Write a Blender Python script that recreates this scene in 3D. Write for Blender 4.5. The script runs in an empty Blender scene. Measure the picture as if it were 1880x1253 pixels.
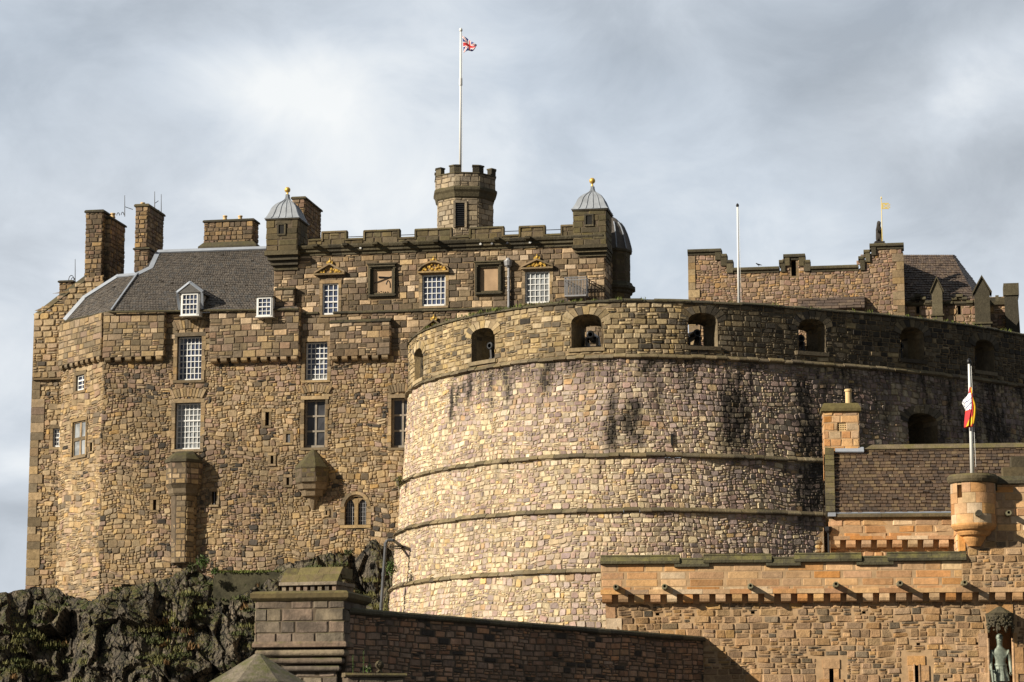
import bpy, bmesh, math, random
from mathutils import Vector, noise

# ------------------------------------------------------------------ camera, sky, sun
SC = bpy.context.scene
COL = SC.collection
F, CX, CY, CAMZ = 4600.0, 940.0, 626.5, 1.7          # photo focal length and centre in photo pixels
TH = math.atan((1400.0 - CY) / F)
cam_d = bpy.data.cameras.new('camera'); cam = bpy.data.objects.new('camera', cam_d); COL.objects.link(cam)
cam.location = (0, 0, CAMZ); cam.rotation_euler = (math.pi / 2 + TH, 0, 0)
cam_d.sensor_width = 36.0; cam_d.lens = 36.0 * F / 1880.0; cam_d.clip_end = 5000.0
SC.camera = cam
SC.view_settings.view_transform = 'Standard'; SC.view_settings.look = 'None'
SC.view_settings.gamma = 1.0; SC.view_settings.exposure = 0.55

AZ, EL = math.radians(64.0), math.radians(25.0)
TOSUN = Vector((-math.sin(AZ) * math.cos(EL), -math.cos(AZ) * math.cos(EL), math.sin(EL)))
sun_d = bpy.data.lights.new('sun', 'SUN'); sun = bpy.data.objects.new('sun', sun_d); COL.objects.link(sun)
sun_d.energy = 5.0; sun_d.angle = math.radians(0.5); sun_d.color = (1.0, 0.905, 0.75)
sun.rotation_euler = TOSUN.to_track_quat('Z', 'Y').to_euler(); sun.location = (-60, -40, 60)

def ray(px, py):
    a = (px - CX) / F; b = (CY - py) / F
    return (a, math.cos(TH) - b * math.sin(TH), math.sin(TH) + b * math.cos(TH))

def P(px, py, Y):
    d = ray(px, py); t = Y / d[1]
    return Vector((d[0] * t, Y, CAMZ + d[2] * t))

def plan(px, Y, py=700):
    p = P(px, py, Y); return (p.x, p.y)

def build_world():
    w = bpy.data.worlds.new('World'); SC.world = w; w.use_nodes = True
    nt = w.node_tree; N = nt.nodes; L = nt.links
    bg = N['Background']; bg.inputs['Strength'].default_value = 0.1
    sky = N.new('ShaderNodeTexSky'); sky.sky_type = 'NISHITA'; sky.sun_disc = False
    sky.sun_elevation = EL; sky.sun_rotation = math.atan2(TOSUN.x, TOSUN.y) % (2 * math.pi)
    tc = N.new('ShaderNodeTexCoord'); V = tc.outputs['Generated']
    def mth(op, a, b=None, c=None, clamp=False):
        n = N.new('ShaderNodeMath'); n.operation = op; n.use_clamp = clamp
        for i, x in enumerate((a, b, c)):
            if x is None: continue
            if isinstance(x, (int, float)): n.inputs[i].default_value = x
            else: L.new(x, n.inputs[i])
        return n.outputs[0]
    def mixc(f, a, b):
        n = N.new('ShaderNodeMix'); n.data_type = 'RGBA'
        for s, x in ((n.inputs[0], f), (n.inputs[6], a), (n.inputs[7], b)):
            if isinstance(x, (int, float)): s.default_value = x
            elif isinstance(x, tuple): s.default_value = (*x, 1)
            else: L.new(x, s)
        return n.outputs[2]
    # cloud field on the direction vector, squashed so that clouds lie in flat banks
    mp = N.new('ShaderNodeMapping'); mp.inputs['Scale'].default_value = (1, 1, 1.5); mp.inputs['Rotation'].default_value = (0, 0.35, 0)
    L.new(V, mp.inputs[0])
    def fbm(scale, det, rough, off, dist=0.0):
        m2 = N.new('ShaderNodeMapping'); m2.inputs['Location'].default_value = off; L.new(mp.outputs[0], m2.inputs[0])
        n = N.new('ShaderNodeTexNoise'); n.inputs['Scale'].default_value = scale; n.inputs['Detail'].default_value = det
        n.inputs['Roughness'].default_value = rough; n.inputs['Distortion'].default_value = dist
        L.new(m2.outputs[0], n.inputs['Vector']); return n.outputs['Fac']
    n1 = fbm(6.5, 8, 0.5, (0.3, 0.1, 0.7), 0.2)
    n2 = fbm(15.0, 11, 0.60, (1.3, 2.1, 0.2), 0.45)
    n3 = fbm(3.0, 5, 0.5, (5.3, 0.1, 2.7))
    field = mth('ADD', mth('MULTIPLY', n1, 0.55), mth('MULTIPLY', n2, 0.45))       # about 0.5 +- 0.12
    field = mth('MULTIPLY', mth('SUBTRACT', field, 0.5), 2.1)
    # banks of brighter and darker cloud standing in given directions of the sky
    acc = None
    for (px, py, r, amp, st) in SKY_BANKS:
        d = Vector(ray(px, py)).normalized()
        sb = N.new('ShaderNodeVectorMath'); sb.operation = 'SUBTRACT'; L.new(V, sb.inputs[0]); sb.inputs[1].default_value = d
        sl = N.new('ShaderNodeVectorMath'); sl.operation = 'MULTIPLY'; L.new(sb.outputs[0], sl.inputs[0]); sl.inputs[1].default_value = (1, 1, st)
        ln = N.new('ShaderNodeVectorMath'); ln.operation = 'LENGTH'; L.new(sl.outputs[0], ln.inputs[0])
        q = mth('MULTIPLY', ln.outputs['Value'], F / r)
        g = mth('EXPONENT', mth('MULTIPLY', mth('MULTIPLY', q, q), -1.0))
        g = mth('MULTIPLY', g, amp)
        acc = g if acc is None else mth('ADD', acc, g)
    t = mth('ADD', mth('ADD', field, acc), 0.5, clamp=True)
    rp = N.new('ShaderNodeValToRGB'); L.new(t, rp.inputs[0]); cr = rp.color_ramp
    cols = SKY_RAMP
    cr.elements[0].position = cols[0][0]; cr.elements[0].color = (*cols[0][1], 1)
    cr.elements[1].position = cols[-1][0]; cr.elements[1].color = (*cols[-1][1], 1)
    for p, c in cols[1:-1]:
        e = cr.elements.new(p); e.color = (*c, 1)
    sep = N.new('ShaderNodeSeparateXYZ'); L.new(V, sep.inputs[0])
    # sky overhead and behind the camera, out of view, dimmed to deepen the shadows
    ahead = N.new('ShaderNodeMapRange'); ahead.interpolation_type = 'SMOOTHSTEP'
    L.new(sep.outputs['Y'], ahead.inputs[0])
    for k, v in ((1, -0.2), (2, 0.9), (3, SKY_BACK), (4, 1.0)): ahead.inputs[k].default_value = v
    cl = N.new('ShaderNodeVectorMath'); cl.operation = 'SCALE'; L.new(rp.outputs[0], cl.inputs[0])
    L.new(mth('MULTIPLY', ahead.outputs[0], 7.7), cl.inputs['Scale'])
    # thin places where the blue comes through
    thin = mth('MULTIPLY', mth('SUBTRACT', n3, 0.50), 2.2, clamp=True)
    thin = mth('MULTIPLY', thin, 0.35)
    L.new(mixc(thin, cl.outputs[0], sky.outputs[0]), bg.inputs['Color'])

#            px    py    radius amp  vertical stretch
SKY_BANKS = [(430, 150, 190, 0.42, 1.7), (600, 180, 120, 0.20, 1.3), (740, 340, 220, 0.34, 1.2), (900, 240, 240, 0.22, 1.0),
             (330, 210, 110, -0.25, 1.6), (60, 40, 330, -0.12, 1.5), (470, 10, 220, -0.26, 2.4), (1080, 50, 200, -0.36, 1.8), (1620, 60, 280, -0.42, 2.0),
             (1400, 180, 240, -0.27, 1.6), (1790, 150, 170, 0.36, 1.7), (1880, 300, 120, -0.15, 1.5), (1300, 330, 260, 0.12, 1.5), (1780, 400, 260, -0.20, 1.6), (150, 330, 230, -0.16, 2.0),
             (40, 850, 90, 0.35, 2.5), (30, 940, 60, -0.2, 3.0), (40, 560, 120, -0.05, 1.5)]
SKY_RAMP = [(0.0, (0.37, 0.41, 0.46)), (0.25, (0.46, 0.505, 0.56)), (0.5, (0.575, 0.625, 0.685)), (0.72, (0.71, 0.75, 0.79)), (1.0, (0.845, 0.862, 0.865))]
SKY_BACK = 0.27
build_world()

# ------------------------------------------------------------------ materials
MATS = {}
def nodes(name):
    m = bpy.data.materials.new(name); m.use_nodes = True; MATS[name] = m
    nt = m.node_tree; return m, nt.nodes, nt.links, nt.nodes['Principled BSDF']

def ramp(N, pal, const=True):
    rp = N.new('ShaderNodeValToRGB'); cr = rp.color_ramp; cr.interpolation = 'CONSTANT' if const else 'LINEAR'
    n = len(pal)
    cr.elements[0].position = 0; cr.elements[0].color = (*pal[0], 1)
    cr.elements[1].position = (n - 1) / n if const else 1.0; cr.elements[1].color = (*pal[-1], 1)
    for i in range(1, n - 1):
        e = cr.elements.new(i / n if const else i / (n - 1)); e.color = (*pal[i], 1)
    return rp

def mix(N, L, f, a, b, mode='MIX'):
    n = N.new('ShaderNodeMix'); n.data_type = 'RGBA'; n.blend_type = mode
    for s, x in ((n.inputs[0], f), (n.inputs[6], a), (n.inputs[7], b)):
        if isinstance(x, (int, float)): s.default_value = x
        elif isinstance(x, tuple): s.default_value = (*x, 1)
        else: L.new(x, s)
    return n.outputs[2]

def mrange(N, L, x, a, b, c, d, smooth=True):
    n = N.new('ShaderNodeMapRange'); n.interpolation_type = 'SMOOTHSTEP' if smooth else 'LINEAR'
    L.new(x, n.inputs[0])
    for i, v in enumerate((a, b, c, d)): n.inputs[i + 1].default_value = v
    return n.outputs[0]

def tex(N, L, scale, detail=4, rough=0.55, vec=None, stretch=None, off=None):
    n = N.new('ShaderNodeTexNoise'); n.inputs['Scale'].default_value = scale
    n.inputs['Detail'].default_value = detail; n.inputs['Roughness'].default_value = rough
    g = N.new('ShaderNodeNewGeometry').outputs['Position'] if vec is None else vec
    if stretch or off:
        m = N.new('ShaderNodeMapping'); L.new(g, m.inputs[0]); g = m.outputs[0]
        if stretch: m.inputs['Scale'].default_value = stretch
        if off: m.inputs['Location'].default_value = off
    L.new(g, n.inputs['Vector']); return n.outputs['Fac']

def mul(N, L, a, b):
    n = N.new('ShaderNodeMath'); n.operation = 'MULTIPLY'
    for i, x in enumerate((a, b)):
        if isinstance(x, (int, float)): n.inputs[i].default_value = x
        else: L.new(x, n.inputs[i])
    return n.outputs[0]

def attr(N, name):
    a = N.new('ShaderNodeAttribute'); a.attribute_name = name; return a.outputs['Fac']

def stone_mat(name, pal, pal2=None, weather=0.45, wcol=(0.045, 0.04, 0.03), moss=0.5, grain=0.3, bump=0.5, streak=0.3, rough=0.9,
              mosscol=(0.075, 0.08, 0.025), wscale=0.35, sat=1.0):
    """weathered masonry: one colour per stone (attribute rnd), second palette by hue, soot by dirt, moss on ledges"""
    m, N, L, bs = nodes(name)
    r = attr(N, 'rnd')
    c = ramp(N, pal).outputs[0]; L.new(r, c.node.inputs[0])
    if pal2:
        c2 = ramp(N, pal2).outputs[0]; L.new(r, c2.node.inputs[0])
        c = mix(N, L, attr(N, 'hue'), c, c2)
    wn = N.new('ShaderNodeTexWhiteNoise'); wn.noise_dimensions = '1D'; L.new(mul(N, L, r, 917.3), wn.inputs['W'])
    jit = mrange(N, L, wn.outputs['Value'], 0, 1, 0.75, 1.22, False)
    hs = N.new('ShaderNodeHueSaturation'); L.new(c, hs.inputs['Color']); L.new(jit, hs.inputs['Value'])
    sj = mrange(N, L, wn.outputs['Color'], 0, 1, 0.78 * sat, 1.16 * sat, False); L.new(sj, hs.inputs['Saturation'])
    c = hs.outputs[0]
    g1 = tex(N, L, 5.0, 8, 0.65)
    c = mix(N, L, 1.0, c, mix(N, L, mrange(N, L, g1, 0.3, 0.7, 0, 1, False), (1 - grain,) * 3, (1 + grain * 0.7,) * 3), 'MULTIPLY')
    # weather: broad dirty clouds broken up by fine noise, streaks running down
    w1 = tex(N, L, wscale, 6, 0.62); w2 = tex(N, L, 2.2, 8, 0.7, stretch=(1, 1, 0.22))
    wf = mul(N, L, mrange(N, L, w1, 0.42, 0.68, 0, 1), weather)
    c = mix(N, L, wf, c, wcol)
    if streak:
        c = mix(N, L, mul(N, L, mrange(N, L, w2, 0.52, 0.75, 0, 1), streak), c, wcol)
    d = attr(N, 'dirt'); g3 = tex(N, L, 4.0, 6, 0.7, stretch=(1, 1, 0.3))
    dn = N.new('ShaderNodeMath'); dn.operation = 'MULTIPLY_ADD'; L.new(mrange(N, L, g3, 0.3, 0.7, -0.7, 0.9, False), dn.inputs[0]); L.new(d, dn.inputs[1]); L.new(d, dn.inputs[2]); dn.use_clamp = True
    c = mix(N, L, mul(N, L, dn.outputs[0], 0.93), c, (0.022, 0.02, 0.017))
    if moss:
        ge = N.new('ShaderNodeNewGeometry'); sp = N.new('ShaderNodeSeparateXYZ'); L.new(ge.outputs['True Normal'], sp.inputs[0])
        up = mrange(N, L, sp.outputs['Z'], 0.25, 0.75, 0, 1)
        mn = tex(N, L, 2.3, 7, 0.75)
        c = mix(N, L, mul(N, L, mul(N, L, up, mrange(N, L, mn, 0.42, 0.62, 0.05, 1)), moss), c, mosscol)
    L.new(c, bs.inputs['Base Color']); bs.inputs['Roughness'].default_value = rough
    bs.inputs['Specular IOR Level'].default_value = 0.2
    b1 = tex(N, L, 9.0, 8, 0.7); bp = N.new('ShaderNodeBump'); bp.inputs['Strength'].default_value = bump; bp.inputs['Distance'].default_value = 0.06
    L.new(b1, bp.inputs['Height']); L.new(bp.outputs[0], bs.inputs['Normal'])
    return m

def plain(name, col, rough=0.6, metal=0.0, var=0.15, scale=4.0, spec=0.4, bump=0.0):
    m, N, L, bs = nodes(name)
    g = tex(N, L, scale, 5, 0.6)
    c = mix(N, L, mrange(N, L, g, 0.3, 0.7, 0, 1, False), tuple(x * (1 - var) for x in col), tuple(min(1, x * (1 + var)) for x in col))
    L.new(c, bs.inputs['Base Color']); bs.inputs['Roughness'].default_value = rough; bs.inputs['Metallic'].default_value = metal
    bs.inputs['Specular IOR Level'].default_value = spec
    if bump:
        bp = N.new('ShaderNodeBump'); bp.inputs['Strength'].default_value = bump; bp.inputs['Distance'].default_value = 0.03
        L.new(tex(N, L, scale * 3, 6, 0.7), bp.inputs['Height']); L.new(bp.outputs[0], bs.inputs['Normal'])
    return m

RUB = [(0.41, 0.285, 0.14), (0.36, 0.25, 0.125), (0.44, 0.315, 0.16), (0.32, 0.22, 0.115), (0.38, 0.255, 0.14), (0.41, 0.285, 0.15), (0.43, 0.275, 0.115), (0.35, 0.25, 0.14), (0.39, 0.28, 0.16), (0.46, 0.335, 0.18), (0.31, 0.225, 0.13), (0.37, 0.245, 0.145), (0.42, 0.305, 0.165), (0.36, 0.265, 0.15), (0.38, 0.27, 0.145), (0.20, 0.15, 0.095)]
M_RUB = stone_mat('palace_rubble', RUB, [(0.36, 0.245, 0.145), (0.33, 0.215, 0.14), (0.38, 0.26, 0.16), (0.28, 0.185, 0.125), (0.06, 0.052, 0.045), (0.35, 0.225, 0.155), (0.37, 0.26, 0.15), (0.085, 0.07, 0.057), (0.37, 0.265, 0.155), (0.40, 0.28, 0.15), (0.30, 0.20, 0.145)],
                  weather=0.30, moss=0.3, wcol=(0.095, 0.075, 0.048), sat=0.94)
M_PASH = stone_mat('palace_squared_stone', [(0.283, 0.206, 0.118), (0.212, 0.159, 0.093), (0.330, 0.242, 0.136), (0.248, 0.183, 0.112), (0.389, 0.277, 0.155), (0.177, 0.136, 0.084), (0.448, 0.325, 0.186), (0.295, 0.212, 0.130), (0.271, 0.183, 0.124), (0.236, 0.177, 0.105)],
                   [(0.183, 0.132, 0.084), (0.136, 0.100, 0.067), (0.218, 0.153, 0.095), (0.159, 0.118, 0.074), (0.195, 0.139, 0.089), (0.112, 0.086, 0.060), (0.543, 0.401, 0.254), (0.283, 0.201, 0.118), (0.171, 0.118, 0.082), (0.460, 0.330, 0.205), (0.236, 0.171, 0.109), (0.147, 0.109, 0.072)],
                   weather=0.28, moss=0.5)
M_DRESS = stone_mat('dressed_margin_stone', [(0.34, 0.245, 0.135), (0.29, 0.205, 0.115), (0.38, 0.275, 0.15), (0.24, 0.175, 0.10), (0.31, 0.215, 0.12), (0.20, 0.15, 0.09)], weather=0.4, moss=0.4)
M_DARKST = stone_mat('dark_mossy_stone', [(0.085, 0.072, 0.045), (0.07, 0.06, 0.04), (0.10, 0.085, 0.052), (0.06, 0.052, 0.036), (0.12, 0.10, 0.06)], weather=0.5, moss=0.6, mosscol=(0.10, 0.092, 0.035), bump=0.7)
M_PARAP = stone_mat('parapet_stone', [(0.135, 0.105, 0.055), (0.115, 0.09, 0.05), (0.155, 0.12, 0.06), (0.10, 0.08, 0.045), (0.14, 0.115, 0.055), (0.17, 0.13, 0.075)], weather=0.55, moss=0.75, mosscol=(0.15, 0.13, 0.045))
M_TOWER = stone_mat('tower_ashlar', [(0.34, 0.275, 0.19), (0.29, 0.235, 0.165), (0.38, 0.31, 0.21), (0.25, 0.205, 0.145), (0.32, 0.255, 0.175)], weather=0.35, moss=0.4)
M_CHIM = stone_mat('chimney_stone', [(0.24, 0.165, 0.095), (0.18, 0.125, 0.08), (0.30, 0.205, 0.11), (0.36, 0.24, 0.12), (0.15, 0.11, 0.07), (0.26, 0.175, 0.105), (0.20, 0.13, 0.09)], weather=0.4)
M_STRING = stone_mat('eroded_string_stone', [(0.21, 0.165, 0.10), (0.17, 0.135, 0.085), (0.25, 0.195, 0.12), (0.14, 0.11, 0.072), (0.30, 0.235, 0.14)], weather=0.5, moss=0.5, mosscol=(0.11, 0.10, 0.04), streak=0.5)
M_GCOPE = stone_mat('gatehouse_coping_stone', [(0.105, 0.092, 0.052), (0.085, 0.075, 0.045), (0.125, 0.108, 0.06)], weather=0.6, moss=0.9, mosscol=(0.20, 0.18, 0.06), bump=0.7)
M_SPOUT = stone_mat('spout_stone', [(0.20, 0.185, 0.11), (0.16, 0.15, 0.09), (0.23, 0.20, 0.12)], weather=0.3, moss=0.3)
M_GDRESS = stone_mat('gatehouse_dressed_stone', [(0.49, 0.29, 0.14), (0.45, 0.26, 0.12), (0.52, 0.315, 0.155)], weather=0.35, wcol=(0.14, 0.10, 0.06), moss=0.2, streak=0.3, sat=1.0)
CREAM = [(0.62, 0.493, 0.297), (0.57, 0.442, 0.276), (0.66, 0.537, 0.349), (0.52, 0.388, 0.24), (0.6, 0.463, 0.292), (0.56, 0.413, 0.292), (0.64, 0.512, 0.302), (0.58, 0.398, 0.182), (0.5, 0.368, 0.286), (0.62, 0.488, 0.323), (0.43, 0.318, 0.219), (0.59, 0.458, 0.312), (0.47, 0.318, 0.25), (0.63, 0.507, 0.312)]
PURP = [(0.43, 0.322, 0.27), (0.38, 0.282, 0.249), (0.47, 0.357, 0.296), (0.34, 0.242, 0.222), (0.46, 0.317, 0.253), (0.43, 0.326, 0.27), (0.54, 0.425, 0.306), (0.5, 0.326, 0.18), (0.34, 0.247, 0.211), (0.46, 0.357, 0.275), (0.41, 0.277, 0.232), (0.3, 0.232, 0.201), (0.52, 0.406, 0.317), (0.44, 0.307, 0.253)]
M_BAT = stone_mat('battery_rubble', CREAM, PURP, sat=0.92, weather=0.22, wcol=(0.14, 0.11, 0.08), moss=0.2, streak=0.15)
M_BPAR = stone_mat('battery_parapet_stone', [(0.38, 0.285, 0.15), (0.32, 0.235, 0.13), (0.45, 0.345, 0.19), (0.27, 0.20, 0.11), (0.50, 0.39, 0.23), (0.36, 0.265, 0.135), (0.13, 0.105, 0.075), (0.42, 0.315, 0.17), (0.29, 0.22, 0.12), (0.40, 0.30, 0.16), (0.47, 0.36, 0.21)],
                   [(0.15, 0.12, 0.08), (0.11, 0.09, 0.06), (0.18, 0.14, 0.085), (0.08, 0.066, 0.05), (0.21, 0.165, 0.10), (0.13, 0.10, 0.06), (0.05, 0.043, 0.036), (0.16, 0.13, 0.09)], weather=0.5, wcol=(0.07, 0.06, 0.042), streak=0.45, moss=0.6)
M_ORASH = stone_mat('orange_ashlar', [(0.58, 0.315, 0.135), (0.61, 0.36, 0.165), (0.55, 0.285, 0.115), (0.64, 0.42, 0.22), (0.59, 0.34, 0.155), (0.52, 0.25, 0.09), (0.62, 0.38, 0.19), (0.64, 0.46, 0.27), (0.56, 0.305, 0.14), (0.60, 0.37, 0.175), (0.48, 0.30, 0.16)],
                    weather=0.40, wcol=(0.15, 0.10, 0.055), moss=0.3, grain=0.25, bump=0.35, streak=0.38, sat=0.97)
M_GRUB = stone_mat('gatehouse_squared_rubble', [(0.41, 0.25, 0.12), (0.36, 0.22, 0.11), (0.46, 0.29, 0.15), (0.32, 0.195, 0.10), (0.43, 0.265, 0.14), (0.38, 0.235, 0.12), (0.28, 0.18, 0.10), (0.44, 0.28, 0.13), (0.40, 0.255, 0.15), (0.42, 0.27, 0.14), (0.35, 0.225, 0.12), (0.39, 0.24, 0.115), (0.14, 0.108, 0.072), (0.22, 0.16, 0.098)],
                   weather=0.3, wcol=(0.10, 0.075, 0.05), moss=0.2, bump=0.8)
M_RED = stone_mat('red_sandstone_rubble', [(0.46, 0.26, 0.155), (0.39, 0.215, 0.13), (0.49, 0.285, 0.175), (0.32, 0.20, 0.13), (0.40, 0.25, 0.16), (0.45, 0.275, 0.165), (0.36, 0.235, 0.15), (0.30, 0.195, 0.13), (0.39, 0.235, 0.15), (0.42, 0.275, 0.18), (0.34, 0.22, 0.145), (0.41, 0.26, 0.17), (0.07, 0.058, 0.05)], weather=0.4, moss=0.2)
M_PIER = stone_mat('pier_ashlar', [(0.25, 0.205, 0.145), (0.21, 0.17, 0.125), (0.30, 0.24, 0.165), (0.18, 0.14, 0.105), (0.26, 0.19, 0.14)], weather=0.75, wcol=(0.06, 0.05, 0.04), streak=0.6, wscale=0.9, moss=0.8, mosscol=(0.09, 0.095, 0.03), bump=0.7)
M_HALL = stone_mat('hall_rubble', [(0.36, 0.24, 0.16), (0.31, 0.205, 0.14), (0.40, 0.28, 0.19), (0.28, 0.17, 0.12), (0.35, 0.235, 0.14), (0.25, 0.165, 0.12), (0.40, 0.25, 0.12), (0.33, 0.22, 0.17), (0.21, 0.15, 0.11)], weather=0.3, moss=0.2)
M_MORT = stone_mat('lime_mortar', [(0.23, 0.165, 0.095), (0.20, 0.145, 0.085), (0.26, 0.185, 0.105)], weather=0.2, moss=0.1)
M_MORTB = stone_mat('pale_lime_mortar', [(0.36, 0.285, 0.18), (0.32, 0.25, 0.16), (0.40, 0.315, 0.20)], weather=0.2, moss=0.1)
M_MORTD = plain('dark_mortar', (0.10, 0.075, 0.05), 0.95, var=0.3)
M_MORTO = plain('orange_mortar', (0.42, 0.28, 0.155), 0.95, var=0.2)
M_LEAD = plain('sheet_lead', (0.30, 0.325, 0.36), 0.55, 0.15, 0.25, 1.5)
M_LEADW = plain('pale_lead_flashing', (0.29, 0.32, 0.37), 0.5, 0.0, 0.12, 3)
M_GOLD = plain('gold_leaf', (0.66, 0.43, 0.10), 0.32, 0.35, 0.1, 20)
M_GILT = plain('bright_gilding', (0.95, 0.74, 0.26), 0.3, 0.25, 0.05, 20)
M_WHITE = plain('white_paint', (0.72, 0.72, 0.70), 0.4, var=0.04)
M_BROWNF = plain('weathered_timber', (0.25, 0.215, 0.17), 0.7, var=0.2)
M_IRON = plain('black_iron', (0.022, 0.022, 0.024), 0.45, 0.4, 0.3)
M_GIRON = plain('grey_painted_iron', (0.27, 0.27, 0.28), 0.5, 0.2, 0.15)
M_DARK = plain('dark_interior', (0.012, 0.011, 0.010), 0.9, var=0.2)
M_PANEL = plain('pale_sandstone_panel', (0.42, 0.285, 0.17), 0.9, var=0.2, scale=1.2)
M_POT = plain('buff_clay', (0.60, 0.43, 0.22), 0.8, var=0.12, scale=3)
M_BRONZE = plain('green_bronze', (0.20, 0.23, 0.185), 0.55, 0.25, 0.35, 6, bump=0.3)
M_STATST = plain('dark_carved_stone', (0.035, 0.03, 0.026), 0.85, var=0.3, bump=0.4)
M_BARREL = plain('cannon_iron', (0.02, 0.021, 0.023), 0.38, 0.5, 0.3)
M_CARR = plain('carriage_paint', (0.05, 0.05, 0.052), 0.6, var=0.2)
M_FR = plain('flag_red', (0.48, 0.03, 0.035), 0.8, var=0.1); M_FW = plain('flag_white', (0.78, 0.78, 0.78), 0.8, var=0.05)
M_FB = plain('flag_blue', (0.02, 0.03, 0.17), 0.8, var=0.1); M_FY = plain('flag_yellow', (0.80, 0.46, 0.02), 0.8, var=0.1)

def glass(name, col, rough=0.08):
    m, N, L, bs = nodes(name)
    g = tex(N, L, 0.9, 3, 0.6)
    c = mix(N, L, mrange(N, L, g, 0.35, 0.65, 0, 1), tuple(x * 0.6 for x in col), tuple(x * 1.3 for x in col))
    L.new(c, bs.inputs['Base Color']); bs.inputs['Roughness'].default_value = rough
    bs.inputs['Specular IOR Level'].default_value = 0.6
    bp = N.new('ShaderNodeBump'); bp.inputs['Strength'].default_value = 0.25; bp.inputs['Distance'].default_value = 0.05
    L.new(tex(N, L, 2.5, 2, 0.5), bp.inputs['Height']); L.new(bp.outputs[0], bs.inputs['Normal'])
    return m
M_GLASS = glass('old_window_glass', (0.05, 0.065, 0.115)); M_GLASSP = glass('blinded_window_glass', (0.25, 0.265, 0.275), 0.3)
M_GLASSD = glass('leaded_window_glass', (0.035, 0.035, 0.04), 0.3)

def slate_mat(name, pal, sx, sz, streak=0.3, moss=0.2, gapd=0.35):
    m, N, L, bs = nodes(name)
    r = attr(N, 'rnd'); c = ramp(N, pal).outputs[0]; L.new(r, c.node.inputs[0])
    g = tex(N, L, 4, 8, 0.7)
    c = mix(N, L, 1.0, c, mix(N, L, mrange(N, L, g, 0.3, 0.7, 0, 1, False), (0.6,) * 3, (1.3,) * 3), 'MULTIPLY')
    w = tex(N, L, 0.5, 6, 0.65)
    c = mix(N, L, mul(N, L, mrange(N, L, w, 0.45, 0.7, 0, 1), streak), c, (0.03, 0.026, 0.022))
    mn = tex(N, L, 2.0, 6, 0.7); c = mix(N, L, mul(N, L, mrange(N, L, mn, 0.55, 0.72, 0, 1), moss), c, (0.11, 0.095, 0.04))
    sp = tex(N, L, 7.0, 2, 0.5); c = mix(N, L, mrange(N, L, sp, 0.74, 0.78, 0, 0.8), c, (0.45, 0.42, 0.35))
    L.new(c, bs.inputs['Base Color']); bs.inputs['Roughness'].default_value = 0.7
    bp = N.new('ShaderNodeBump'); bp.inputs['Strength'].default_value = 0.5; bp.inputs['Distance'].default_value = 0.04
    L.new(tex(N, L, 14, 5, 0.7), bp.inputs['Height']); L.new(bp.outputs[0], bs.inputs['Normal'])
    return m
M_SLATE = slate_mat('grey_roof_slate', [(0.092, 0.078, 0.066), (0.11, 0.094, 0.079), (0.078, 0.067, 0.058), (0.12, 0.102, 0.084), (0.10, 0.086, 0.074), (0.085, 0.08, 0.075), (0.105, 0.09, 0.076)], 1, 1, moss=0.12)
M_SLATEB = slate_mat('brown_stone_slate', [(0.10, 0.062, 0.036), (0.12, 0.076, 0.044), (0.08, 0.052, 0.033), (0.14, 0.09, 0.05), (0.11, 0.068, 0.041), (0.17, 0.115, 0.06), (0.07, 0.046, 0.031)], 1, 1, moss=0.3)
M_HALLROOF = slate_mat('hall_stone_slate', [(0.12, 0.085, 0.062), (0.10, 0.07, 0.055), (0.14, 0.10, 0.07), (0.085, 0.062, 0.05)], 1, 1, streak=0.5)

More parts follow.
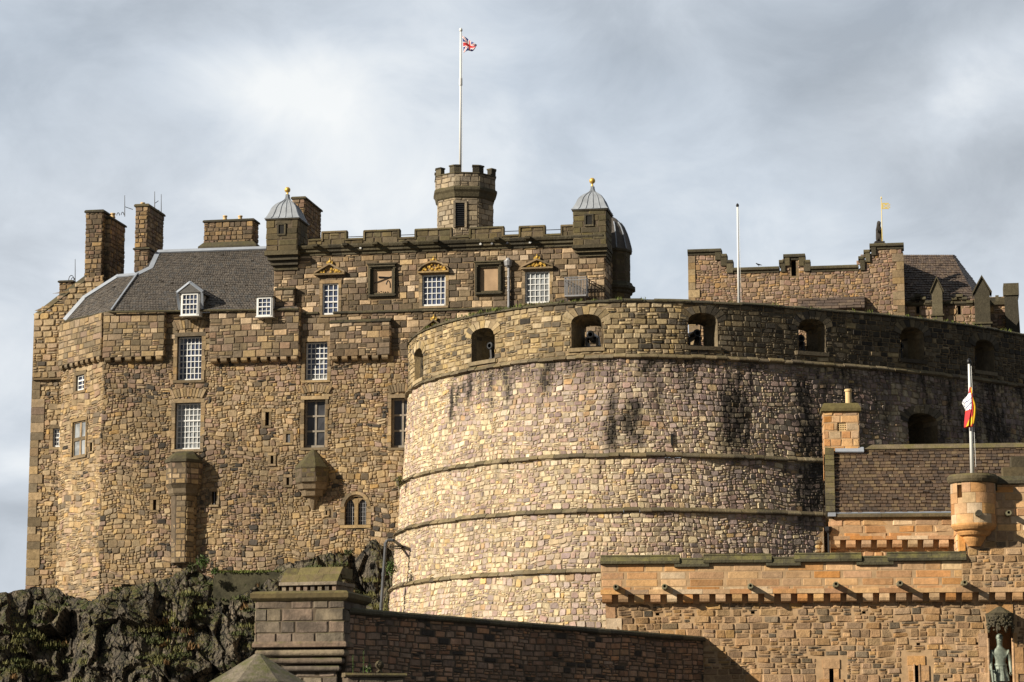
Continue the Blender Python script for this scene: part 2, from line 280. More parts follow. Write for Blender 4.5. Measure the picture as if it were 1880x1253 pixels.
def rock_mat():
    m, N, L, bs = nodes('basalt_crag')
    a = tex(N, L, 0.7, 9, 0.68); b = tex(N, L, 5, 8, 0.7); st = tex(N, L, 1.6, 7, 0.65, stretch=(1.6, 1.6, 0.4))
    c = ramp(N, [(0.034, 0.031, 0.027), (0.075, 0.064, 0.051), (0.125, 0.102, 0.076), (0.19, 0.155, 0.113)], False).outputs[0]; L.new(mrange(N, L, a, 0.3, 0.7, 0, 1, False), c.node.inputs[0])
    c = mix(N, L, 1.0, c, mix(N, L, mrange(N, L, b, 0.3, 0.7, 0, 1, False), (0.55,) * 3, (1.5,) * 3), 'MULTIPLY')
    c = mix(N, L, mrange(N, L, st, 0.55, 0.72, 0, 0.7), c, (0.014, 0.014, 0.015))
    ge = N.new('ShaderNodeNewGeometry'); sp = N.new('ShaderNodeSeparateXYZ'); L.new(ge.outputs['Normal'], sp.inputs[0])
    up = mrange(N, L, sp.outputs['Z'], 0.2, 0.6, 0, 1); mn = tex(N, L, 0.8, 7, 0.7)
    mc = mix(N, L, mrange(N, L, tex(N, L, 1.7, 4, 0.6), 0.4, 0.6, 0, 1), (0.04, 0.05, 0.012), (0.095, 0.08, 0.028))
    c = mix(N, L, mul(N, L, up, mrange(N, L, mn, 0.42, 0.58, 0.1, 0.95)), c, mc)
    mo = mrange(N, L, tex(N, L, 0.55, 8, 0.72, off=(3, 1, 9)), 0.56, 0.66, 0, 0.6); c = mix(N, L, mo, c, (0.05, 0.05, 0.022))
    def crack(sc, stretch, wd):
        vo = N.new('ShaderNodeTexVoronoi'); vo.feature = 'DISTANCE_TO_EDGE'; vo.inputs['Scale'].default_value = sc
        m2 = N.new('ShaderNodeMapping'); m2.inputs['Scale'].default_value = stretch; m2.inputs['Rotation'].default_value = (0.2, 0.35, 0.1)
        g0 = N.new('ShaderNodeNewGeometry').outputs['Position']; nz = N.new('ShaderNodeTexNoise'); nz.inputs['Scale'].default_value = 1.5; nz.inputs['Detail'].default_value = 5; L.new(g0, nz.inputs['Vector'])
        ad = N.new('ShaderNodeVectorMath'); ad.operation = 'MULTIPLY_ADD'; L.new(nz.outputs['Color'], ad.inputs[0]); ad.inputs[1].default_value = (0.6, 0.6, 0.6); L.new(g0, ad.inputs[2])
        L.new(ad.outputs[0], m2.inputs[0]); L.new(m2.outputs[0], vo.inputs['Vector'])
        return mrange(N, L, vo.outputs['Distance'], 0.0, wd, 0, 1)
    k1, k2 = crack(0.9, (1.4, 1.4, 0.55), 0.05), crack(2.6, (1.3, 1.3, 0.7), 0.06)
    kk = mul(N, L, k1, mrange(N, L, k2, 0, 1, 0.55, 1, False))
    c = mix(N, L, kk, (0.012, 0.012, 0.011), c)
    li = mrange(N, L, tex(N, L, 3.5, 5, 0.6, off=(7, 2, 2)), 0.62, 0.70, 0, 0.5); c = mix(N, L, li, c, (0.20, 0.185, 0.14))
    L.new(c, bs.inputs['Base Color']); bs.inputs['Roughness'].default_value = 0.85; bs.inputs['Specular IOR Level'].default_value = 0.25
    bp = N.new('ShaderNodeBump'); bp.inputs['Strength'].default_value = 1.0; bp.inputs['Distance'].default_value = 0.12
    hb = N.new('ShaderNodeMath'); hb.operation = 'MULTIPLY_ADD'; L.new(kk, hb.inputs[0]); hb.inputs[1].default_value = 0.9; L.new(tex(N, L, 2.5, 10, 0.75), hb.inputs[2]); L.new(hb.outputs[0], bp.inputs['Height']); L.new(bp.outputs[0], bs.inputs['Normal'])
    return m
M_ROCK = rock_mat()
M_GROUND = plain('esplanade_tarmac', (0.06, 0.06, 0.058), 0.9, var=0.3, scale=0.5)
M_LEAF = plain('leaf_green', (0.06, 0.10, 0.02), 0.7, var=0.4, scale=3); M_GRASS = plain('dry_grass', (0.12, 0.115, 0.035), 0.8, var=0.5, scale=1.2)
M_MOSS = plain('dark_moss', (0.05, 0.058, 0.016), 0.9, var=0.45, scale=2)
M_FERN = plain('rust_bracken', (0.15, 0.085, 0.03), 0.8, var=0.4, scale=2); M_TURF = plain('turf', (0.10, 0.12, 0.025), 0.9, var=0.4, scale=1.5, bump=0.8)

# ------------------------------------------------------------------ surfaces in (u along, v up, d out)
class Plane:
    def __init__(s, A, B):
        s.A = A; dx, dy = B[0] - A[0], B[1] - A[1]; s.len = math.hypot(dx, dy)
        s.U = (dx / s.len, dy / s.len); s.N = (s.U[1], -s.U[0])
    def pt(s, u, v, d=0.0):
        return (s.A[0] + s.U[0] * u + s.N[0] * d, s.A[1] + s.U[1] * u + s.N[1] * d, v)
    def off(s, d):
        A = (s.A[0] + s.N[0] * d, s.A[1] + s.N[1] * d); return Plane(A, (A[0] + s.U[0], A[1] + s.U[1]))
    def uv(s, px, py):
        r = ray(px, py); den = r[0] * s.N[0] + r[1] * s.N[1]
        t = (s.A[0] * s.N[0] + s.A[1] * s.N[1]) / den
        x, y = r[0] * t, r[1] * t
        return ((x - s.A[0]) * s.U[0] + (y - s.A[1]) * s.U[1], CAMZ + r[2] * t)
    def ns(s, u0, u1): return 1

class Curve:
    """wall over a plan polyline, leaning out downwards by batter(v)"""
    def __init__(s, pts, batter=lambda v: 0.0):
        s.step = 0.1; s.batter = batter
        P2 = [pts[0]]; acc = 0.0; out = [pts[0]]
        cum = [0.0]
        for a, b in zip(pts, pts[1:]): cum.append(cum[-1] + math.hypot(b[0] - a[0], b[1] - a[1]))
        s.len = cum[-1]; n = int(s.len / s.step) + 1; s.T = []; j = 0
        for i in range(n + 1):
            u = min(i * s.step, s.len - 1e-6)
            while j < len(cum) - 2 and cum[j + 1] < u: j += 1
            f = (u - cum[j]) / (cum[j + 1] - cum[j]); a, b = pts[j], pts[j + 1]
            s.T.append((a[0] + (b[0] - a[0]) * f, a[1] + (b[1] - a[1]) * f))
        s.NN = []
        for i in range(len(s.T)):
            a = s.T[max(0, i - 4)]; b = s.T[min(len(s.T) - 1, i + 4)]; l = math.hypot(b[0] - a[0], b[1] - a[1]) or 1
            s.NN.append(((b[1] - a[1]) / l, -(b[0] - a[0]) / l))
    def pt(s, u, v, d=0.0):
        x = max(0.0, min(u / s.step, len(s.T) - 1.001)); i = int(x); f = x - i
        a, b = s.T[i], s.T[i + 1]; n = s.NN[i]; m = s.NN[i + 1]
        d += s.batter(v)
        return (a[0] + (b[0] - a[0]) * f + (n[0] + (m[0] - n[0]) * f) * d, a[1] + (b[1] - a[1]) * f + (n[1] + (m[1] - n[1]) * f) * d, v)
    def uv(s, px, py, d=0.0):
        r = ray(px, py); best = None
        for it in range(3):
            dd = d if best is None else d + s.batter(best[1])
            prev = None; best = None
            for i in range(len(s.T)):
                x = s.T[i][0] + s.NN[i][0] * dd; y = s.T[i][1] + s.NN[i][1] * dd
                c = x * r[1] - y * r[0]
                if prev is not None and (prev[0] < 0) != (c < 0):
                    f = prev[0] / (prev[0] - c); yy = prev[1] + (y - prev[1]) * f; t = yy / r[1]
                    if best is None or t < best[2]: best = ((i - 1 + f) * s.step, CAMZ + r[2] * t, t)
                prev = (c, y)
            if best is None: return None
        return best[:2]
    def normal(s, u):
        return s.NN[max(0, min(int(u / s.step), len(s.NN) - 1))]
    def ns(s, u0, u1): return max(1, int(abs(u1 - u0) / 0.5))

RG = random.Random(7)

class MB:
    """collects geometry in world space; build() links it as ONE mesh object"""
    def __init__(s): s.V = []; s.F = []; s.M = []; s.R = []; s.D = []; s.H = []
    def add(s, verts, faces, m=0, r=None, d=0.0, h=0.0):
        o = len(s.V); s.V.extend(verts); n = len(verts)
        s.R.extend([RG.random() if r is None else r] * n)
        s.D.extend(d if isinstance(d, list) else [d] * n); s.H.extend(h if isinstance(h, list) else [h] * n)
        for f in faces: s.F.append([i + o for i in f]); s.M.append(m)
    def quad(s, a, b, c, d, m=0, r=None): s.add([a, b, c, d], [(0, 1, 2, 3)], m, r)
    def poly(s, pts, m=0, r=None): s.add(list(pts), [tuple(range(len(pts)))], m, r)
    def loft(s, rings, m=0, cap0=True, cap1=True, closed=True, r=None):
        n = len(rings[0]); v = [p for q in rings for p in q]; f = []
        for k in range(len(rings) - 1):
            for i in range(n if closed else n - 1):
                j = (i + 1) % n; f.append((k * n + i, k * n + j, (k + 1) * n + j, (k + 1) * n + i))
        if cap0: f.append(tuple(range(n - 1, -1, -1)))
        if cap1: f.append(tuple((len(rings) - 1) * n + i for i in range(n)))
        s.add(v, f, m, r)
    def slab(s, S, u0, u1, v0, v1, d0, d1, m=0, r=None, d=0.0, h=0.0):
        """box on a surface, from depth d0 out to d1"""
        n = S.ns(u0, u1); v = []; f = []
        for i in range(n + 1):
            u = u0 + (u1 - u0) * i / n
            v += [S.pt(u, v0, d0), S.pt(u, v0, d1), S.pt(u, v1, d1), S.pt(u, v1, d0)]
        for i in range(n):
            a = 4 * i; b = a + 4
            f += [(a + 1, b + 1, b + 2, a + 2), (a + 2, b + 2, b + 3, a + 3), (a, b, b + 1, a + 1), (a + 3, b + 3, b, a)]
        f += [(0, 1, 2, 3), (4 * n + 3, 4 * n + 2, 4 * n + 1, 4 * n)]
        s.add(v, f, m, r, d, h)
    def sweep(s, S, u0, u1, prof, m=0, r=None, jit=0.0, seg=None, d=0.0):
        """run a closed (d, v) profile along a surface, cut into blocks"""
        L = u1 - u0; seg = seg or max(L, 0.01); u = u0
        while u < u1 - 1e-4:
            w = min(seg * RG.uniform(0.75, 1.25), u1 - u) if seg < L else L
            if u1 - (u + w) < 0.3 * seg: w = u1 - u
            n = S.ns(u, u + w); k = len(prof); V = []; f = []
            jd = RG.uniform(-jit, jit); g = 0.006 if seg < L else 0.0
            for i in range(n + 1):
                uu = u + g + (w - 2 * g) * i / n
                V += [S.pt(uu, pv + jd * 0.5, pd + (jd if pd > 0 else 0)) for pd, pv in prof]
            for i in range(n):
                for j in range(k):
                    q = (j + 1) % k; f.append((i * k + j, i * k + q, (i + 1) * k + q, (i + 1) * k + j))
            f += [tuple(range(k)), tuple(n * k + j for j in range(k - 1, -1, -1))]
            s.add(V, f, m, r, d); u += w
    def tube(s, a, b, r0, r1=None, n=8, m=0, cap=True, r=None):
        a = Vector(a); b = Vector(b); r1 = r0 if r1 is None else r1; z = (b - a).normalized()
        x = z.cross(Vector((0, 0, 1)) if abs(z.z) < 0.9 else Vector((1, 0, 0))).normalized(); y = z.cross(x)
        rr = [[tuple(p + (x * math.cos(t) + y * math.sin(t)) * q) for t in [2 * math.pi * i / n for i in range(n)]] for p, q in ((a, r0), (b, r1))]
        s.loft(rr, m, cap, cap, r=r)
    def lathe(s, c, prof, n=16, m=0, r=None, ax=None, rot=0.0):
        """prof: (radius, height) about a vertical axis through c"""
        rr = [[(c[0] + q * math.cos(rot + 2 * math.pi * i / n), c[1] + q * math.sin(rot + 2 * math.pi * i / n), c[2] + z) for i in range(n)] for q, z in prof]
        s.loft(rr, m, True, True, r=r)
    def prism(s, pl, z0, z1, m=0, r=None):
        s.loft([[(x, y, z0) for x, y in pl], [(x, y, z1) for x, y in pl]], m, True, True, r=r)
    def lay(s, S, u0, u1, v0, v1, bh=(0.3, 0.5), bw=(0.3, 0.7), holes=(), gap=0.03, relief=0.05, split=0.5, chop=0.25, jit=0.025,
            top=None, bot=None, d=0.0, m=0, dirt=None, hue=None, tilt=0.05, wob=0.0, sink=0.03, rmap=None, rot=0.0):
        """lay stones in bands; each stone is a raised block with its own colour value"""
        rg = RG; N = noise.noise
        def emit(a, b, c, e):
            for (ha, hb, hc, he) in holes:
                if a < hc and c > ha and b < he and e > hb:
                    opts = [(a, b, min(c, ha), e), (max(a, hc), b, c, e), (a, max(b, he), c, e), (a, b, c, min(e, hb))]
                    a, b, c, e = max(opts, key=lambda o: max(0, o[2] - o[0]) * max(0, o[3] - o[1]) if o[2] > o[0] and o[3] > o[1] else 0)
                    if c - a < 0.05 or e - b < 0.05: return
            uc = (a + c) / 2
            if top: e = min(e, top(uc))
            if bot: b = max(b, bot(uc))
            w, h = c - a, e - b
            if w < 0.06 or h < 0.05: return
            g = gap / 2; mn = min(w, h)
            a += g; c -= g; b += g; e -= g
            J = lambda: rg.uniform(-jit, jit)
            if chop > 0:
                k = [mn * rg.uniform(0.3, 1.0) * chop for _ in range(8)]
                o = [(a + k[0], b + J()), (c - k[1], b + J()), (c + J(), b + k[2]), (c + J(), e - k[3]), (c - k[4], e + J()), (a + k[5], e + J()), (a + J(), e - k[6]), (a + J(), b + k[7])]
            else:
                o = [(a, b), (c, b), (c, e), (a, e)]
            n = len(o); cu = sum(p[0] for p in o) / n; cv = sum(p[1] for p in o) / n
            if rot:
                th = rg.uniform(-rot, rot) * (0.4 + min(1.0, 0.25 / max(w, h))); o = [(p[0] - (p[1] - cv) * th, p[1] + (p[0] - cu) * th) for p in o]
            ins = 1 - min(0.45, (0.018 + relief * 0.45) / (mn * 0.5))
            rd = d + relief * rg.uniform(0.35, 1.0); tu = rg.uniform(-tilt, tilt); tv = rg.uniform(-tilt, tilt)
            vs = []
            pts = [(p[0], p[1], d - sink) for p in o] + [(cu + (p[0] - cu) * ins, cv + (p[1] - cv) * ins, rd + (p[0] - cu) * tu + (p[1] - cv) * tv) for p in o]
            dl = []; hl = []
            for (pu, pv, pd) in pts:
                if wob:
                    pv2 = pv + wob * (N((pu * 0.45, pv * 0.45, 3.1)) + 0.35 * N((pu * 1.5, pv * 0.7, 5.3))); pu2 = pu + wob * N((pu * 0.5, pv * 0.5, 9.7))
                else: pu2, pv2 = pu, pv
                vs.append(S.pt(pu2, pv2, pd))
            dl = [dirt(p[0], p[1]) for p in pts] if dirt else 0.0
            hv = (1.0 if rg.random() < hue(cu, cv) else 0.0) if hue else 0.0
            fs = [tuple(range(n, 2 * n))] + [(i, (i + 1) % n, n + (i + 1) % n, n + i) for i in range(n)]
            r = rg.random()
            if rmap: r = rmap(r, cu, cv, w, h)
            s.add(vs, fs, m, r, dl, hv)
        v = v0
        while v < v1 - 1e-3:
            h = rg.uniform(*bh)
            if v + h > v1 - bh[0] * 0.5: h = v1 - v
            u = u0; first = True
            while u < u1 - 1e-3:
                w = rg.uniform(*bw)
                if first: w *= rg.uniform(0.5, 1.0); first = False
                if u + w > u1 - bw[0] * 0.6: w = u1 - u
                q = rg.random()
                if q < split:
                    ks = [0, rg.uniform(0.38, 0.62), 1] if rg.random() < 0.72 else [0, rg.uniform(0.28, 0.38), rg.uniform(0.6, 0.7), 1]
                    for k0, k1 in zip(ks, ks[1:]):
                        if w > bw[0] * 1.5 and rg.random() < 0.45:
                            x = u + w * rg.uniform(0.35, 0.65); emit(u, v + h * k0, x, v + h * k1); emit(x, v + h * k0, u + w, v + h * k1)
                        else: emit(u, v + h * k0, u + w, v + h * k1)
                else: emit(u, v, u + w, v + h)
                u += w
            v += h
    def back(s, S, u0, u1, v0, v1, holes=(), d=-0.02, m=1, rec=0.3, top=None, dirt=None, step=1.0, rim=True):
        """the mortar sheet behind the stones, with true openings and their reveals"""
        us = {u0, u1}; vs = {v0, v1}
        k = max(1, int((u1 - u0) / step)); us |= {u0 + (u1 - u0) * i / k for i in range(k + 1)}
        k = max(1, int((v1 - v0) / step)); vs |= {v0 + (v1 - v0) * i / k for i in range(k + 1)}
        for h in holes:
            us |= {max(u0, min(u1, h[0])), max(u0, min(u1, h[2]))}; vs |= {max(v0, min(v1, h[1])), max(v0, min(v1, h[3]))}
        us = sorted(us); vs = sorted(vs)
        for a, c in zip(us, us[1:]):
            if c - a < 1e-5: continue
            for b, e in zip(vs, vs[1:]):
                if e - b < 1e-5: continue
                cu, cv = (a + c) / 2, (b + e) / 2
                if any(h[0] < cu < h[2] and h[1] < cv < h[3] for h in holes): continue
                ea = ec = e
                if top:
                    ea, ec = min(e, top(a + 1e-4)), min(e, top(c - 1e-4))
                    if ea <= b and ec <= b: continue
                    ea = max(ea, b); ec = max(ec, b)
                q = [(a, b), (c, b), (c, ec), (a, ea)]
                s.add([S.pt(x, y, d) for x, y in q], [(0, 1, 2, 3)], m, None, [dirt(x, y) for x, y in q] if dirt else 0.0)
        if rim:
            for h in holes:
                c = [(h[0], h[1]), (h[2], h[1]), (h[2], h[3]), (h[0], h[3])]
                for i in range(4):
                    p, q = c[i], c[(i + 1) % 4]
                    s.add([S.pt(*p, d), S.pt(*q, d), S.pt(*q, d - rec), S.pt(*p, d - rec)], [(0, 1, 2, 3)], m)
    def build(s, name, mats, parent=None, smooth=False):
        o0 = Vector((0, 0, 0))
        if parent is not None:
            t = parent
            while t.parent: t = t.parent
            o0 = Vector(t.location)
        elif s.V:
            xs = [v[0] for v in s.V]; ys = [v[1] for v in s.V]; zs = [v[2] for v in s.V]
            o0 = Vector(((min(xs) + max(xs)) / 2, (min(ys) + max(ys)) / 2, min(zs)))
        me = bpy.data.meshes.new(name)
        me.from_pydata([(v[0] - o0[0], v[1] - o0[1], v[2] - o0[2]) for v in s.V], [], s.F)
        mats = mats if isinstance(mats, (list, tuple)) else [mats]
        for m in mats: me.materials.append(m)
        me.polygons.foreach_set('material_index', s.M)
        for nm, dat in (('rnd', s.R), ('dirt', s.D), ('hue', s.H)):
            a = me.attributes.new(nm, 'FLOAT', 'POINT'); a.data.foreach_set('value', dat)
        if smooth: me.polygons.foreach_set('use_smooth', [True] * len(s.F))
        me.update()
        ob = bpy.data.objects.new(name, me); COL.objects.link(ob)
        if parent is not None: ob.parent = parent
        else: ob.location = o0
        return ob

def thing(name, label, cat, loc, group=None, kind=None):
    o = bpy.data.objects.new(name, None); COL.objects.link(o); o.location = loc; o.empty_display_size = 0.3
    o['label'] = label; o['category'] = cat
    if group: o['group'] = group
    if kind: o['kind'] = kind
    return o
def tag(o, label, cat, group=None, kind=None):
    o['label'] = label; o['category'] = cat
    if group: o['group'] = group
    if kind: o['kind'] = kind
    return o
def fix_normals(o):
    bm = bmesh.new(); bm.from_mesh(o.data); bmesh.ops.recalc_face_normals(bm, faces=bm.faces); bm.to_mesh(o.data); bm.free()

def lerp(a, b, t): return a + (b - a) * t
def interp(tab, x):
    if x <= tab[0][0]: return tab[0][1]
    for (a, b), (c, e) in zip(tab, tab[1:]):
        if x <= c: return b + (e - b) * (x - a) / (c - a)
    return tab[-1][1]
def grow(h, g): return (h[0] - g, h[1] - g, h[2] + g, h[3] + g)
def rect(S, x0, y0, x1, y1):
    xm, ym = (x0 + x1) / 2, (y0 + y1) / 2
    return (S.uv(x0, ym)[0], S.uv(xm, y1)[1], S.uv(x1, ym)[0], S.uv(xm, y0)[1])

def surround(S, h, parent, d=0.0, w=0.2, sill=True, mat=None, out=0.03):
    """dressed margin stones round an opening"""
    mb = MB(); u0, v0, u1, v1 = h
    for side in (0, 1):
        v = v0
        while v < v1 - 0.01:
            k = min(RG.uniform(0.28, 0.55), v1 - v)
            if v1 - (v + k) < 0.15: k = v1 - v
            ww = w * RG.uniform(0.75, 1.35)
            a, c = (u0 - ww, u0) if side == 0 else (u1, u1 + ww)
            mb.slab(S, a, c, v + 0.008, v + k - 0.008, d - 0.28, d + out); v += k
    mb.slab(S, u0 - w * 1.1, u1 + w * 1.1, v1 + 0.008, v1 + w * 1.15, d - 0.28, d + out + 0.005)
    if sill: mb.slab(S, u0 - w * 1.0, u1 + w * 1.0, v0 - w * 0.8, v0 - 0.008, d - 0.28, d + out + 0.03)
    return mb.build('surround', mat or M_DRESS, parent)

def window(S, px, cols, rows, parent, d=0.0, rec=0.2, bar=0.042, fr=0.07, fmat=None, gmat=None, rails=(), mar=0.2, sill=True, name='window', blind=None):
    h = rect(S, *px); u0, v0, u1, v1 = h; mb = MB(); a = d - rec
    mb.slab(S, u0, u0 + fr, v0, v1, a - 0.04, a + 0.05); mb.slab(S, u1 - fr, u1, v0, v1, a - 0.04, a + 0.05)
    mb.slab(S, u0 + fr, u1 - fr, v1 - fr, v1, a - 0.04, a + 0.05); mb.slab(S, u0 + fr, u1 - fr, v0, v0 + fr * 1.5, a - 0.04, a + 0.07)
    for i in range(1, cols):
        u = lerp(u0 + fr * .5, u1 - fr * .5, i / cols); mb.slab(S, u - bar / 2, u + bar / 2, v0 + fr * 1.5, v1 - fr, a - 0.02, a + 0.025)
    for j in range(1, rows):
        v = lerp(v0 + fr, v1 - fr * .5, j / rows); b = bar * (1.8 if j in rails else 1.0); q = 0.03 + (0.02 if j in rails else 0)
        mb.slab(S, u0 + fr, u1 - fr, v - b / 2, v + b / 2, a - 0.022, a + q)
    o = mb.build(name, fmat or M_WHITE, parent)
    g = MB()
    for i in range(cols):
        for j in range(rows):
            x0, x1 = lerp(u0, u1, i / cols), lerp(u0, u1, (i + 1) / cols); y0, y1 = lerp(v0, v1, j / rows), lerp(v0, v1, (j + 1) / rows)
            e = [a - 0.022 + RG.uniform(-0.018, 0.018) for _ in range(4)]
            g.add([S.pt(x0, y0, e[0]), S.pt(x1, y0, e[1]), S.pt(x1, y1, e[2]), S.pt(x0, y1, e[3])], [(0, 1, 2, 3)], 1 if (blind and blind(i, j)) or RG.random() < 0.06 else 0)
    g.build('pane', [gmat or M_GLASS, M_GLASSP], o)
    if mar: surround(S, h, o, d, mar, sill)
    return h

def slit(S, px, parent, d=0.0, mar=0.13, name='arrow_slit', mat=None, bars=0):
    h = rect(S, *px); mb = MB()
    mb.slab(S, h[0], h[2], h[1], h[3], d - 0.42, d - 0.40)
    o = mb.build(name, [M_DARK, M_GIRON], parent)
    for i in range(bars):
        mb = MB(); u = lerp(h[0], h[2], (i + 0.5) / bars); mb.tube(S.pt(u, h[1], d - 0.06), S.pt(u, h[3], d - 0.06), 0.018, n=6, m=1); mb.build('iron_bar', [M_DARK, M_GIRON], o)
    if mar: surround(S, h, o, d, mar, True, mat)
    return h

def slates(mb, pts_fn, nu, nv, m=0, gap=0.012, lift=0.03, jit=0.12, rr=(0.0, 1.0)):
    """overlapping slates on a roof patch; pts_fn(s, t) with t=0 at the eaves; each slate its own colour"""
    for j in range(nv):
        t0, t1 = j / nv, min(1.0, (j + 1.12) / nv); off = RG.random()
        n = nu + 1
        for i in range(n):
            s0, s1 = (i - off + RG.uniform(-jit, jit) * 0.5) / nu, (i + 1 - off) / nu
            s0, s1 = max(0, s0), min(1, s1)
            if s1 - s0 < 0.1 / nu: continue
            g = gap
            a, b, c, d = Vector(pts_fn(s0, t0)), Vector(pts_fn(s1, t0)), Vector(pts_fn(s1, t1)), Vector(pts_fn(s0, t1))
            n3 = (b - a).cross(d - a)
            if n3.length < 1e-9: continue
            n3.normalize()
            if n3.y > 0: n3 = -n3
            L1 = (b - a).length
            if L1 < 2.5 * g: continue
            e = (b - a).normalized() * g
            k = lift * RG.uniform(0.5, 1.6) * (2.2 if RG.random() < 0.02 else 1)
            if RG.random() < 0.05: a = a + (a - d) * RG.uniform(0.05, 0.2); b = b + (b - c) * RG.uniform(0.05, 0.2)
            mb.add([tuple(a + e + n3 * k), tuple(b - e + n3 * k * RG.uniform(0.8, 1.2)), tuple(c - e), tuple(d + e), tuple(a + e), tuple(b - e)], [(0, 1, 2, 3), (4, 5, 1, 0), (4, 0, 3), (5, 2, 1)], m, RG.random())

# ------------------------------------------------------------------ ground
gm = MB(); gm.quad((-2500, -600, 0), (2500, -600, 0), (2500, 3000, 0), (-2500, 3000, 0))
g = gm.build('ground', M_GROUND); g['kind'] = 'structure'; g['label'] = 'dark tarmac ground below the castle'

# ------------------------------------------------------------------ palace (left) : frame M runs along its front
M = Plane(plan(190, 141.0), plan(1112, 135.6))
def mu(px, py=700, d=0.0): return M.off(d).uv(px, py)[0]
def mv(px, py, d=0.0): return M.off(d).uv(px, py)[1]
def mp(px, py, d=0.0): q = M.off(d).uv(px, py); return M.pt(q[0], q[1], d)
pal = thing('palace_building', 'tall brown rubble stone palace with white sash windows and crenellated top', 'building', (M.pt(mu(480), 8.0, 0)))
pA = M.pt(mu(113, 700, -3.3), 0, -3.3)[:2]; pB = M.A
L1 = Plane(pA, pB)
L2 = M.off(-3.6)

# windows and slits of the main front: openings first
holes = []; ashl = []
def W(S, px, *a, **k): h = window(S, px, *a, parent=pal, **k); return h
hM = []
hM.append(W(M, (325, 618, 370, 698), 6, 7, rails=(4,), mar=0.2, rec=0.34))
hM.append(W(M, (321, 740, 368, 825), 6, 8, rails=(5,), mar=0.2, rec=0.34, gmat=M_GLASSP))
hM.append(W(M, (560, 628, 601, 698), 5, 7, rails=(4,), mar=0.18, rec=0.32, blind=lambda i, j: j < 1))
hM.append(W(M, (558, 734, 597, 822), 2, 3, fmat=M_BROWNF, gmat=M_GLASSD, bar=0.1, fr=0.1, mar=0.18, rec=0.32, name='leaded_window'))
hM.append(W(M, (718, 731, 757, 822), 2, 3, fmat=M_BROWNF, gmat=M_GLASSD, bar=0.1, fr=0.1, mar=0.18, rec=0.32, name='leaded_window'))
for q, b in (((487, 757, 494, 782), 0), ((281, 918, 287, 937), 0), ((389, 903, 397, 927), 1), ((525, 797, 533, 813), 3), ((497, 837, 502, 852), 0), ((526, 877, 531, 891), 0), ((598, 938, 601, 946), 0)):
    hM.append(slit(M, q, pal, bars=b, mar=0.15 if q[3] - q[1] > 12 else 0.1))
# pointed double window
gh = rect(M, 633, 912, 673, 964); hM.append(gh)
def gothic():
    mb = MB(); u0, v0, u1, v1 = gh; a = -0.22; mid = (u0 + u1) / 2; mw = 0.10
    hv = v0 + (v1 - v0) * 0.62; n = 8
    for (x0, x1) in ((u0, mid - mw), (mid + mw, u1)):
        xm = (x0 + x1) / 2; hw = (x1 - x0) / 2
        top = [(x0, hv)] + [(x0 + hw * (1 - math.cos(t * math.pi / 2 / n)) * 1.0, hv + (v1 - hv) * 0.72 * math.sin(t * math.pi / 2 / n)) for t in range(1, n)] + [(xm, hv + (v1 - hv) * 0.80)]
        top2 = [(2 * xm - x, y) for x, y in reversed(top[:-1])]
        arc = top + top2
        for (p, q) in zip(arc, arc[1:]):
            mb.add([M.pt(p[0], p[1], -0.12), M.pt(q[0], q[1], -0.12), M.pt(q[0], v1, -0.12), M.pt(p[0], v1, -0.12), M.pt(p[0], p[1], -0.3), M.pt(q[0], q[1], -0.3)], [(0, 1, 2, 3), (0, 4, 5, 1)])
    mb.slab(M, mid - mw, mid + mw, v0, v1 - 0.1, -0.3, -0.10)
    o = mb.build('pointed_window', M_DRESS, pal)
    g2 = MB(); g2.slab(M, u0, u1, v0, v1, -0.34, -0.30); g2.build('pane', M_GLASSD, o)
    b = MB()
    for x0, x1 in ((u0, mid - mw), (mid + mw, u1)):
        for i in (1, 2, 3):
            u = lerp(x0, x1, i / 4); b.tube(M.pt(u, v0, -0.24), M.pt(u, v1 - 0.2, -0.24), 0.016, n=6)
        for j in range(1, 6):
            v = lerp(v0, v1, j / 6.5); b.tube(M.pt(x0, v, -0.245), M.pt(x1, v, -0.245), 0.014, n=6)
    b.build('window_bars', M_GIRON, o)
    # pointed hood of dressed stones
    s2 = MB()
    uc = mid; R0 = (u1 - u0) / 2 + 0.06; vs = v0 + (v1 - v0) * 0.55
    for sgn in (-1, 1):
        pts = [(uc + sgn * R0 * math.cos(t), vs + (v1 - vs + 0.12) * math.sin(t) ** 0.9) for t in [k * math.pi / 2 / 5 for k in range(6)]]
        for p, q in zip(pts, pts[1:]):
            k = 1.28
            s2.loft([[M.pt(x, y, dd) for x, y in (p, q, (uc + (q[0] - uc) * k, vs + (q[1] - vs) * k * 0.94), (uc + (p[0] - uc) * k, vs + (p[1] - vs) * k * 0.94))] for dd in (-0.25, 0.05)])
    for sgn in (0, 1):
        v = v0
        while v < vs:
            kk = 0.34; ww = RG.uniform(0.22, 0.42); a, c = (u0 - ww, u0) if sgn == 0 else (u1, u1 + ww)
            s2.slab(M, a, c, v + 0.01, v + kk - 0.01, -0.25, 0.05); v += kk
    s2.slab(M, u0 - 0.25, u1 + 0.25, v0 - 0.18, v0 - 0.01, -0.25, 0.07)
    s2.build('surround', M_DRESS, o)
gothic()
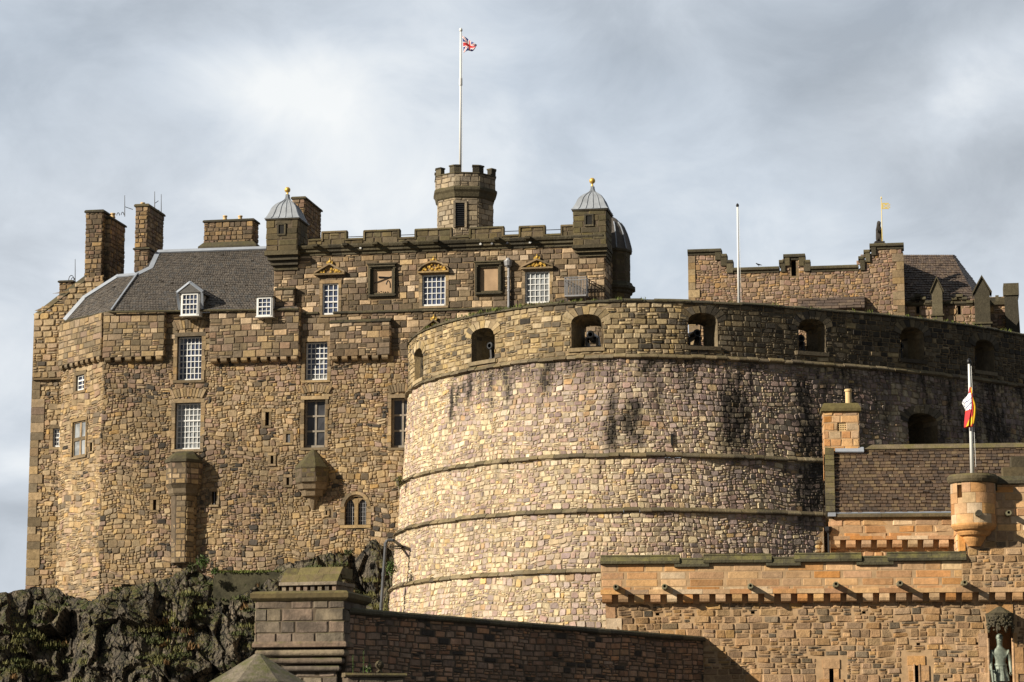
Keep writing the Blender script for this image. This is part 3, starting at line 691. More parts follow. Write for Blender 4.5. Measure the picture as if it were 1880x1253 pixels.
# upper windows
hU = []
hU.append(W(M, (592, 521, 621, 578), 3, 5, rails=(2,), mar=0.16, rec=0.12))
hU.append(W(M, (775, 505, 818, 562), 5, 5, rails=(), mar=0.16, rec=0.12))
hU.append(W(M, (964, 499, 1009, 557), 5, 5, rails=(), mar=0.16, rec=0.12, gmat=M_GLASSP))
panels = [(682, 492, 722, 541), (878, 488, 917, 537)]
for i, q in enumerate(panels):
    h = rect(M, *q); hU.append(grow(h, 0.12)); mb = MB(); u0, v0, u1, v1 = h; w = 0.17
    for (a, b, c, e) in ((u0 - w, v0, u0, v1), (u1, v0, u1 + w, v1), (u0 - w, v1, u1 + w, v1 + w), (u0 - w, v0 - w, u1 + w, v0)):
        mb.slab(M, a, c, b, e, -0.2, 0.10)
        mb.slab(M, a + 0.05, c - 0.05, b + 0.05, e - 0.05, 0.10, 0.16)
    w2 = 0.09
    for (a, b, c, e) in ((u0, v0, u0 + w2, v1), (u1 - w2, v0, u1, v1), (u0 + w2, v1 - w2, u1 - w2, v1), (u0 + w2, v0, u1 - w2, v0 + w2)):
        mb.slab(M, a, c, b, e, -0.2, 0.0)
    mb.slab(M, u0 - w - 0.05, u1 + w + 0.05, v1 + w, v1 + w + 0.07, -0.1, 0.22)
    o = mb.build('blank_panel', M_DARKST, pal)
    p2 = MB(); p2.slab(M, u0 + w2, u1 - w2, v0 + w2, v1 - w2, -0.2, -0.12); p2.build('panel_face', M_PANEL, o)
    if i == 0:
        ir = MB(); cu, cv = (u0 + u1) / 2, v0 + (v1 - v0) * 0.52
        ir.tube(M.pt(u0 + w2 + 0.05, cv - 0.12, -0.08), M.pt(u1 - w2 - 0.02, cv + 0.24, -0.08), 0.022, n=6)
        ir.tube(M.pt(u0 + w2 + 0.3, cv + 0.22, -0.08), M.pt(u1 - w2 - 0.1, cv + 0.18, -0.08), 0.05, 0.03, n=6)
        for k in range(9):
            t = k / 8 * math.pi * 0.9 - 0.3
            ir.tube(M.pt(cu + 0.3 + 0.12 * math.cos(t), cv - 0.3 + 0.32 * math.sin(t), -0.1), M.pt(cu + 0.3 + 0.12 * math.cos(t + 0.3), cv - 0.3 + 0.32 * math.sin(t + 0.3), -0.1), 0.02, n=5)
        for k in range(7):
            ir.tube(M.pt(u0 + w2 + 0.03 + k * 0.13, v0 + w2 + 0.08, -0.1), M.pt(u0 + w2 + 0.06 + k * 0.13, v0 + w2 + 0.17 * RG.random(), -0.1), 0.025, n=5)
        ir.build('iron_bracket', M_IRON, o)

zE = mv(370, 575)            # eaves
zC = mv(480, 662)            # underside of corbelled parapets
zLow = 8.5
u545 = mu(545); uR = M.len
mx = lambda u, v: max(0.0, min(1.0, 0.36 + 1.4 * noise.noise((u * 0.3, v * 0.45, 4.0)) + (0.5 if v > zC - 1.3 and u > mu(390) else 0)))
hs = [grow(h, 0.16) for h in hM]
runs = [(RG.uniform(0, mu(760)), RG.uniform(12, 22), RG.uniform(0.12, 0.4), RG.uniform(1.0, 3.2)) for _ in range(26)] + [((h[0] + h[2]) / 2 + RG.uniform(-.4, .4), h[1] - 0.2, (h[2] - h[0]) * 0.4, 1.6) for h in hM]
def pdr(u, v):
    t = 0.0
    for (su, sv, w, l) in runs:
        if abs(u - su) < 2 * w and 0 < sv - v < l: t = max(t, 0.55 * (1 - (sv - v) / l) * max(0, 1 - ((u - su) / w) ** 2 * 0.5) * (0.7 + noise.noise((u * 3, v * 0.7, 1.0))))
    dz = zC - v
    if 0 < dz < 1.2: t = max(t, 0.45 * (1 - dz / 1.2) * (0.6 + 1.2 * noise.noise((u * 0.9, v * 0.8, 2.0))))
    g_ = noise.noise((u * 0.16, v * 0.2, 8.0)) - 0.12
    if g_ > 0: t = max(t, min(0.26, g_ * 1.1))
    if v < 16 and u < mu(330): t = max(t, min(0.22, (16 - v) * 0.05) * (0.8 + 0.8 * noise.noise((u * 0.7, v * 0.7, 6.0))))
    return max(0.0, min(0.8, t))
wall = MB()
uT = mu(790)
wall.lay(M, 0, uT, zLow, zC, (0.20, 0.38), (0.16, 0.56), holes=hs, gap=0.014, relief=0.032, split=0.48, chop=0.27, jit=0.03, wob=0.24, rot=0.11, hue=mx, tilt=0.10, m=0, dirt=pdr)
wall.back(M, 0, uT, zLow, zC, holes=hM, d=-0.03, m=1, rec=0.42)
# upper main front between the parapets and the crenellated block: squared, darker stone
hUU = [grow(h, 0.13) for h in hU + hM]
dk = lambda u, v: 0.75 if u > mu(556) else 0.25
zTop = mv(800, 440)
def topU(u): return lerp(mv(566, 448), mv(1110, 434), (u - mu(566)) / (mu(1110) - mu(566)))
wall.lay(M, 0, mu(500), zC, zE, (0.26, 0.42), (0.3, 0.8), holes=hUU, gap=0.025, relief=0.04, split=0.25, chop=0.14, jit=0.015, wob=0.05, hue=lambda u, v: 0.25, m=2)
wall.back(M, 0, mu(500), zC, zE, holes=hM, d=-0.03, m=1)
wall.lay(M, mu(500), uR, zC, zTop + 0.6, (0.24, 0.40), (0.28, 0.8), holes=hUU, gap=0.014, relief=0.02, split=0.22, chop=0.1, jit=0.012, hue=lambda u, v: 0.9, m=2, top=topU, wob=0.04)
wall.back(M, mu(500), uR, zC, zTop + 0.6, holes=hM[:5] + hU, d=-0.03, m=1, top=topU)
# right end of the block, seen at a raking angle
RS = Plane(M.pt(uR, 0, 0)[:2], M.pt(uR, 0, -9)[:2])
wall.lay(RS, 0, 9, zC, mv(1110, 434), (0.26, 0.42), (0.35, 0.8), gap=0.02, relief=0.03, split=0.2, chop=0.1, hue=lambda u, v: 0.9, m=2)
wall.back(RS, 0, 9, zC - 4, mv(1110, 434), m=1)
# splayed left wall and the far gable wall
hL = [window(L1, (140, 689, 155, 717), 2, 3, parent=pal, rec=0.15, mar=0.2, rails=(2,), bar=0.05), window(L1, (133, 774, 157, 838), 2, 2, parent=pal, fmat=M_DRESS, gmat=M_GLASSP, bar=0.2, fr=0.06, rec=0.12, mar=0.15, name='mullioned_window')]
hL.append(slit(L1, (140, 612, 145, 635), pal)); hL.append(slit(L1, (166, 813, 170, 829), pal))
zL = mv(190, 573)
zLc = L1.uv(150, 668)[1]
hsL = [grow(h, 0.16) for h in hL]
wall.lay(L1, 0, L1.len, zLow - 1, zLc, (0.20, 0.38), (0.28, 0.85), holes=hsL, gap=0.014, relief=0.03, split=0.46, chop=0.26, jit=0.03, wob=0.2, rot=0.08, hue=lambda u, v: 0.08, tilt=0.12)
wall.back(L1, 0, L1.len, zLow - 1, zL, holes=hL, d=-0.03, m=1)
h2 = window(L2, (97, 787, 113, 821), 3, 4, parent=pal, rec=0.15, mar=0.2, rails=(2,), bar=0.05)
zG = L2.uv(90, 695)[1]
u57, u113, u215 = L2.uv(58, 800)[0], L2.uv(116, 700)[0], L2.uv(192, 520)[0]
gt = [(L2.uv(60, 583)[0], L2.uv(66, 583)[1]), (L2.uv(110, 549)[0], L2.uv(110, 549)[1]), (L2.uv(160, 512)[0], L2.uv(160, 512)[1]), (L2.uv(200, 505)[0], L2.uv(200, 505)[1])]
def topG(u): return interp(gt, u)
wall.lay(L2, u57, u113, zLow - 1, zG, (0.20, 0.38), (0.2, 0.58), holes=[grow(h2, 0.16)], gap=0.014, relief=0.032, split=0.48, chop=0.26, rot=0.1, jit=0.05, wob=0.12, hue=lambda u, v: 0.1, tilt=0.12)
wall.back(L2, u57, u113, zLow - 1, zG + 0.5, holes=[h2], d=-0.03, m=1)
wall.lay(L2.off(0.22), u57, u215, zG, topG(u215), (0.28, 0.45), (0.3, 0.8), gap=0.03, relief=0.05, split=0.4, chop=0.25, top=topG, hue=lambda u, v: 0.05, m=0)
wall.back(L2.off(0.22), u57, u215, zG, topG(u215), top=topG, m=1, rim=False)
wall.slab(L2, u57, u113, zG - 0.1, zG + 0.03, -0.3, 0.2, 1)
# quoins on the far left corner
v = zLow
while v < zG - 0.2:
    k = RG.uniform(0.4, 0.6); wall.slab(L2, u57 - 0.06, u57 + RG.choice((0.45, 0.75)), v + 0.01, min(v + k, zG) - 0.01, -1.0, 0.06, 2); v += k
# side and solid core behind the stone skins
core = [M.pt(0.1, 0, -0.5)[:2], M.pt(uT, 0, -0.5)[:2], M.pt(uT, 0, -14)[:2], M.pt(-4.2, 0, -14)[:2], M.pt(-4.2, 0, -4.3)[:2], M.pt(mu(118, 700, -3.9), 0, -4.0)[:2]]
wall.prism(core, 2.0, zE - 0.3, 1)
up = [M.pt(mu(500) + .3, 0, -0.5)[:2], M.pt(uR - 0.35, 0, -0.5)[:2], M.pt(uR - 0.35, 0, -12)[:2], M.pt(mu(500) + .3, 0, -12)[:2]]
wall.prism(up, zC - 5, mv(560, 452), 1)
wall.prism([M.pt(u57 + .2, 0, -3.9)[:2], M.pt(u113 - 0.1, 0, -3.9)[:2], M.pt(u113 - 0.1, 0, -13)[:2], M.pt(u57 + .2, 0, -13)[:2]], 2.0, L2.uv(80, 590)[1] - 0.2, 1)
LS = Plane(M.pt(u57, 0, -13)[:2], M.pt(u57, 0, -3.6)[:2])
wall.lay(LS, 0, 9.4, zLow - 1, zG + 3, (0.4, 0.6), (0.4, 0.9), gap=0.04, relief=0.06, split=0.5, chop=0.3)
wall.build('wall', [M_RUB, M_MORT, M_PASH, M_DRESS], pal)

# corbelled parapets
def corbel_row(mb, S, u0, u1, v0, v1, out, pitch, wid, m=0, drop=0.0):
    n = max(1, int(round((u1 - u0) / pitch))); p = (u1 - u0) / n
    for i in range(n):
        a = u0 + (i + 0.5) * p - wid / 2; j = RG.uniform(-0.02, 0.02)
        w = wid * RG.uniform(0.9, 1.05); h = v1 - v0
        mb.sweep(S, a + j, a + j + w, [(-0.05, v1 - 0.005), (out, v1 - 0.005), (out, v0 + h * 0.45), (out * 0.8, v0 + h * 0.15), (out * 0.5, v0), (-0.05, v0)], m)
def jut(S, u0, u1, v0, v1, out, name='corbelled_parapet', hue=0.4, cap=True, slope=0.0, hls=(), rows=(0.27, 0.42)):
    mb = MB(); S2 = S.off(out)
    mb.lay(S2, u0, u1, v0, v1, rows, (0.35, 0.85), holes=hls, gap=0.014, relief=0.022, split=0.28, chop=0.10, jit=0.012, hue=lambda u, v: hue, wob=0.06, rot=0.02)
    mb.slab(S, u0 + 0.02, u1 - 0.02, v0, v1 - 0.02, -0.1, out - 0.02, 1)
    for (a, b) in ((u0, 0), (u1, 1)):
        ES = Plane(S.pt(a, 0, -0.05)[:2], S.pt(a, 0, out)[:2]) if b == 0 else Plane(S.pt(a, 0, out)[:2], S.pt(a, 0, -0.05)[:2])
        mb.lay(ES, 0, out, v0, v1, rows, (0.5, 0.6), gap=0.02, relief=0.02, split=0, chop=0.05, hue=lambda u, v: hue)
    if cap: mb.sweep(S, u0 - 0.03, u1 + 0.03, [(-0.1, v1 + slope), (out * 0.2, v1 + slope), (out + 0.06, v1 + 0.05), (out + 0.06, v1), (-0.1, v1)], 3, seg=0.8, jit=0.01)
    h = 0.26
    corbel_row(mb, S, u0, u1, v0 - h, v0, out, 0.60, 0.35, 2)
    return mb.build(name, [M_PASH, M_MORTD, M_DRESS, M_DARKST], pal)
jut(M, mu(190) + 0.02, mu(303), mv(250, 657), mv(250, 573), 0.33, hue=0.05, cap=False)
jut(L1, 0.05, L1.len + 0.05, zLc + 0.1, zL - 0.08, 0.28, hue=0.0, cap=False)
jut(M, mu(386), mu(551), mv(470, 658), mv(470, 568), 0.36, hue=0.3, cap=False)
jut(M, mu(607), mu(718), mv(660, 655), mv(660, 594), 0.33, hue=0.85, cap=True, slope=0.22)
mb = MB(); tp = M.off(0.3)
u0, u1, v0, v1 = mu(506), mu(541), mv(520, 568), mv(520, 534)
mb.lay(tp, u0, u1, v0 + 0.08, v1, (0.27, 0.4), (0.35, 0.7), gap=0.02, relief=0.035, split=0.2, chop=0.12, hue=lambda u, v: 0.3)
mb.slab(M, u0 + .02, u1 - 0.02, v0 + 0.08, v1, -0.2, 0.28, 1); mb.slab(M, u0 - 0.04, u1 + 0.05, v1, v1 + 0.1, -0.2, 0.36, 2)
mb.build('wall_buttress', [M_PASH, M_MORTD, M_DARKST], pal)

# relieving arches over windows
def reliev(S, px0, px1, py, n, name='relieving_arch', rise=0.12, hgt=0.5, mat=None):
    mb = MB(); u0, v0 = S.uv(px0, py); u1 = S.uv(px1, py)[0]; uc = (u0 + u1) / 2
    for i in range(n):
        t0, t1 = i / n, (i + 1) / n
        def pt(t, k):
            x = lerp(u0, u1, t); b = rise * (1 - (2 * t - 1) ** 2)
            return (uc + (x - uc) * (1 + 0.28 * k), v0 + b + hgt * k * (0.86 + RG.uniform(0, .2)))
        a, b, c, e = pt(t0 + .1 / n, 0), pt(t1 - .1 / n, 0), pt(t1 - .1 / n, 1), pt(t0 + .1 / n, 1)
        o = RG.uniform(0.045, 0.085)
        mb.loft([[S.pt(x, y, -0.05) for x, y in (a, b, c, e)], [S.pt(x, y, o) for x, y in (a, b, c, e)]])
    return mb.build(name, mat or M_DRESS, pal)
reliev(M, 322, 375, 608, 11); reliev(M, 318, 372, 733, 11); reliev(M, 556, 604, 724, 11, hgt=0.42); reliev(M, 716, 760, 724, 10, hgt=0.45)

# thin string course of the upper block
mb = MB(); va = mv(560, 580); vb = mv(860, 570)
for i in range(20):
    ua, ub = lerp(mu(556), uR, i / 20), lerp(mu(556), uR, (i + 1) / 20); v = lerp(mv(556, 579), mv(860, 571), (ua - mu(556)) / (mu(860) - mu(556)))
    if (ua + 0.4 > hU[0][0] and ub - 0.4 < hU[0][2]):
        if mb.V: mb.build('string_course', M_DARKST, pal); mb = MB()
        continue
    mb.sweep(M, ua, ub, [(-0.05, v), (0.1, v + 0.03), (0.1, v + 0.1), (0.02, v + 0.16), (-0.05, v + 0.16)])
mb.build('string_course', M_DARKST, pal)

# cornice and crenellated parapet
def lin(x, a, b): return lerp(a, b, (x - 566) / (1052 - 566))
CO = M.off(0.0)
def pv(px, y0, y1, d=0.0): return M.off(d).uv(px, lin(px, y0, y1))[1]
mb = MB(); ub0, ub1 = mu(548), uR - 0.05
n = 10
va = pv(566, 470, 452); vb = pv(1052, 470, 452)
for i in range(n):
    a, b = lerp(ub0, ub1, i / n), lerp(ub0, ub1, (i + 1) / n); v = lerp(va, vb, (i + .5) / n)
    mb.sweep(M, a, b, [(-0.1, v - 0.02), (0.08, v - 0.02), (0.10, v + 0.10), (0.22, v + 0.16), (0.24, v + 0.30), (0.34, v + 0.34), (0.40, v + 0.46), (0.40, v + 0.52), (-0.1, v + 0.56)], 0, seg=0.9, jit=0.006)
    if i < n - 2 and RG.random() < 0.8:
        q = lerp(a, b, 0.5); mb.sweep(M, q, q + 0.28, [(0.2, v + 0.36), (0.62, v + 0.40), (0.66, v + 0.52), (0.2, v + 0.58)], 0)
mb.build('cornice', M_DARKST, pal)
zP0 = v + 0.5
pa = MB(); PD = 0.18
vb0 = lambda px: M.uv(px, lin(px, 456, 440))[1]
vcr = lambda px: M.uv(px, lin(px, 441, 430))[1]
vmt = lambda px: M.uv(px, lin(px, 427, 414))[1]
segs = [(566, 593, 0), (593, 636, 1), (636, 670, 0), (670, 733, 1), (733, 764, 0), (764, 829, 1), (829, 864, 0), (864, 924, 1), (924, 955, 0), (955, 1000, 1), (1000, 1032, 0), (1032, 1054, 1)]
for (a, b, k) in segs:
    ua, ub = mu(a, 440), mu(b, 440); q = (a + b) / 2; lo, cr, tp2 = vb0(q) - 0.2, vcr(q), vmt(q)
    t = tp2 if k else cr
    pa.lay(M.off(PD), ua, ub, lo, t - 0.1, (0.28, 0.36), (0.4, 0.9), gap=0.016, relief=0.02, split=0.05, chop=0.05)
    pa.slab(M, ua, ub, lo, t - 0.1, PD - 0.4, PD - 0.01, 1)
    pa.sweep(M, ua - (0.05 if k else -0.05), ub + (0.05 if k else -0.05), [(PD - 0.45, t - 0.1), (PD + 0.07, t - 0.1), (PD + 0.07, t - 0.04), (PD - 0.15, t + 0.05), (PD - 0.45, t)], 2, seg=0.8, jit=0.005)
    if k:
        for uu in (ua, ub): pa.slab(M, uu - 0.05, uu + 0.05, cr - 0.12, t - 0.11, PD - 0.42, PD + 0.06, 2)
    else: pass
pa.build('crenellated_parapet', [M_PARAP, M_MORTD, M_PARAP], pal)
# cable along the parapet, lights and small white boxes under the cornice
mb = MB(); mb.tube(mp(566, 438, -0.6), mp(1052, 421, -0.6), 0.022, n=6); mb.build('safety_cable', M_IRON, pal)
for px in (664, 905, 975, 884, 933):
    mb = MB(); q = M.uv(px, lin(px, 460, 444)); mb.slab(M, q[0] - 0.08, q[0] + 0.08, q[1] - 0.05, q[1] + 0.08, 0.15, 0.24); mb.tube(M.pt(q[0], q[1], 0.2), M.pt(q[0], q[1] - 0.02, 0.30), 0.05, 0.06, 8)
    mb.build('floodlight', M_WHITE if px in (664, 975, 884) else M_GIRON, pal)

# pediments
def pediment(px0, px1, yb, yt, kind, crown=True):
    u0, vb = M.uv(px0, yb); u1 = M.uv(px1, yb)[0]; vt = M.uv((px0 + px1) / 2, yt)[1]; uc = (u0 + u1) / 2; H = vt - vb; mb = MB(); w = 0.10
    mb.slab(M, u0, u1, vb - 0.09, vb, -0.05, 0.24)
    n = 12 if kind == 'arc' else 2
    def top(t):
        x = lerp(u0, u1, t); return (x, vb + (H * math.sin(math.pi * t) ** 0.75 if kind == 'arc' else H * (1 - abs(2 * t - 1))))
    for i in range(n):
        a, b = top(i / n), top((i + 1) / n)
        mb.loft([[M.pt(*q, dd) for q in (a, b, (b[0], b[1] + w), (a[0], a[1] + w))] for dd in (-0.05, 0.22)])
    o = mb.build('pediment', M_DRESS, pal)
    t2 = MB(); pts = [top(i / n) for i in range(n + 1)]
    t2.poly([M.pt(x, y, 0.03) for x, y in pts]); t2.build('tympanum', M_DRESS, o)
    g2 = MB(); rr = random.Random(int(px0))
    for k in range(30):
        t = rr.uniform(0.12, 0.88); x, y = top(t); v = lerp(vb + 0.06, y - 0.06, rr.random())
        if y - vb < 0.16: continue
        s = rr.uniform(0.04, 0.085)
        g2.lathe(M.pt(x, v - s, 0.05 + s * 0.4), [(s * 0.2, 0), (s, s * 0.5), (s * 0.8, s * 1.4), (s * 0.2, s * 2)], 6)
    g2.build('gilded_carving', M_GOLD, o)
    if crown:
        g2 = MB(); g2.lathe(M.pt(uc, vt + 0.1, 0.1), [(0.07, 0), (0.10, 0.06), (0.08, 0.12), (0.025, 0.16), (0.04, 0.21), (0.015, 0.26)], 8)
        for sgn in (-1, 1):
            g2.lathe(M.pt(uc + sgn * 0.14, vt + 0.02, 0.1), [(0.03, 0), (0.05, 0.08), (0.015, 0.2)], 6)
        g2.slab(M, uc - 0.15, uc + 0.15, vt - 0.03, vt + 0.11, 0.06, 0.14)
        g2.build('gilded_crown', M_GOLD, o)
pediment(578, 634, 504, 487, 'tri'); pediment(768, 825, 500, 483, 'arc'); pediment(957, 1016, 493, 479, 'tri'); pediment(768, 826, 613, 590, 'tri')

# downpipe with hopper head
mb = MB(); mb.tube(mp(934, 492, 0.14), mp(934, 566, 0.14), 0.075, n=10)
mb.lathe(mp(933, 492, 0.16), [(0.08, 0), (0.2, 0.12), (0.24, 0.34), (0.24, 0.40), (0.15, 0.42), (0.13, 0.5), (0.08, 0.56)], 10)
for y in (510, 535): mb.lathe(mp(934, y, 0.14), [(0.10, 0), (0.10, 0.07)], 10)
mb.build('downpipe', M_GIRON, pal)
# iron cage balcony
mb = MB(); u0, u1 = mu(1041, 530), mu(1080, 530); v0, v1 = mv(1060, 547), mv(1060, 514)
for i in range(15):
    u = lerp(u0, u1, i / 14); mb.tube(M.pt(u, v0, 0.75), M.pt(u, v1, 0.75), 0.02, n=5)
for s_ in (u0, u1):
    for i in range(6): mb.tube(M.pt(s_, v0, i * 0.14), M.pt(s_, v1, i * 0.14), 0.02, n=5)
for v in (v0, v1, lerp(v0, v1, 0.85)):
    mb.tube(M.pt(u0, v, 0.75), M.pt(u1, v, 0.75), 0.028, n=6)
    for s_ in (u0, u1): mb.tube(M.pt(s_, v, 0), M.pt(s_, v, 0.75), 0.028, n=6)
mb.slab(M, u0, u1, v0 - 0.06, v0, 0, 0.78)
for s_ in (u0 + 0.1, u1 - 0.1): mb.tube(M.pt(s_, v0 - 0.5, 0.0), M.pt(s_, v0, 0.7), 0.03, n=6)
mb.build('iron_cage', M_GIRON, pal)

# blocks aligned with the palace: front face px0..px1 at offset d, running back by depth
def block(mb, px0, px1, yt, yb, d, depth, kw=None, m=0, mc=1, cap=0.0, capm=2, capo=0.08, pyr=None):
    S = M.off(d); pr = pyr or yt; u0, u1 = S.uv(px0, pr)[0], S.uv(px1, pr)[0]; v0, v1 = S.uv(px0, yb)[1], S.uv(px0, yt)[1]
    k = dict(bh=(0.22, 0.34), bw=(0.25, 0.6), gap=0.02, relief=0.03, split=0.15, chop=0.12); k.update(kw or {})
    mb.lay(S, u0, u1, v0, v1, m=m, **k)
    R2 = Plane(S.pt(u1, 0, 0)[:2], S.pt(u1, 0, -depth)[:2]); mb.lay(R2, 0, depth, v0, v1, m=m, **k)
    Lf = Plane(S.pt(u0, 0, -depth)[:2], S.pt(u0, 0, 0)[:2]); mb.lay(Lf, 0, depth, v0, v1, m=m, **k)
    e = 0.02; mb.prism([S.pt(u0 + e, 0, -e)[:2], S.pt(u1 - e, 0, -e)[:2], S.pt(u1 - e, 0, -depth + e)[:2], S.pt(u0 + e, 0, -depth + e)[:2]], v0, v1, mc)
    if cap:
        o = capo; ring = lambda q, z: [S.pt(u0 - q, 0, q)[:2] + (z,), S.pt(u1 + q, 0, q)[:2] + (z,), S.pt(u1 + q, 0, -depth - q)[:2] + (z,), S.pt(u0 - q, 0, -depth - q)[:2] + (z,)]
        mb.loft([ring(o, v1), ring(o, v1 + cap * 0.6), ring(o * 0.3, v1 + cap)], capm)
    return S, u0, u1, v0, v1
CH = [M_CHIM, M_MORTD, M_DARKST]
def pots(parent, pts, r=0.16, h=0.35):
    for q in pts:
        mb = MB(); mb.lathe(q, [(r, 0), (r * 1.1, 0.05), (r * 0.9, 0.1), (r * 0.85, h - 0.08), (r * 1.1, h - 0.06), (r * 1.05, h), (r * 0.7, h), (r * 0.7, h - 0.2)], 10); mb.build('chimney_pot', M_POT, parent, True)
mb = MB(); block(mb, 158, 189, 391, 545, -3.9, 0.9, cap=0.16)
block(mb, 189, 203, 402, 545, -4.3, 2.6, cap=0.14)
c1 = mb.build('chimney', CH, pal); pots(c1, [mp(199, 402, -5.0), mp(207, 401, -5.8)], 0.15, 0.3)
mb = MB(); block(mb, 249, 272, 380, 470, -4.2, 2.9, cap=0.16); block(mb, 247, 273, 459, 500, -4.12, 0.9, cap=0.12)
c2 = mb.build('chimney', CH, pal); pots(c2, [mp(262, 380, -4.6)], 0.13, 0.25)
mb = MB(); S, u0, u1, v0, v1 = block(mb, 375, 465, 409, 460, -5.2, 1.1, cap=0.14)
vb = S.uv(375, 463)[1]; vm = S.uv(375, 446)[1]
mb.loft([[S.pt(u0 - 0.28, 0, 0.25)[:2] + (vb,), S.pt(u1 + 0.28, 0, 0.25)[:2] + (vb,), S.pt(u1 + 0.28, 0, -1.3)[:2] + (vb,), S.pt(u0 - 0.28, 0, -1.3)[:2] + (vb,)],
         [S.pt(u0 - 0.28, 0, 0.25)[:2] + (lerp(vb, vm, .5),), S.pt(u1 + 0.28, 0, 0.25)[:2] + (lerp(vb, vm, .5),), S.pt(u1 + 0.28, 0, -1.3)[:2] + (lerp(vb, vm, .5),), S.pt(u0 - 0.28, 0, -1.3)[:2] + (lerp(vb, vm, .5),)],
         [S.pt(u0, 0, 0.03)[:2] + (vm,), S.pt(u1, 0, 0.03)[:2] + (vm,), S.pt(u1, 0, -1.1)[:2] + (vm,), S.pt(u0, 0, -1.1)[:2] + (vm,)]], 2)
c3 = mb.build('chimney', CH, pal); pots(c3, [mp(413, 405, -5.7), mp(441, 405, -5.7)], 0.13, 0.28)
mb = MB(); block(mb, 537, 560, 366, 450, -2.6, 3.6, cap=0.14); mb.build('chimney', [M_CHIM, M_MORTD, M_DARKST], pal)
mb = MB(); block(mb, 109, 133, 519, 560, -4.6, 0.9, cap=0.12); mb.build('chimney', CH, pal)

# gable skews and slate roof
ED = -4.6
rid = lambda px, py, d=ED: Vector(mp(px, py, d))
eA, eB, rB, rA = Vector(mp(205, 571, 0.42)), Vector(mp(547, 567, 0.42)), rid(497, 458), rid(290, 465)
hA = rid(252, 505, -2.7)
roof = MB()
def bil(a, b, c, d): return lambda s, t: a.lerp(b, s).lerp(d.lerp(c, s), t)
HT = 0.62
def leftedge(t): return eA.lerp(hA, t / HT) if t < HT else hA.lerp(rA, (t - HT) / (1 - HT))
main = lambda s, t: leftedge(t).lerp(eB.lerp(rB, t), s)
def sheet(mb, fn, nu, nv, m, dn):
    for i in range(nu):
        for j in range(nv):
            mb.poly([tuple(fn(x / nu, y / nv) + dn) for x, y in ((i, j), (i + 1, j), (i + 1, j + 1), (i, j + 1))], m, 0.5)
dn = Vector((0, 0.04, -0.05))
slates(roof, main, 62, 34); sheet(roof, main, 6, 10, 0, dn)
lA, lB, lC = Vector(mp(120, 589, -2.9)), Vector(mp(156, 548, -3.2)), rid(217, 508, -3.25)
def lefte(t): return lA.lerp(lB, t / 0.5) if t < 0.5 else lB.lerp(lC, (t - 0.5) / 0.5)
left = lambda s, t: lefte(t).lerp(eA.lerp(hA, t), s)
slates(roof, left, 18, 22); sheet(roof, left, 4, 8, 0, dn)
roof.poly([tuple(x) for x in (rA, rB, rid(497, 458) + Vector((0, 6, -5)), rid(252, 505) + Vector((0, 6, -5)))], 1, 0.5)
rf = roof.build('roof', [M_SLATE, M_DARKST], pal)
mb = MB()
def strip(mb, pts, w, th=0.06, r=None):
    for a, b in zip(pts, pts[1:]):
        a, b = Vector(a), Vector(b); t = (b - a).normalized(); n = Vector((0, -0.7, 0.7)); s_ = t.cross(n).normalized() * w / 2; n = s_.cross(t).normalized() * th
        if n.z < 0: n = -n
        a = a - t * 0.04; b = b + t * 0.04
        mb.loft([[tuple(a - s_), tuple(a + s_), tuple(a + s_ + n), tuple(a - s_ + n)], [tuple(b - s_), tuple(b + s_), tuple(b + s_ + n), tuple(b - s_ + n)]])
strip(mb, [rA + Vector((0, 0, .05)), rB + Vector((0, 0, .05))], 0.26, 0.09)
strip(mb, [rid(289, 467, -4.5), rid(277, 493, -3.3), hA, lC, lB + Vector((0, 0, .05)), lA + Vector((0, 0, .05))], 0.28, 0.08)
mb.build('lead_flashing', M_LEADW, rf)
mb = MB(); strip(mb, [eA + Vector((0, -.05, .05)), hA + Vector((0, -.05, .05))], 0.09, 0.06); mb.build('lead_hip', M_LEADW, rf)
mb = MB(); strip(mb, [L2.pt(gt[0][0] + 0.22, gt[0][1] + 0.02, 0.05), L2.pt(gt[1][0], gt[1][1], 0.05), L2.pt(gt[2][0], gt[2][1], 0.05)], 0.45, 0.10); mb.build('gable_coping', M_DARKST, pal)
mb = MB(); strip(mb, [eA + Vector((0, -.08, -.12)), eB + Vector((0, -.04, -.08))], 0.1, 0.08); strip(mb, [lA + Vector((0, -.04, -.08)), eA + Vector((0, -.04, -.08))], 0.1, 0.08); mb.build('eaves_gutter', M_DARKST, pal)

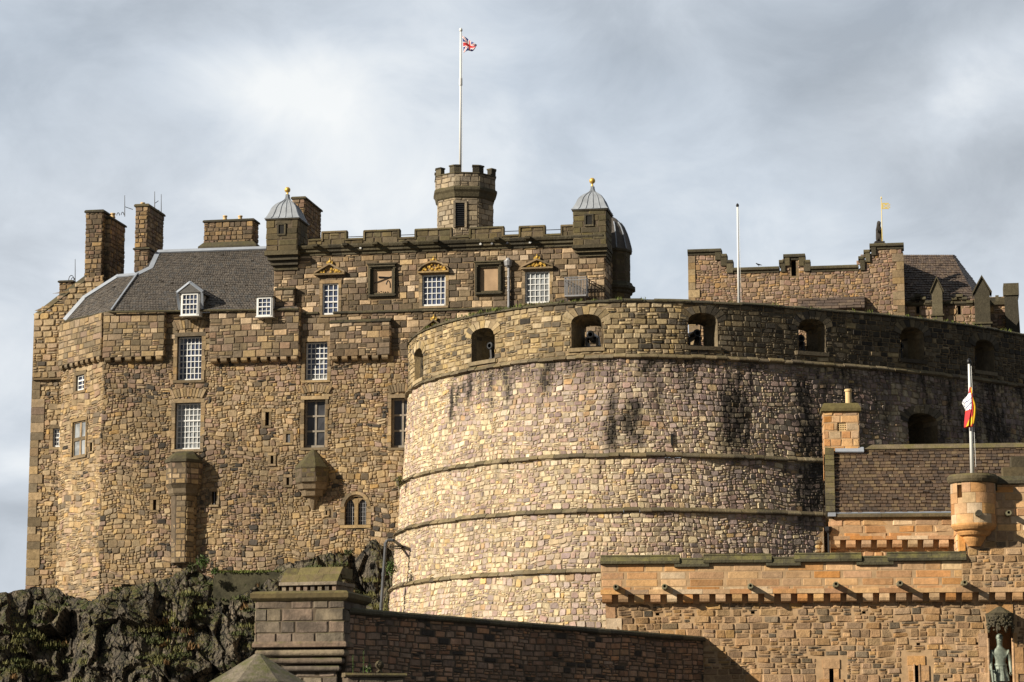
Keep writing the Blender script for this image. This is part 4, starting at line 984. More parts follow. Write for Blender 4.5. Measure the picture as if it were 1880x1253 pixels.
# dormers: window with gabled head
def dormer(x0, y0, x1, y1, gab, rows):
    d0 = 0.74; S = M.off(d0); h = rect(S, x0, y0, x1, y1); u0, v0, u1, v1 = h; o_d = d0
    dm = MB()
    dm.slab(M, u0 - 0.1, u1 + 0.1, v0 - 0.05, v0, d0 - 0.4, d0 + 0.06)
    for a, b in ((u0 - 0.07, u0), (u1, u1 + 0.07)): dm.slab(M, a, b, v0, v1 + 0.04, d0 - 2.2, d0 - 0.02)
    dm.slab(M, u0 - 0.07, u1 + 0.07, v1, v1 + 0.07, d0 - 2.2, d0)
    uc = (u0 + u1) / 2; H = 0.5 if gab else 0.04
    e = 0.26 if gab else 0.2
    ro = [[M.pt(u0 - e, v1 + 0.06, d0 + 0.1), M.pt(u1 + e, v1 + 0.06, d0 + 0.1), M.pt(uc, v1 + 0.1 + H, d0 + 0.1)], [M.pt(u0 - e, v1 + 0.06, d0 - 1.6), M.pt(u1 + e, v1 + 0.06, d0 - 1.6), M.pt(uc, v1 + 0.1 + H, d0 - 2.0)]]
    o = dm.build('dormer', M_WHITE, pal)
    r2 = MB(); r2.loft(ro)
    r2.build('dormer_roof', M_SLATE, o)
    if gab:
        f = MB(); strip(f, [M.pt(u0 - e, v1 + 0.1, d0 + 0.05), M.pt(uc, v1 + 0.14 + H, d0 + 0.05), M.pt(u1 + e, v1 + 0.1, d0 + 0.05)], 0.16, 0.06); strip(f, [M.pt(uc, v1 + 0.14 + H, d0 + 0.05), M.pt(uc, v1 + 0.14 + H, d0 - 1.8)], 0.14, 0.05)
        strip(f, [M.pt(u1 + e, v1 + 0.1, d0 + 0.1), M.pt(u1 + 0.2, v0 + 0.4, d0 - 0.2)], 0.14, 0.05); strip(f, [M.pt(u0 - e, v1 + 0.1, d0 + 0.1), M.pt(u0 - 0.2, v0 + 0.4, d0 - 0.2)], 0.14, 0.05)
        f.build('dormer_flashing', M_LEADW, o)
    window(S, (x0, y0, x1, y1), 4 if gab else 3, rows, o, d=0.0, rec=0.03, mar=0, rails=(2,), bar=0.035, fr=0.055)
dormer(334, 540, 363, 579, True, 4); dormer(473, 547, 498, 581, False, 4)

# corner turrets with ogee lead caps
PRO = [(1.0, 0), (1.0, .02), (.93, .06), (.87, .14), (.80, .24), (.755, .32), (.70, .42), (.63, .5), (.54, .58), (.43, .65), (.29, .72), (.17, .79), (.11, .86), (.09, .93), (.085, 1)]
def turret(px0, px1, yb, yt, ycb, ycap, yball, d0, depth, win, hue):
    mb = MB(); S, u0, u1, v0, v1 = block(mb, px0, px1, yt, yb, d0, depth, kw=dict(bh=(0.3, 0.4), bw=(0.5, 1.2), gap=0.012, relief=0.012, split=0, chop=0.04, holes=[M.off(d0).uv(win[0], win[3]) + M.off(d0).uv(win[2], win[1])] if win else []), capo=0.06, cap=0.08)
    # stepped corbels under it
    n = 4; vcb = S.uv((px0 + px1) / 2, ycb)[1]; hh = (v0 - vcb) / n
    for i in range(n):
        t0 = i / n; q = 0.12 - 0.19 * i; z1 = v0 - i * hh; z0 = z1 - hh * 0.92
        c = [S.pt(u0 + i * 0.13 - 0.05, 0, q)[:2], S.pt(u1 - i * 0.05 + 0.05, 0, q)[:2], S.pt(u1 - i * 0.05 + 0.05, 0, -depth)[:2], S.pt(u0 + i * 0.13 - 0.05, 0, -depth)[:2]]
        mb.loft([[(x, y, z0 - 0.0) for x, y in c], [(x, y, z1) for x, y in c]], 2)
    o = mb.build('turret', [M_PARAP, M_MORTD, M_DARKST], pal)
    # cap
    zc = S.uv((px0 + px1) / 2, ycap)[1]; H = zc - v1 - 0.08; cu, cd = (u0 + u1) / 2, -depth / 2; hw = (u1 - u0) / 2 + 0.1; hd = depth / 2 + 0.1
    cp = MB(); rings = [[S.pt(cu - hw * q, 0, cd + hd * q)[:2] + (v1 + 0.08 + H * z,), S.pt(cu + hw * q, 0, cd + hd * q)[:2] + (v1 + 0.08 + H * z,), S.pt(cu + hw * q, 0, cd - hd * q)[:2] + (v1 + 0.08 + H * z,), S.pt(cu - hw * q, 0, cd - hd * q)[:2] + (v1 + 0.08 + H * z,)] for q, z in PRO]
    cp.loft(rings)
    for t in (-0.6, -0.2, 0.2, 0.6):
        for (q, z), (q2, z2) in zip(PRO[1:-1], PRO[2:]):
            for side in (0, 1):
                f = lambda qq, zz: S.pt(cu + hw * qq * t, v1 + 0.08 + H * zz, cd + hd * qq + 0.01) if side == 0 else S.pt(cu + hw * qq + 0.01, v1 + 0.08 + H * zz, cd + hd * qq * t)
                cp.tube(f(q, z), f(q2, z2), 0.028, n=5)
    c = cp.build('turret_cap', M_LEAD, o); fix_normals(c)
    zb = S.uv((px0 + px1) / 2, yball)[1]; fb = MB(); x, y, _ = S.pt(cu, 0, cd); r = 0.17
    fb.lathe((x, y, zc - 0.05), [(0.05, 0), (0.07, 0.1), (0.05, 0.16), (0.05, zb - r - zc + 0.05)] , 8)
    fb.lathe((x, y, zb - r), [(r * math.sin(math.pi * k / 10) + 0.001, r - r * math.cos(math.pi * k / 10)) for k in range(11)], 16)
    fb.build('finial_ball', M_GOLD, o, True)
    if win:
        w = MB(); h = M.off(d0).uv(win[0], win[3]) + M.off(d0).uv(win[2], win[1]); w.slab(S, h[0], h[2], h[1], h[3], -0.02, 0.012, 1)
        for (a, b, c_, e) in ((h[0] - .09, h[1], h[0], h[3]), (h[2], h[1], h[2] + .09, h[3]), (h[0] - .09, h[3], h[2] + .09, h[3] + .09), (h[0] - .09, h[1] - .09, h[2] + .09, h[1])):
            w.slab(S, a, c_, b, e, -0.02, 0.06, 0)
        w.build('turret_window', [M_DARKST, M_DARK], o)
turret(489, 547, 462, 405, 494, 351, 342, 0.55, 2.0, (512, 413, 522, 430), 0)
turret(1052, 1113, 451, 388, 476, 336, 325, 0.35, 2.0, (1076, 396, 1087, 413), 0)

# round stair turret behind the right corner turret
mb = MB(); c = M.off(-3.7).uv(1123, 480); cx, cy, _ = M.pt(c[0], 0, -3.7); zt = mv(1123, 459, -2.8); zm = mv(1123, 527, -2.8); zb = mv(1123, 600, -3.7); r = 1.07
ring = [(cx + r * math.cos(t), cy + r * math.sin(t)) for t in [2 * math.pi * k / 12 + 0.2 for k in range(12)]]
for a, b in zip(ring, ring[1:] + ring[:1]):
    S = Plane(a, b)
    if S.N[1] < 0.3: mb.lay(S, 0, S.len, zb, zt, (0.3, 0.4), (0.4, 0.5), gap=0.012, relief=0.015, split=0, chop=0.05)
mb.prism(ring, zb, zt - 0.02, 1)
mb.lathe((cx, cy, zm - 0.35), [(r, 0), (r + 0.12, 0.08), (r + 0.14, 0.2), (r + 0.3, 0.28), (r + 0.3, 0.42), (r + 0.18, 0.5), (r + 0.1, 0.66), (r, 0.7)], 12, 2, rot=0.2)
mb.lathe((cx, cy, zt - 0.1), [(r, 0), (r + 0.1, 0.05), (r + 0.12, 0.16), (r, 0.2)], 12, 2, rot=0.2)
o = mb.build('stair_turret', [M_PARAP, M_MORTD, M_DARKST], pal)
mb = MB(); zc = mv(1123, 397, -3.4); H = zc - zt
mb.lathe((cx, cy, zt + 0.05), [((r + 0.1) * a, H * b) for a, b in ((1.0, 0), (0.97, .1), (.88, .3), (.78, .48), (.64, .66), (.46, .8), (.25, .92), (.03, 1.0))], 12, 0, rot=0.2)
mb.build('turret_roof', M_SLATE, o)
for k in range(12):
    mb = MB(); t = 2 * math.pi * k / 12 + 0.2; pr = [(1.01, 0.03), (0.98, .1), (.89, .3), (.79, .48), (.65, .66), (.47, .8)]
    for (a, b), (a2, b2) in zip(pr, pr[1:]):
        mb.tube((cx + (r + .1) * a * math.cos(t), cy + (r + .1) * a * math.sin(t), zt + 0.05 + H * b), (cx + (r + .1) * a2 * math.cos(t), cy + (r + .1) * a2 * math.sin(t), zt + 0.05 + H * b2), 0.035, n=5)
    mb.build('lead_rib', M_LEADW, o)

# octagonal flag tower
TC = Vector(mp(854, 400, -4.2)); tx, ty = TC.x, TC.y
def tz(py): return P(854, py, ty - 1.75)[2]
def octr(r, rot=math.radians(4)): return [(tx + r * math.cos(rot + math.pi / 8 + k * math.pi / 4), ty + r * math.sin(rot + math.pi / 8 + k * math.pi / 4)) for k in range(8)]
R0 = 54.5 / 4600 * ty / math.cos(math.pi / 8) * 0.945
mb = MB(); ring = octr(R0)
hT = None
for i in range(8):
    S = Plane(ring[i], ring[(i + 1) % 8])
    if S.N[1] > 0.4: continue
    hh = []
    c = S.uv(845, 395)
    if S.N[1] < -0.75 and 0 < c[0] < S.len and hT is None: hT = rect(S, 836, 373, 853, 415); hh = [hT]; ST = S
    mb.lay(S, 0, S.len, tz(440), tz(350), (0.26, 0.34), (0.4, 0.85), holes=[grow(h, 0.1) for h in hh], gap=0.012, relief=0.014, split=0.05, chop=0.05)
mb.prism(octr(R0 - 0.02), tz(445), tz(352), 1)
o = mb.build('flag_tower', [M_TOWER, M_MORTD], pal)
for q, nm in ((hT, 'louvre'),):
    w = MB(); w.slab(ST, q[0], q[2], q[1], q[3], -0.05, 0.0, 1)
    for k in range(11):
        v = lerp(q[1], q[3], k / 11); w.add([ST.pt(q[0], v, 0.05), ST.pt(q[2], v, 0.05), ST.pt(q[2], v + 0.09, 0.0), ST.pt(q[0], v + 0.09, 0.0)], [(0, 1, 2, 3)], 1)
    for (a, b, c_, e) in ((q[0] - .12, q[1] - .1, q[0], q[3]), (q[2], q[1] - .1, q[2] + .12, q[3]), (q[0] - .12, q[3], q[2] + .12, q[3] + .13)): w.slab(ST, a, c_, b, e, -0.05, 0.07, 0)
    w.build('louvre', [M_TOWER, M_IRON], o)
w = MB()
prof = [(R0, tz(363)), (R0 + 0.09, tz(360)), (R0 + 0.15, tz(352)), (R0 + 0.24, tz(348)), (R0 + 0.24, tz(344)), (R0 + 0.12, tz(341))]
w.loft([[p + (z,) for p in octr(r)] for r, z in prof]); w.build('string_course', M_DARKST, o)
w = MB(); R1 = R0 + 0.13; ring = octr(R1)
for i in range(8):
    S = Plane(ring[i], ring[(i + 1) % 8])
    w.lay(S, 0, S.len, tz(342), tz(318), (0.28, 0.33), (0.4, 0.85), gap=0.012, relief=0.014, split=0.05, chop=0.05)
    w.slab(S, 0.02, S.len - 0.02, tz(342), tz(318), -0.3, -0.01, 1)
    w.slab(S, -0.02, S.len + 0.02, tz(318), tz(316), -0.32, 0.05, 2)
    # merlon over each arris
    for a, b in ((S.len * 0.74, S.len), (0, S.len * 0.26)):
        w.slab(S, a, b, tz(316), tz(305), -0.3, 0.02, 2); w.slab(S, a - (0.03 if a > 0 else 0), b + (0.03 if a == 0 else 0), tz(305), tz(302.5), -0.33, 0.06, 2)
w.prism(octr(R1 - 0.3), tz(345), tz(330), 1)
w.build('tower_battlement', [M_TOWER, M_MORTD, M_DARKST], o)

# corbelled half-round chimneys on the front
def halfoct(mb, pcx, levels, m=0, lay=True, ms=None):
    """levels: (py, half width px, depth m)"""
    rings = []
    for (py, hw, dp) in levels:
        u, v = M.uv(pcx, py); w = hw / 33.5
        rings.append([M.pt(u - w, v, -0.05), M.pt(u - w, v, dp * 0.45), M.pt(u - w * 0.45, v, dp), M.pt(u + w * 0.45, v, dp), M.pt(u + w, v, dp * 0.45), M.pt(u + w, v, -0.05)])
    mb.loft(rings, m)
    for a, b in zip(levels, levels[1:]):
        if not lay or abs(a[1] - b[1]) > 2: continue
        q0, q1 = rings[levels.index(a)], rings[levels.index(b)]
        for i in range(5):
            S = Plane(q0[i][:2], q0[i + 1][:2])
            lo, hi = min(q0[i][2], q1[i][2]), max(q0[i][2], q1[i][2])
            if hi - lo > 0.3: mb.lay(S, 0, S.len, lo, hi, (0.26, 0.36), (0.3, 0.7), gap=0.02, relief=0.03, split=0.05, chop=0.12, m=(ms or 0), hue=lambda u, v: 0.1)
mb = MB()
halfoct(mb, 340, [(892, 32, 1.12), (852, 32, 1.14)], 1, ms=0)
halfoct(mb, 340, [(852, 34, 1.22), (847, 34, 1.22), (835, 22, 0.7), (829, 16, 0.1)], 2, False)
halfoct(mb, 339, [(912, 24, 0.80), (908, 27, 0.9), (900, 28, 0.95), (893, 33, 1.14)], 3, False)
halfoct(mb, 338, [(1035, 22, 0.74), (912, 22, 0.74)], 1, ms=3)
mb.build('wall_chimney', [M_PASH, M_MORTD, M_DARKST, M_DRESS], pal)
mb = MB()
halfoct(mb, 575, [(889, 30, 1.0), (862, 30, 1.02)], 1, ms=0)
halfoct(mb, 575, [(863, 31, 1.06), (860, 31, 1.06), (840, 15, 0.45), (826, 3, 0.08)], 2, False)
halfoct(mb, 575, [(936, 3, 0.08), (928, 7, 0.18), (914, 11, 0.3), (912, 19, 0.55), (902, 21, 0.66), (900, 26, 0.8), (891, 28, 0.9), (888, 31, 1.04)], 3, False)
mb.build('wall_chimney', [M_PARAP, M_MORTD, M_DARKST, M_DRESS], pal)

# aerials on the chimneys
def aerial(px, y0, y1, d, label, loop=None, arm=None):
    mb = MB(); mb.tube(mp(px, y0, d), mp(px, y1, d), 0.028, 0.016, 6)
    if loop:
        for k, (lx, ly, r) in enumerate(loop):
            pr = None
            for i in range(13):
                t = math.pi * i / 12; q = mp(lx + r * math.cos(t), ly - r * 2.0 * math.sin(t), d)
                if pr: mb.tube(pr, q, 0.022, n=5)
                pr = q
    if arm: mb.tube(mp(px, arm[2], d), mp(arm[0], arm[1], d), 0.02, n=5)
    return tag(mb.build('aerial', M_IRON), label, 'aerial')
aerial(229, 398, 359, -5.5, 'thin aerial with a side arm on the leftmost tall chimney', [(217, 396, 2.5), (225, 395, 2.5)], (244, 385, 380))
aerial(284, 384, 352, -5.5, 'plain rod aerial in the middle of the second tall chimney', None, (291, 369, 374))
aerial(296, 394, 357, -6.5, 'rod aerial with a wire hoop at the right edge of the second tall chimney', [(291, 390, 2)])
aerial(138, 522, 476, -5.0, 'aerial with hoops on the low chimney at the far left', [(131, 516, 5), (134, 518, 4)])

# ------------------------------------------------------------------ round gun battery
HB = P(1170, 548, 121.0).z
def atz(px, py, z):
    r = ray(px, py); t = (z - CAMZ) / r[2]; return (r[0] * t, r[1] * t)
RIM = [(752, 623), (764, 612), (777, 603), (800, 594.5), (830, 585.5), (864, 577.5), (900, 570.5), (935, 564.5), (978, 558.5), (1022, 554), (1080, 550.3), (1157, 548), (1210, 548.6), (1270, 550.5), (1355, 554.3), (1453, 561.3), (1583, 571.5), (1681, 581.5), (1800, 597.5), (1880, 612.5), (1960, 630)]
rp_ = [atz(x, y, HB) for x, y in RIM]
# smooth the traced plan and carry it round behind on the left
def smooth(pts, it=3):
    for _ in range(it):
        pts = [pts[0]] + [((a[0] + 2 * b[0] + c[0]) / 4, (a[1] + 2 * b[1] + c[1]) / 4) for a, b, c in zip(pts, pts[1:], pts[2:])] + [pts[-1]]
    return pts
def resample(pts, st=0.5):
    out = [pts[0]]; acc = 0
    for a, b in zip(pts, pts[1:]):
        l = math.hypot(b[0] - a[0], b[1] - a[1]); d = st - acc
        while d < l: out.append((a[0] + (b[0] - a[0]) * d / l, a[1] + (b[1] - a[1]) * d / l)); d += st
        acc = l - (d - st)
    return out + [pts[-1]]
p0 = rp_[0]; hd = math.atan2(p0[1] - rp_[2][1], p0[0] - rp_[2][0])
tail = []; q = p0; a = hd
for k in range(14):
    a -= 0.07; q = (q[0] + math.cos(a) * 0.6, q[1] + math.sin(a) * 0.6); tail.append(q)
bp = resample(smooth(resample(list(reversed(tail)) + rp_), 10), 0.5)
zS1 = HB - 3.05
def batt(v): return 0.0 if v > zS1 else (zS1 - v) * 0.055
B = Curve(bp, batt)
def zat(px, py): return B.uv(px, py)[1]
zS = [zat(1145, 655), zat(1122, 837), zat(1130, 938), zat(1102, 1050)]
zS1 = zS[0]
bat = thing('gun_battery', 'huge rounded stone gun battery with arched cannon ports, centre of the picture', 'fortification', B.pt(B.uv(1170, 600)[0], 6, 0))
UL = B.len - 0.2
U0 = 0.1
ports = []
PORTS = [(758, 778, 642, 697), (865, 907, 604, 662), (1054, 1099, 581, 636), (1266, 1315, 578, 634), (1468, 1514, 590, 643), (1652, 1698, 605, 657), (1786, 1830, 627, 680)]
PW, PH = 1.52, 1.66
for (x0, x1, y0, y1) in PORTS:
    u, v = B.uv((x0 + x1) / 2, (y0 + y1) / 2); ports.append((u, v + 0.02))
PWS = [1.8, 1.74, 1.55, 1.52, 1.52, 1.52, 1.52]
ph = [(u - w / 2, v - PH / 2, u + w / 2, v + PH / 2) for (u, v), w in zip(ports, PWS)]
cas = B.uv(1695, 790); CW, CHH = 1.95, 1.75
chole = (cas[0] - CW / 2, cas[1] - CHH / 2, cas[0] + CW / 2, cas[1] + CHH / 2)
# soot and water stains: (u, top v, bottom v, half width, strength)
def ub(px, py): return B.uv(px, py)
ST = []
for (px, y0, y1, w, s) in ((1163, 735, 800, 13, 1.0), (1170, 790, 826, 7, 0.9), (1124, 765, 835, 9, 0.9), (1126, 690, 770, 6, 0.5), (1345, 712, 830, 20, 1.0), (1362, 730, 800, 9, 1.0), (1340, 690, 730, 14, 0.6), (1352, 830, 860, 10, 0.8), (1478, 690, 800, 14, 0.8), (1352, 800, 870, 12, 0.5), (1490, 770, 945, 27, 1.0), (1512, 700, 800, 9, 0.8), (1478, 850, 980, 16, 0.7), (1420, 740, 800, 8, 0.4), (1568, 690, 760, 16, 0.45), (1625, 720, 800, 12, 0.5),
                           (1265, 690, 740, 6, 0.35), (1210, 700, 745, 8, 0.3), (1000, 668, 725, 11, 0.8), (985, 676, 705, 18, 0.6), (1075, 670, 705, 8, 0.6), (1048, 664, 690, 14, 0.5), (935, 680, 750, 6, 0.7), (918, 682, 712, 10, 0.7), (905, 685, 755, 6, 0.8), (882, 688, 745, 6, 0.8), (864, 693, 745, 7, 0.85), (832, 704, 780, 5, 1.0), (843, 701, 745, 4, 0.9), (853, 698, 730, 4, 0.8), (892, 680, 704, 24, 0.6), (1750, 700, 760, 14, 0.5), (1840, 720, 790, 12, 0.5), (1595, 680, 720, 30, 0.35), (1440, 840, 900, 12, 0.4)):
    a = ub(px, y0); b = ub(px, y1)
    ST.append((a[0], a[1], b[1], w / 38.0 * 1.35, s * 1.25))
for _ in range(70):
    su = RG.uniform(ub(830, 710)[0], UL); k = RG.random() < 0.8; right = su > ub(1180, 700)[0]
    ST.append((su, (zS[0] if k else zS[1]) - 0.1, (zS[0] if k else zS[1]) - RG.uniform(0.5, 3.6 if right else 1.6), RG.uniform(0.05, 0.17), RG.uniform(0.3, 0.95)))
def bdirt(u, v):
    t = 0.0
    for (su, v1, v0, w, s) in ST:
        du = (u - su + (0.06 + 0.3 * w) * noise.noise((u * 1.3, v * 0.8, su))) / w
        if abs(du) > 2: continue
        k = max(0, 1 - du * du * 0.6)
        fv = min(1, max(0, (v1 - v) / 0.5 + 0.5)) * min(1, max(0, (v - v0) / 1.1 + 0.4))
        t = max(t, s * k * fv * (0.95 + 0.6 * noise.noise((u * 5.0, v * 0.45, 7.0))))
    # soot, with shade painted into the colour, growing towards the right hand side
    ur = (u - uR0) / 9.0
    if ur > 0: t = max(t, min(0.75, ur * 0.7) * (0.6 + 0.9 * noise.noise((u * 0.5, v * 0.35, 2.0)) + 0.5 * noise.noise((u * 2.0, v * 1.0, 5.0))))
    # runs of damp hanging from the string under the parapet
    dz = zS1 - v
    if 0 < dz < 3.0:
        n1 = noise.noise((u * 1.1, 0.3, 20.0)); n2 = noise.noise((u * 6.0, v * 0.2, 21.0)); L_ = 0.5 + 2.2 * max(0, n1 + 0.25)
        if u > uD0: t = max(t, min(0.85, (0.5 + 1.3 * n2 + 0.7 * n1) * max(0, 1 - dz / L_)))
    return max(0.0, min(1.0, t))
uD0 = ub(825, 710)[0]
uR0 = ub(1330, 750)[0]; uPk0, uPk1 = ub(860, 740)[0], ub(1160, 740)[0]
def bhue(u, v):
    k = (u - uPk0) / (ub_len) if False else 0
    if v > zS[1]:
        base = 0.22 + 0.75 * max(0, min(1, (u - uPk0 + 1.5) / 3.0))
        if u > uPk1: base = 0.75
        f = (v - zS[1]) / (zS[0] - zS[1]); base *= (0.35 + 0.9 * f)
    else: base = 0.2 + 0.6 * max(0, min(1, (u - ub1250) / 6.0))
    return max(0.05, min(0.92, base + 0.6 * noise.noise((u * 0.35, v * 0.4, 1.0))))
ub1250 = ub(1180, 900)[0]
ulist = [(0.1, 6)]
for k in range(4):
    vt = zS[k] - 0.10; vb = zS[k + 1] + 0.06 if k < 3 else 4.0
    mb = MB(); dd = 0.10 * k
    hl = [grow(chole, 0.05)] if k == 0 else []
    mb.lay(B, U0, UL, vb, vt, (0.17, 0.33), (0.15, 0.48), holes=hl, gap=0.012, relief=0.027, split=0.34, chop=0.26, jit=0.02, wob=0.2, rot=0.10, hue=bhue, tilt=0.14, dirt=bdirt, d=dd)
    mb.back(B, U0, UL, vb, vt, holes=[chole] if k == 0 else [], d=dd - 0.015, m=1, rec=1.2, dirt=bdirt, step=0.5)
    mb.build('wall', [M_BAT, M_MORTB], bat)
for k in range(4):
    mb = MB(); z = zS[k]; dd = 0.10 * k; d1 = 0.10 * (k + 1) if k < 3 else 0.36
    ex = 0.16 if k == 0 else 0.13
    u = U0
    while u < UL - 0.1:
        w = min(RG.uniform(0.4, 0.9), UL - u); j = RG.uniform(-0.03, 0.03); x = ex + RG.uniform(-0.06, 0.02)
        n = B.ns(u, u + w); bvv = B.batter(z)
        mb.sweep(B, u + 0.008, u + w - 0.008, [(dd - 0.1, z - 0.11 + j), (dd + 0.04, z - 0.11 + j), (dd + x + 0.05, z - 0.05 + j), (dd + x + 0.05, z + 0.0 + j), (dd + 0.03, z + 0.13 + j), (dd - 0.1, z + 0.16 + j)], 0)
        u += w
    mb.build('string_course', M_STRING, bat)
# parapet: squared stones, ports with arched heads
zpt = HB - 0.16
mb = MB()
phue = lambda u, v: max(0.02, min(0.95, 0.06 + 0.9 * (u - ub(1130, 600)[0]) / 5.5 + 0.3 * noise.noise((u * 0.5, v * 0.6, 5))))
uph = ub(1130, 600)[0]
phue = lambda u, v: max(0.03, min(0.95, 0.05 + 0.9 * (u - uph) / 5.5 + 0.35 * noise.noise((u * 0.5, v * 0.6, 5))))  # darker palette to the right carries soot and shade in the stone colour
pdirt = lambda u, v: max(0.0, min(0.6, (u - uR0) / 14.0)) * (0.5 + 0.8 * noise.noise((u * 0.8, v * 1.2, 11.0))) + max(0, 0.3 * noise.noise((u * 1.0, v * 1.6, 3.0)) - 0.05)  # parapet soot, with the shade of its right side painted in
hst = [(u - w / 2 - 0.02, v - PH / 2 - 0.22, u + w / 2 + 0.02, v + PH / 2 + 0.02) for (u, v), w in zip(ports, PWS)]
vous = [(u - w / 2 - 0.05, v + PH / 2 - 0.42, u + w / 2 + 0.05, v + PH / 2 + 0.36) for (u, v), w in zip(ports, PWS)]
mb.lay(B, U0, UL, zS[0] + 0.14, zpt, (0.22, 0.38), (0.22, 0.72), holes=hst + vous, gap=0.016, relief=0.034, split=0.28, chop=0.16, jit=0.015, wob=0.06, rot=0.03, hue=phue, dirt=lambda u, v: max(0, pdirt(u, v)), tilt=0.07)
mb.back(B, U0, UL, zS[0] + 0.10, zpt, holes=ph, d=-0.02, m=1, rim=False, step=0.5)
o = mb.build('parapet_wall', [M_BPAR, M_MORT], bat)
mb = MB(); u = U0
while u < UL - 0.1:
    w = min(RG.uniform(0.5, 1.2), UL - u); j = RG.uniform(-0.035, 0.03)
    mb.sweep(B, u + 0.006, u + w - 0.006, [(-1.5, zpt), (0.10, zpt), (0.10 + j, zpt + 0.07), (-0.05, zpt + 0.16 + j), (-1.5, zpt + 0.16)], 0); u += w
mb.build('coping', M_DARKST, bat)
# embrasures
def embrasure(u, v, w, h, depth, wi, hi, name, S=B, d=0.0, nv=9, vh=0.36, back=False, rise=0.40):
    mb = MB(); u0, u1, v0, v1 = u - w / 2, u + w / 2, v - h / 2, v + h / 2; n = 10
    def arch(ww, b, t, k):
        pts = [(u - ww / 2, b)]; sp = t - k
        for i in range(n + 1):
            q = math.pi * i / n; pts.append((u - ww / 2 * math.cos(q), sp + k * math.sin(q) ** 0.8))
        pts.append((u + ww / 2, b)); return pts
    A = arch(w, v0, v1, rise); Bm = arch(w * 0.86, v0 + 0.02, v1 - 0.05, rise); Cc = arch(wi, v0 + 0.12, v0 + 0.12 + hi, rise * wi / w * 0.6)
    # spandrels up to the square opening of the wall sheet
    for p, q in zip(A[1:-1], A[2:-1]):
        mb.add([S.pt(p[0], p[1], d - 0.0), S.pt(q[0], q[1], d), S.pt(q[0], v1 + 0.01, d), S.pt(p[0], v1 + 0.01, d)], [(0, 1, 2, 3)], 0)
    for r0, r1, da, db in ((A, Bm, 0.0, -depth * 0.4), (Bm, Cc, -depth * 0.4, -depth)):
        for i in range(len(A)):
            j = (i + 1) % len(A)
            for k in range(2):
                f0, f1 = k / 2, (k + 1) / 2
                L_ = lambda a, b, f: (lerp(a[0], b[0], f), lerp(a[1], b[1], f))
                a0, a1, b0, b1 = L_(r0[i], r1[i], f0), L_(r0[i], r1[i], f1), L_(r0[j], r1[j], f0), L_(r0[j], r1[j], f1)
                mb.add([S.pt(*a0, d + lerp(da, db, f0)), S.pt(*b0, d + lerp(da, db, f0)), S.pt(*b1, d + lerp(da, db, f1)), S.pt(*a1, d + lerp(da, db, f1))], [(0, 1, 2, 3)], 0, None, 0.25, 0.5)
    # back face ring round the inner opening
    # voussoirs
    sp = v1 - rise; hv = 1.0 if phue(u, v) > 0.5 else 0.0
    for i in range(nv):
        q0, q1 = math.pi * (i + 0.05) / nv, math.pi * (i + 0.95) / nv
        def pt(q, k):
            cx_, sx = math.cos(q), math.sin(q) ** 0.8
            return (u - w / 2 * cx_ * (1 + k * 0.55), sp + rise * sx + k * vh * (0.35 + 0.75 * sx))
        k1 = RG.uniform(0.85, 1.15); pts = [pt(q0, 0), pt(q1, 0), pt(q1, k1), pt(q0, k1)]
        o = RG.uniform(0.03, 0.06)
        mb.add([S.pt(x, y, d - 0.06) for x, y in pts] + [S.pt(x, y, d + o) for x, y in pts], [(4, 5, 6, 7), (0, 1, 5, 4), (1, 2, 6, 5), (2, 3, 7, 6), (3, 0, 4, 7)], 0, None, 0.0, hv)
    # sill
    if not back: mb.slab(S, u0 - 0.14, u1 + 0.14, v0 - 0.2, v0 - 0.01, d - 0.5, d + 0.09, 0, None, 0, hv)
    if back: mb.slab(S, u0 - 0.1, u1 + 0.1, v0 - 0.1, v1 + 0.1, d - depth - 0.1, d - depth - 0.05, 1)
    return mb.build(name, [M_BPAR, M_DARK], bat)
for (u, v), w in zip(ports, PWS): embrasure(u, v, w, PH, 1.45, 1.0, 1.22, 'embrasure', rise=0.46)
embrasure(cas[0], cas[1], CW, CHH, 2.2, 1.3, 1.1, 'casemate_port', nv=13, back=True, rise=0.55)
# inner face of the parapet and terrace
zt = ports[3][1] - PH / 2 - 0.55
inn = [B.pt(u, zt, -1.52)[:2] for u in [U0 + (UL - U0) * i / 120 for i in range(121)]]
mb = MB(); n_ = len(inn)
BI = Curve(inn)
# inner wall with holes at the ports
ih = []
for u, v in ports:
    q = B.pt(u, 0, -1.52); k = min(range(len(BI.T)), key=lambda i: (BI.T[i][0] - q[0]) ** 2 + (BI.T[i][1] - q[1]) ** 2) * BI.step
    ih.append((k - 0.5, v - PH / 2 + 0.12, k + 0.5, v - PH / 2 + 0.12 + 1.22))
mb.back(BI, 0, BI.len - 0.01, zt - 0.3, zpt, holes=ih, d=0, m=0, rim=False, step=0.5)
mb.build('parapet_inner_face', M_MORT, bat)
mb = MB(); pts = [(x, y, zt) for x, y in inn] + [(inn[-1][0] + 6, inn[-1][1] + 25, zt), (inn[0][0] + 8, inn[0][1] + 14, zt)]
mb.poly(pts); mb.build('terrace', M_MORTD, bat)
# slot vents in the drum
mb = MB()
for px, y0, y1 in ((1233, 797, 818),):
    a = ub(px, y0); b = ub(px, y1); mb.slab(B, a[0] - 0.05, a[0] + 0.05, b[1], a[1], -0.1, 0.085)
mb.build('arrow_slit', M_DARK, bat)

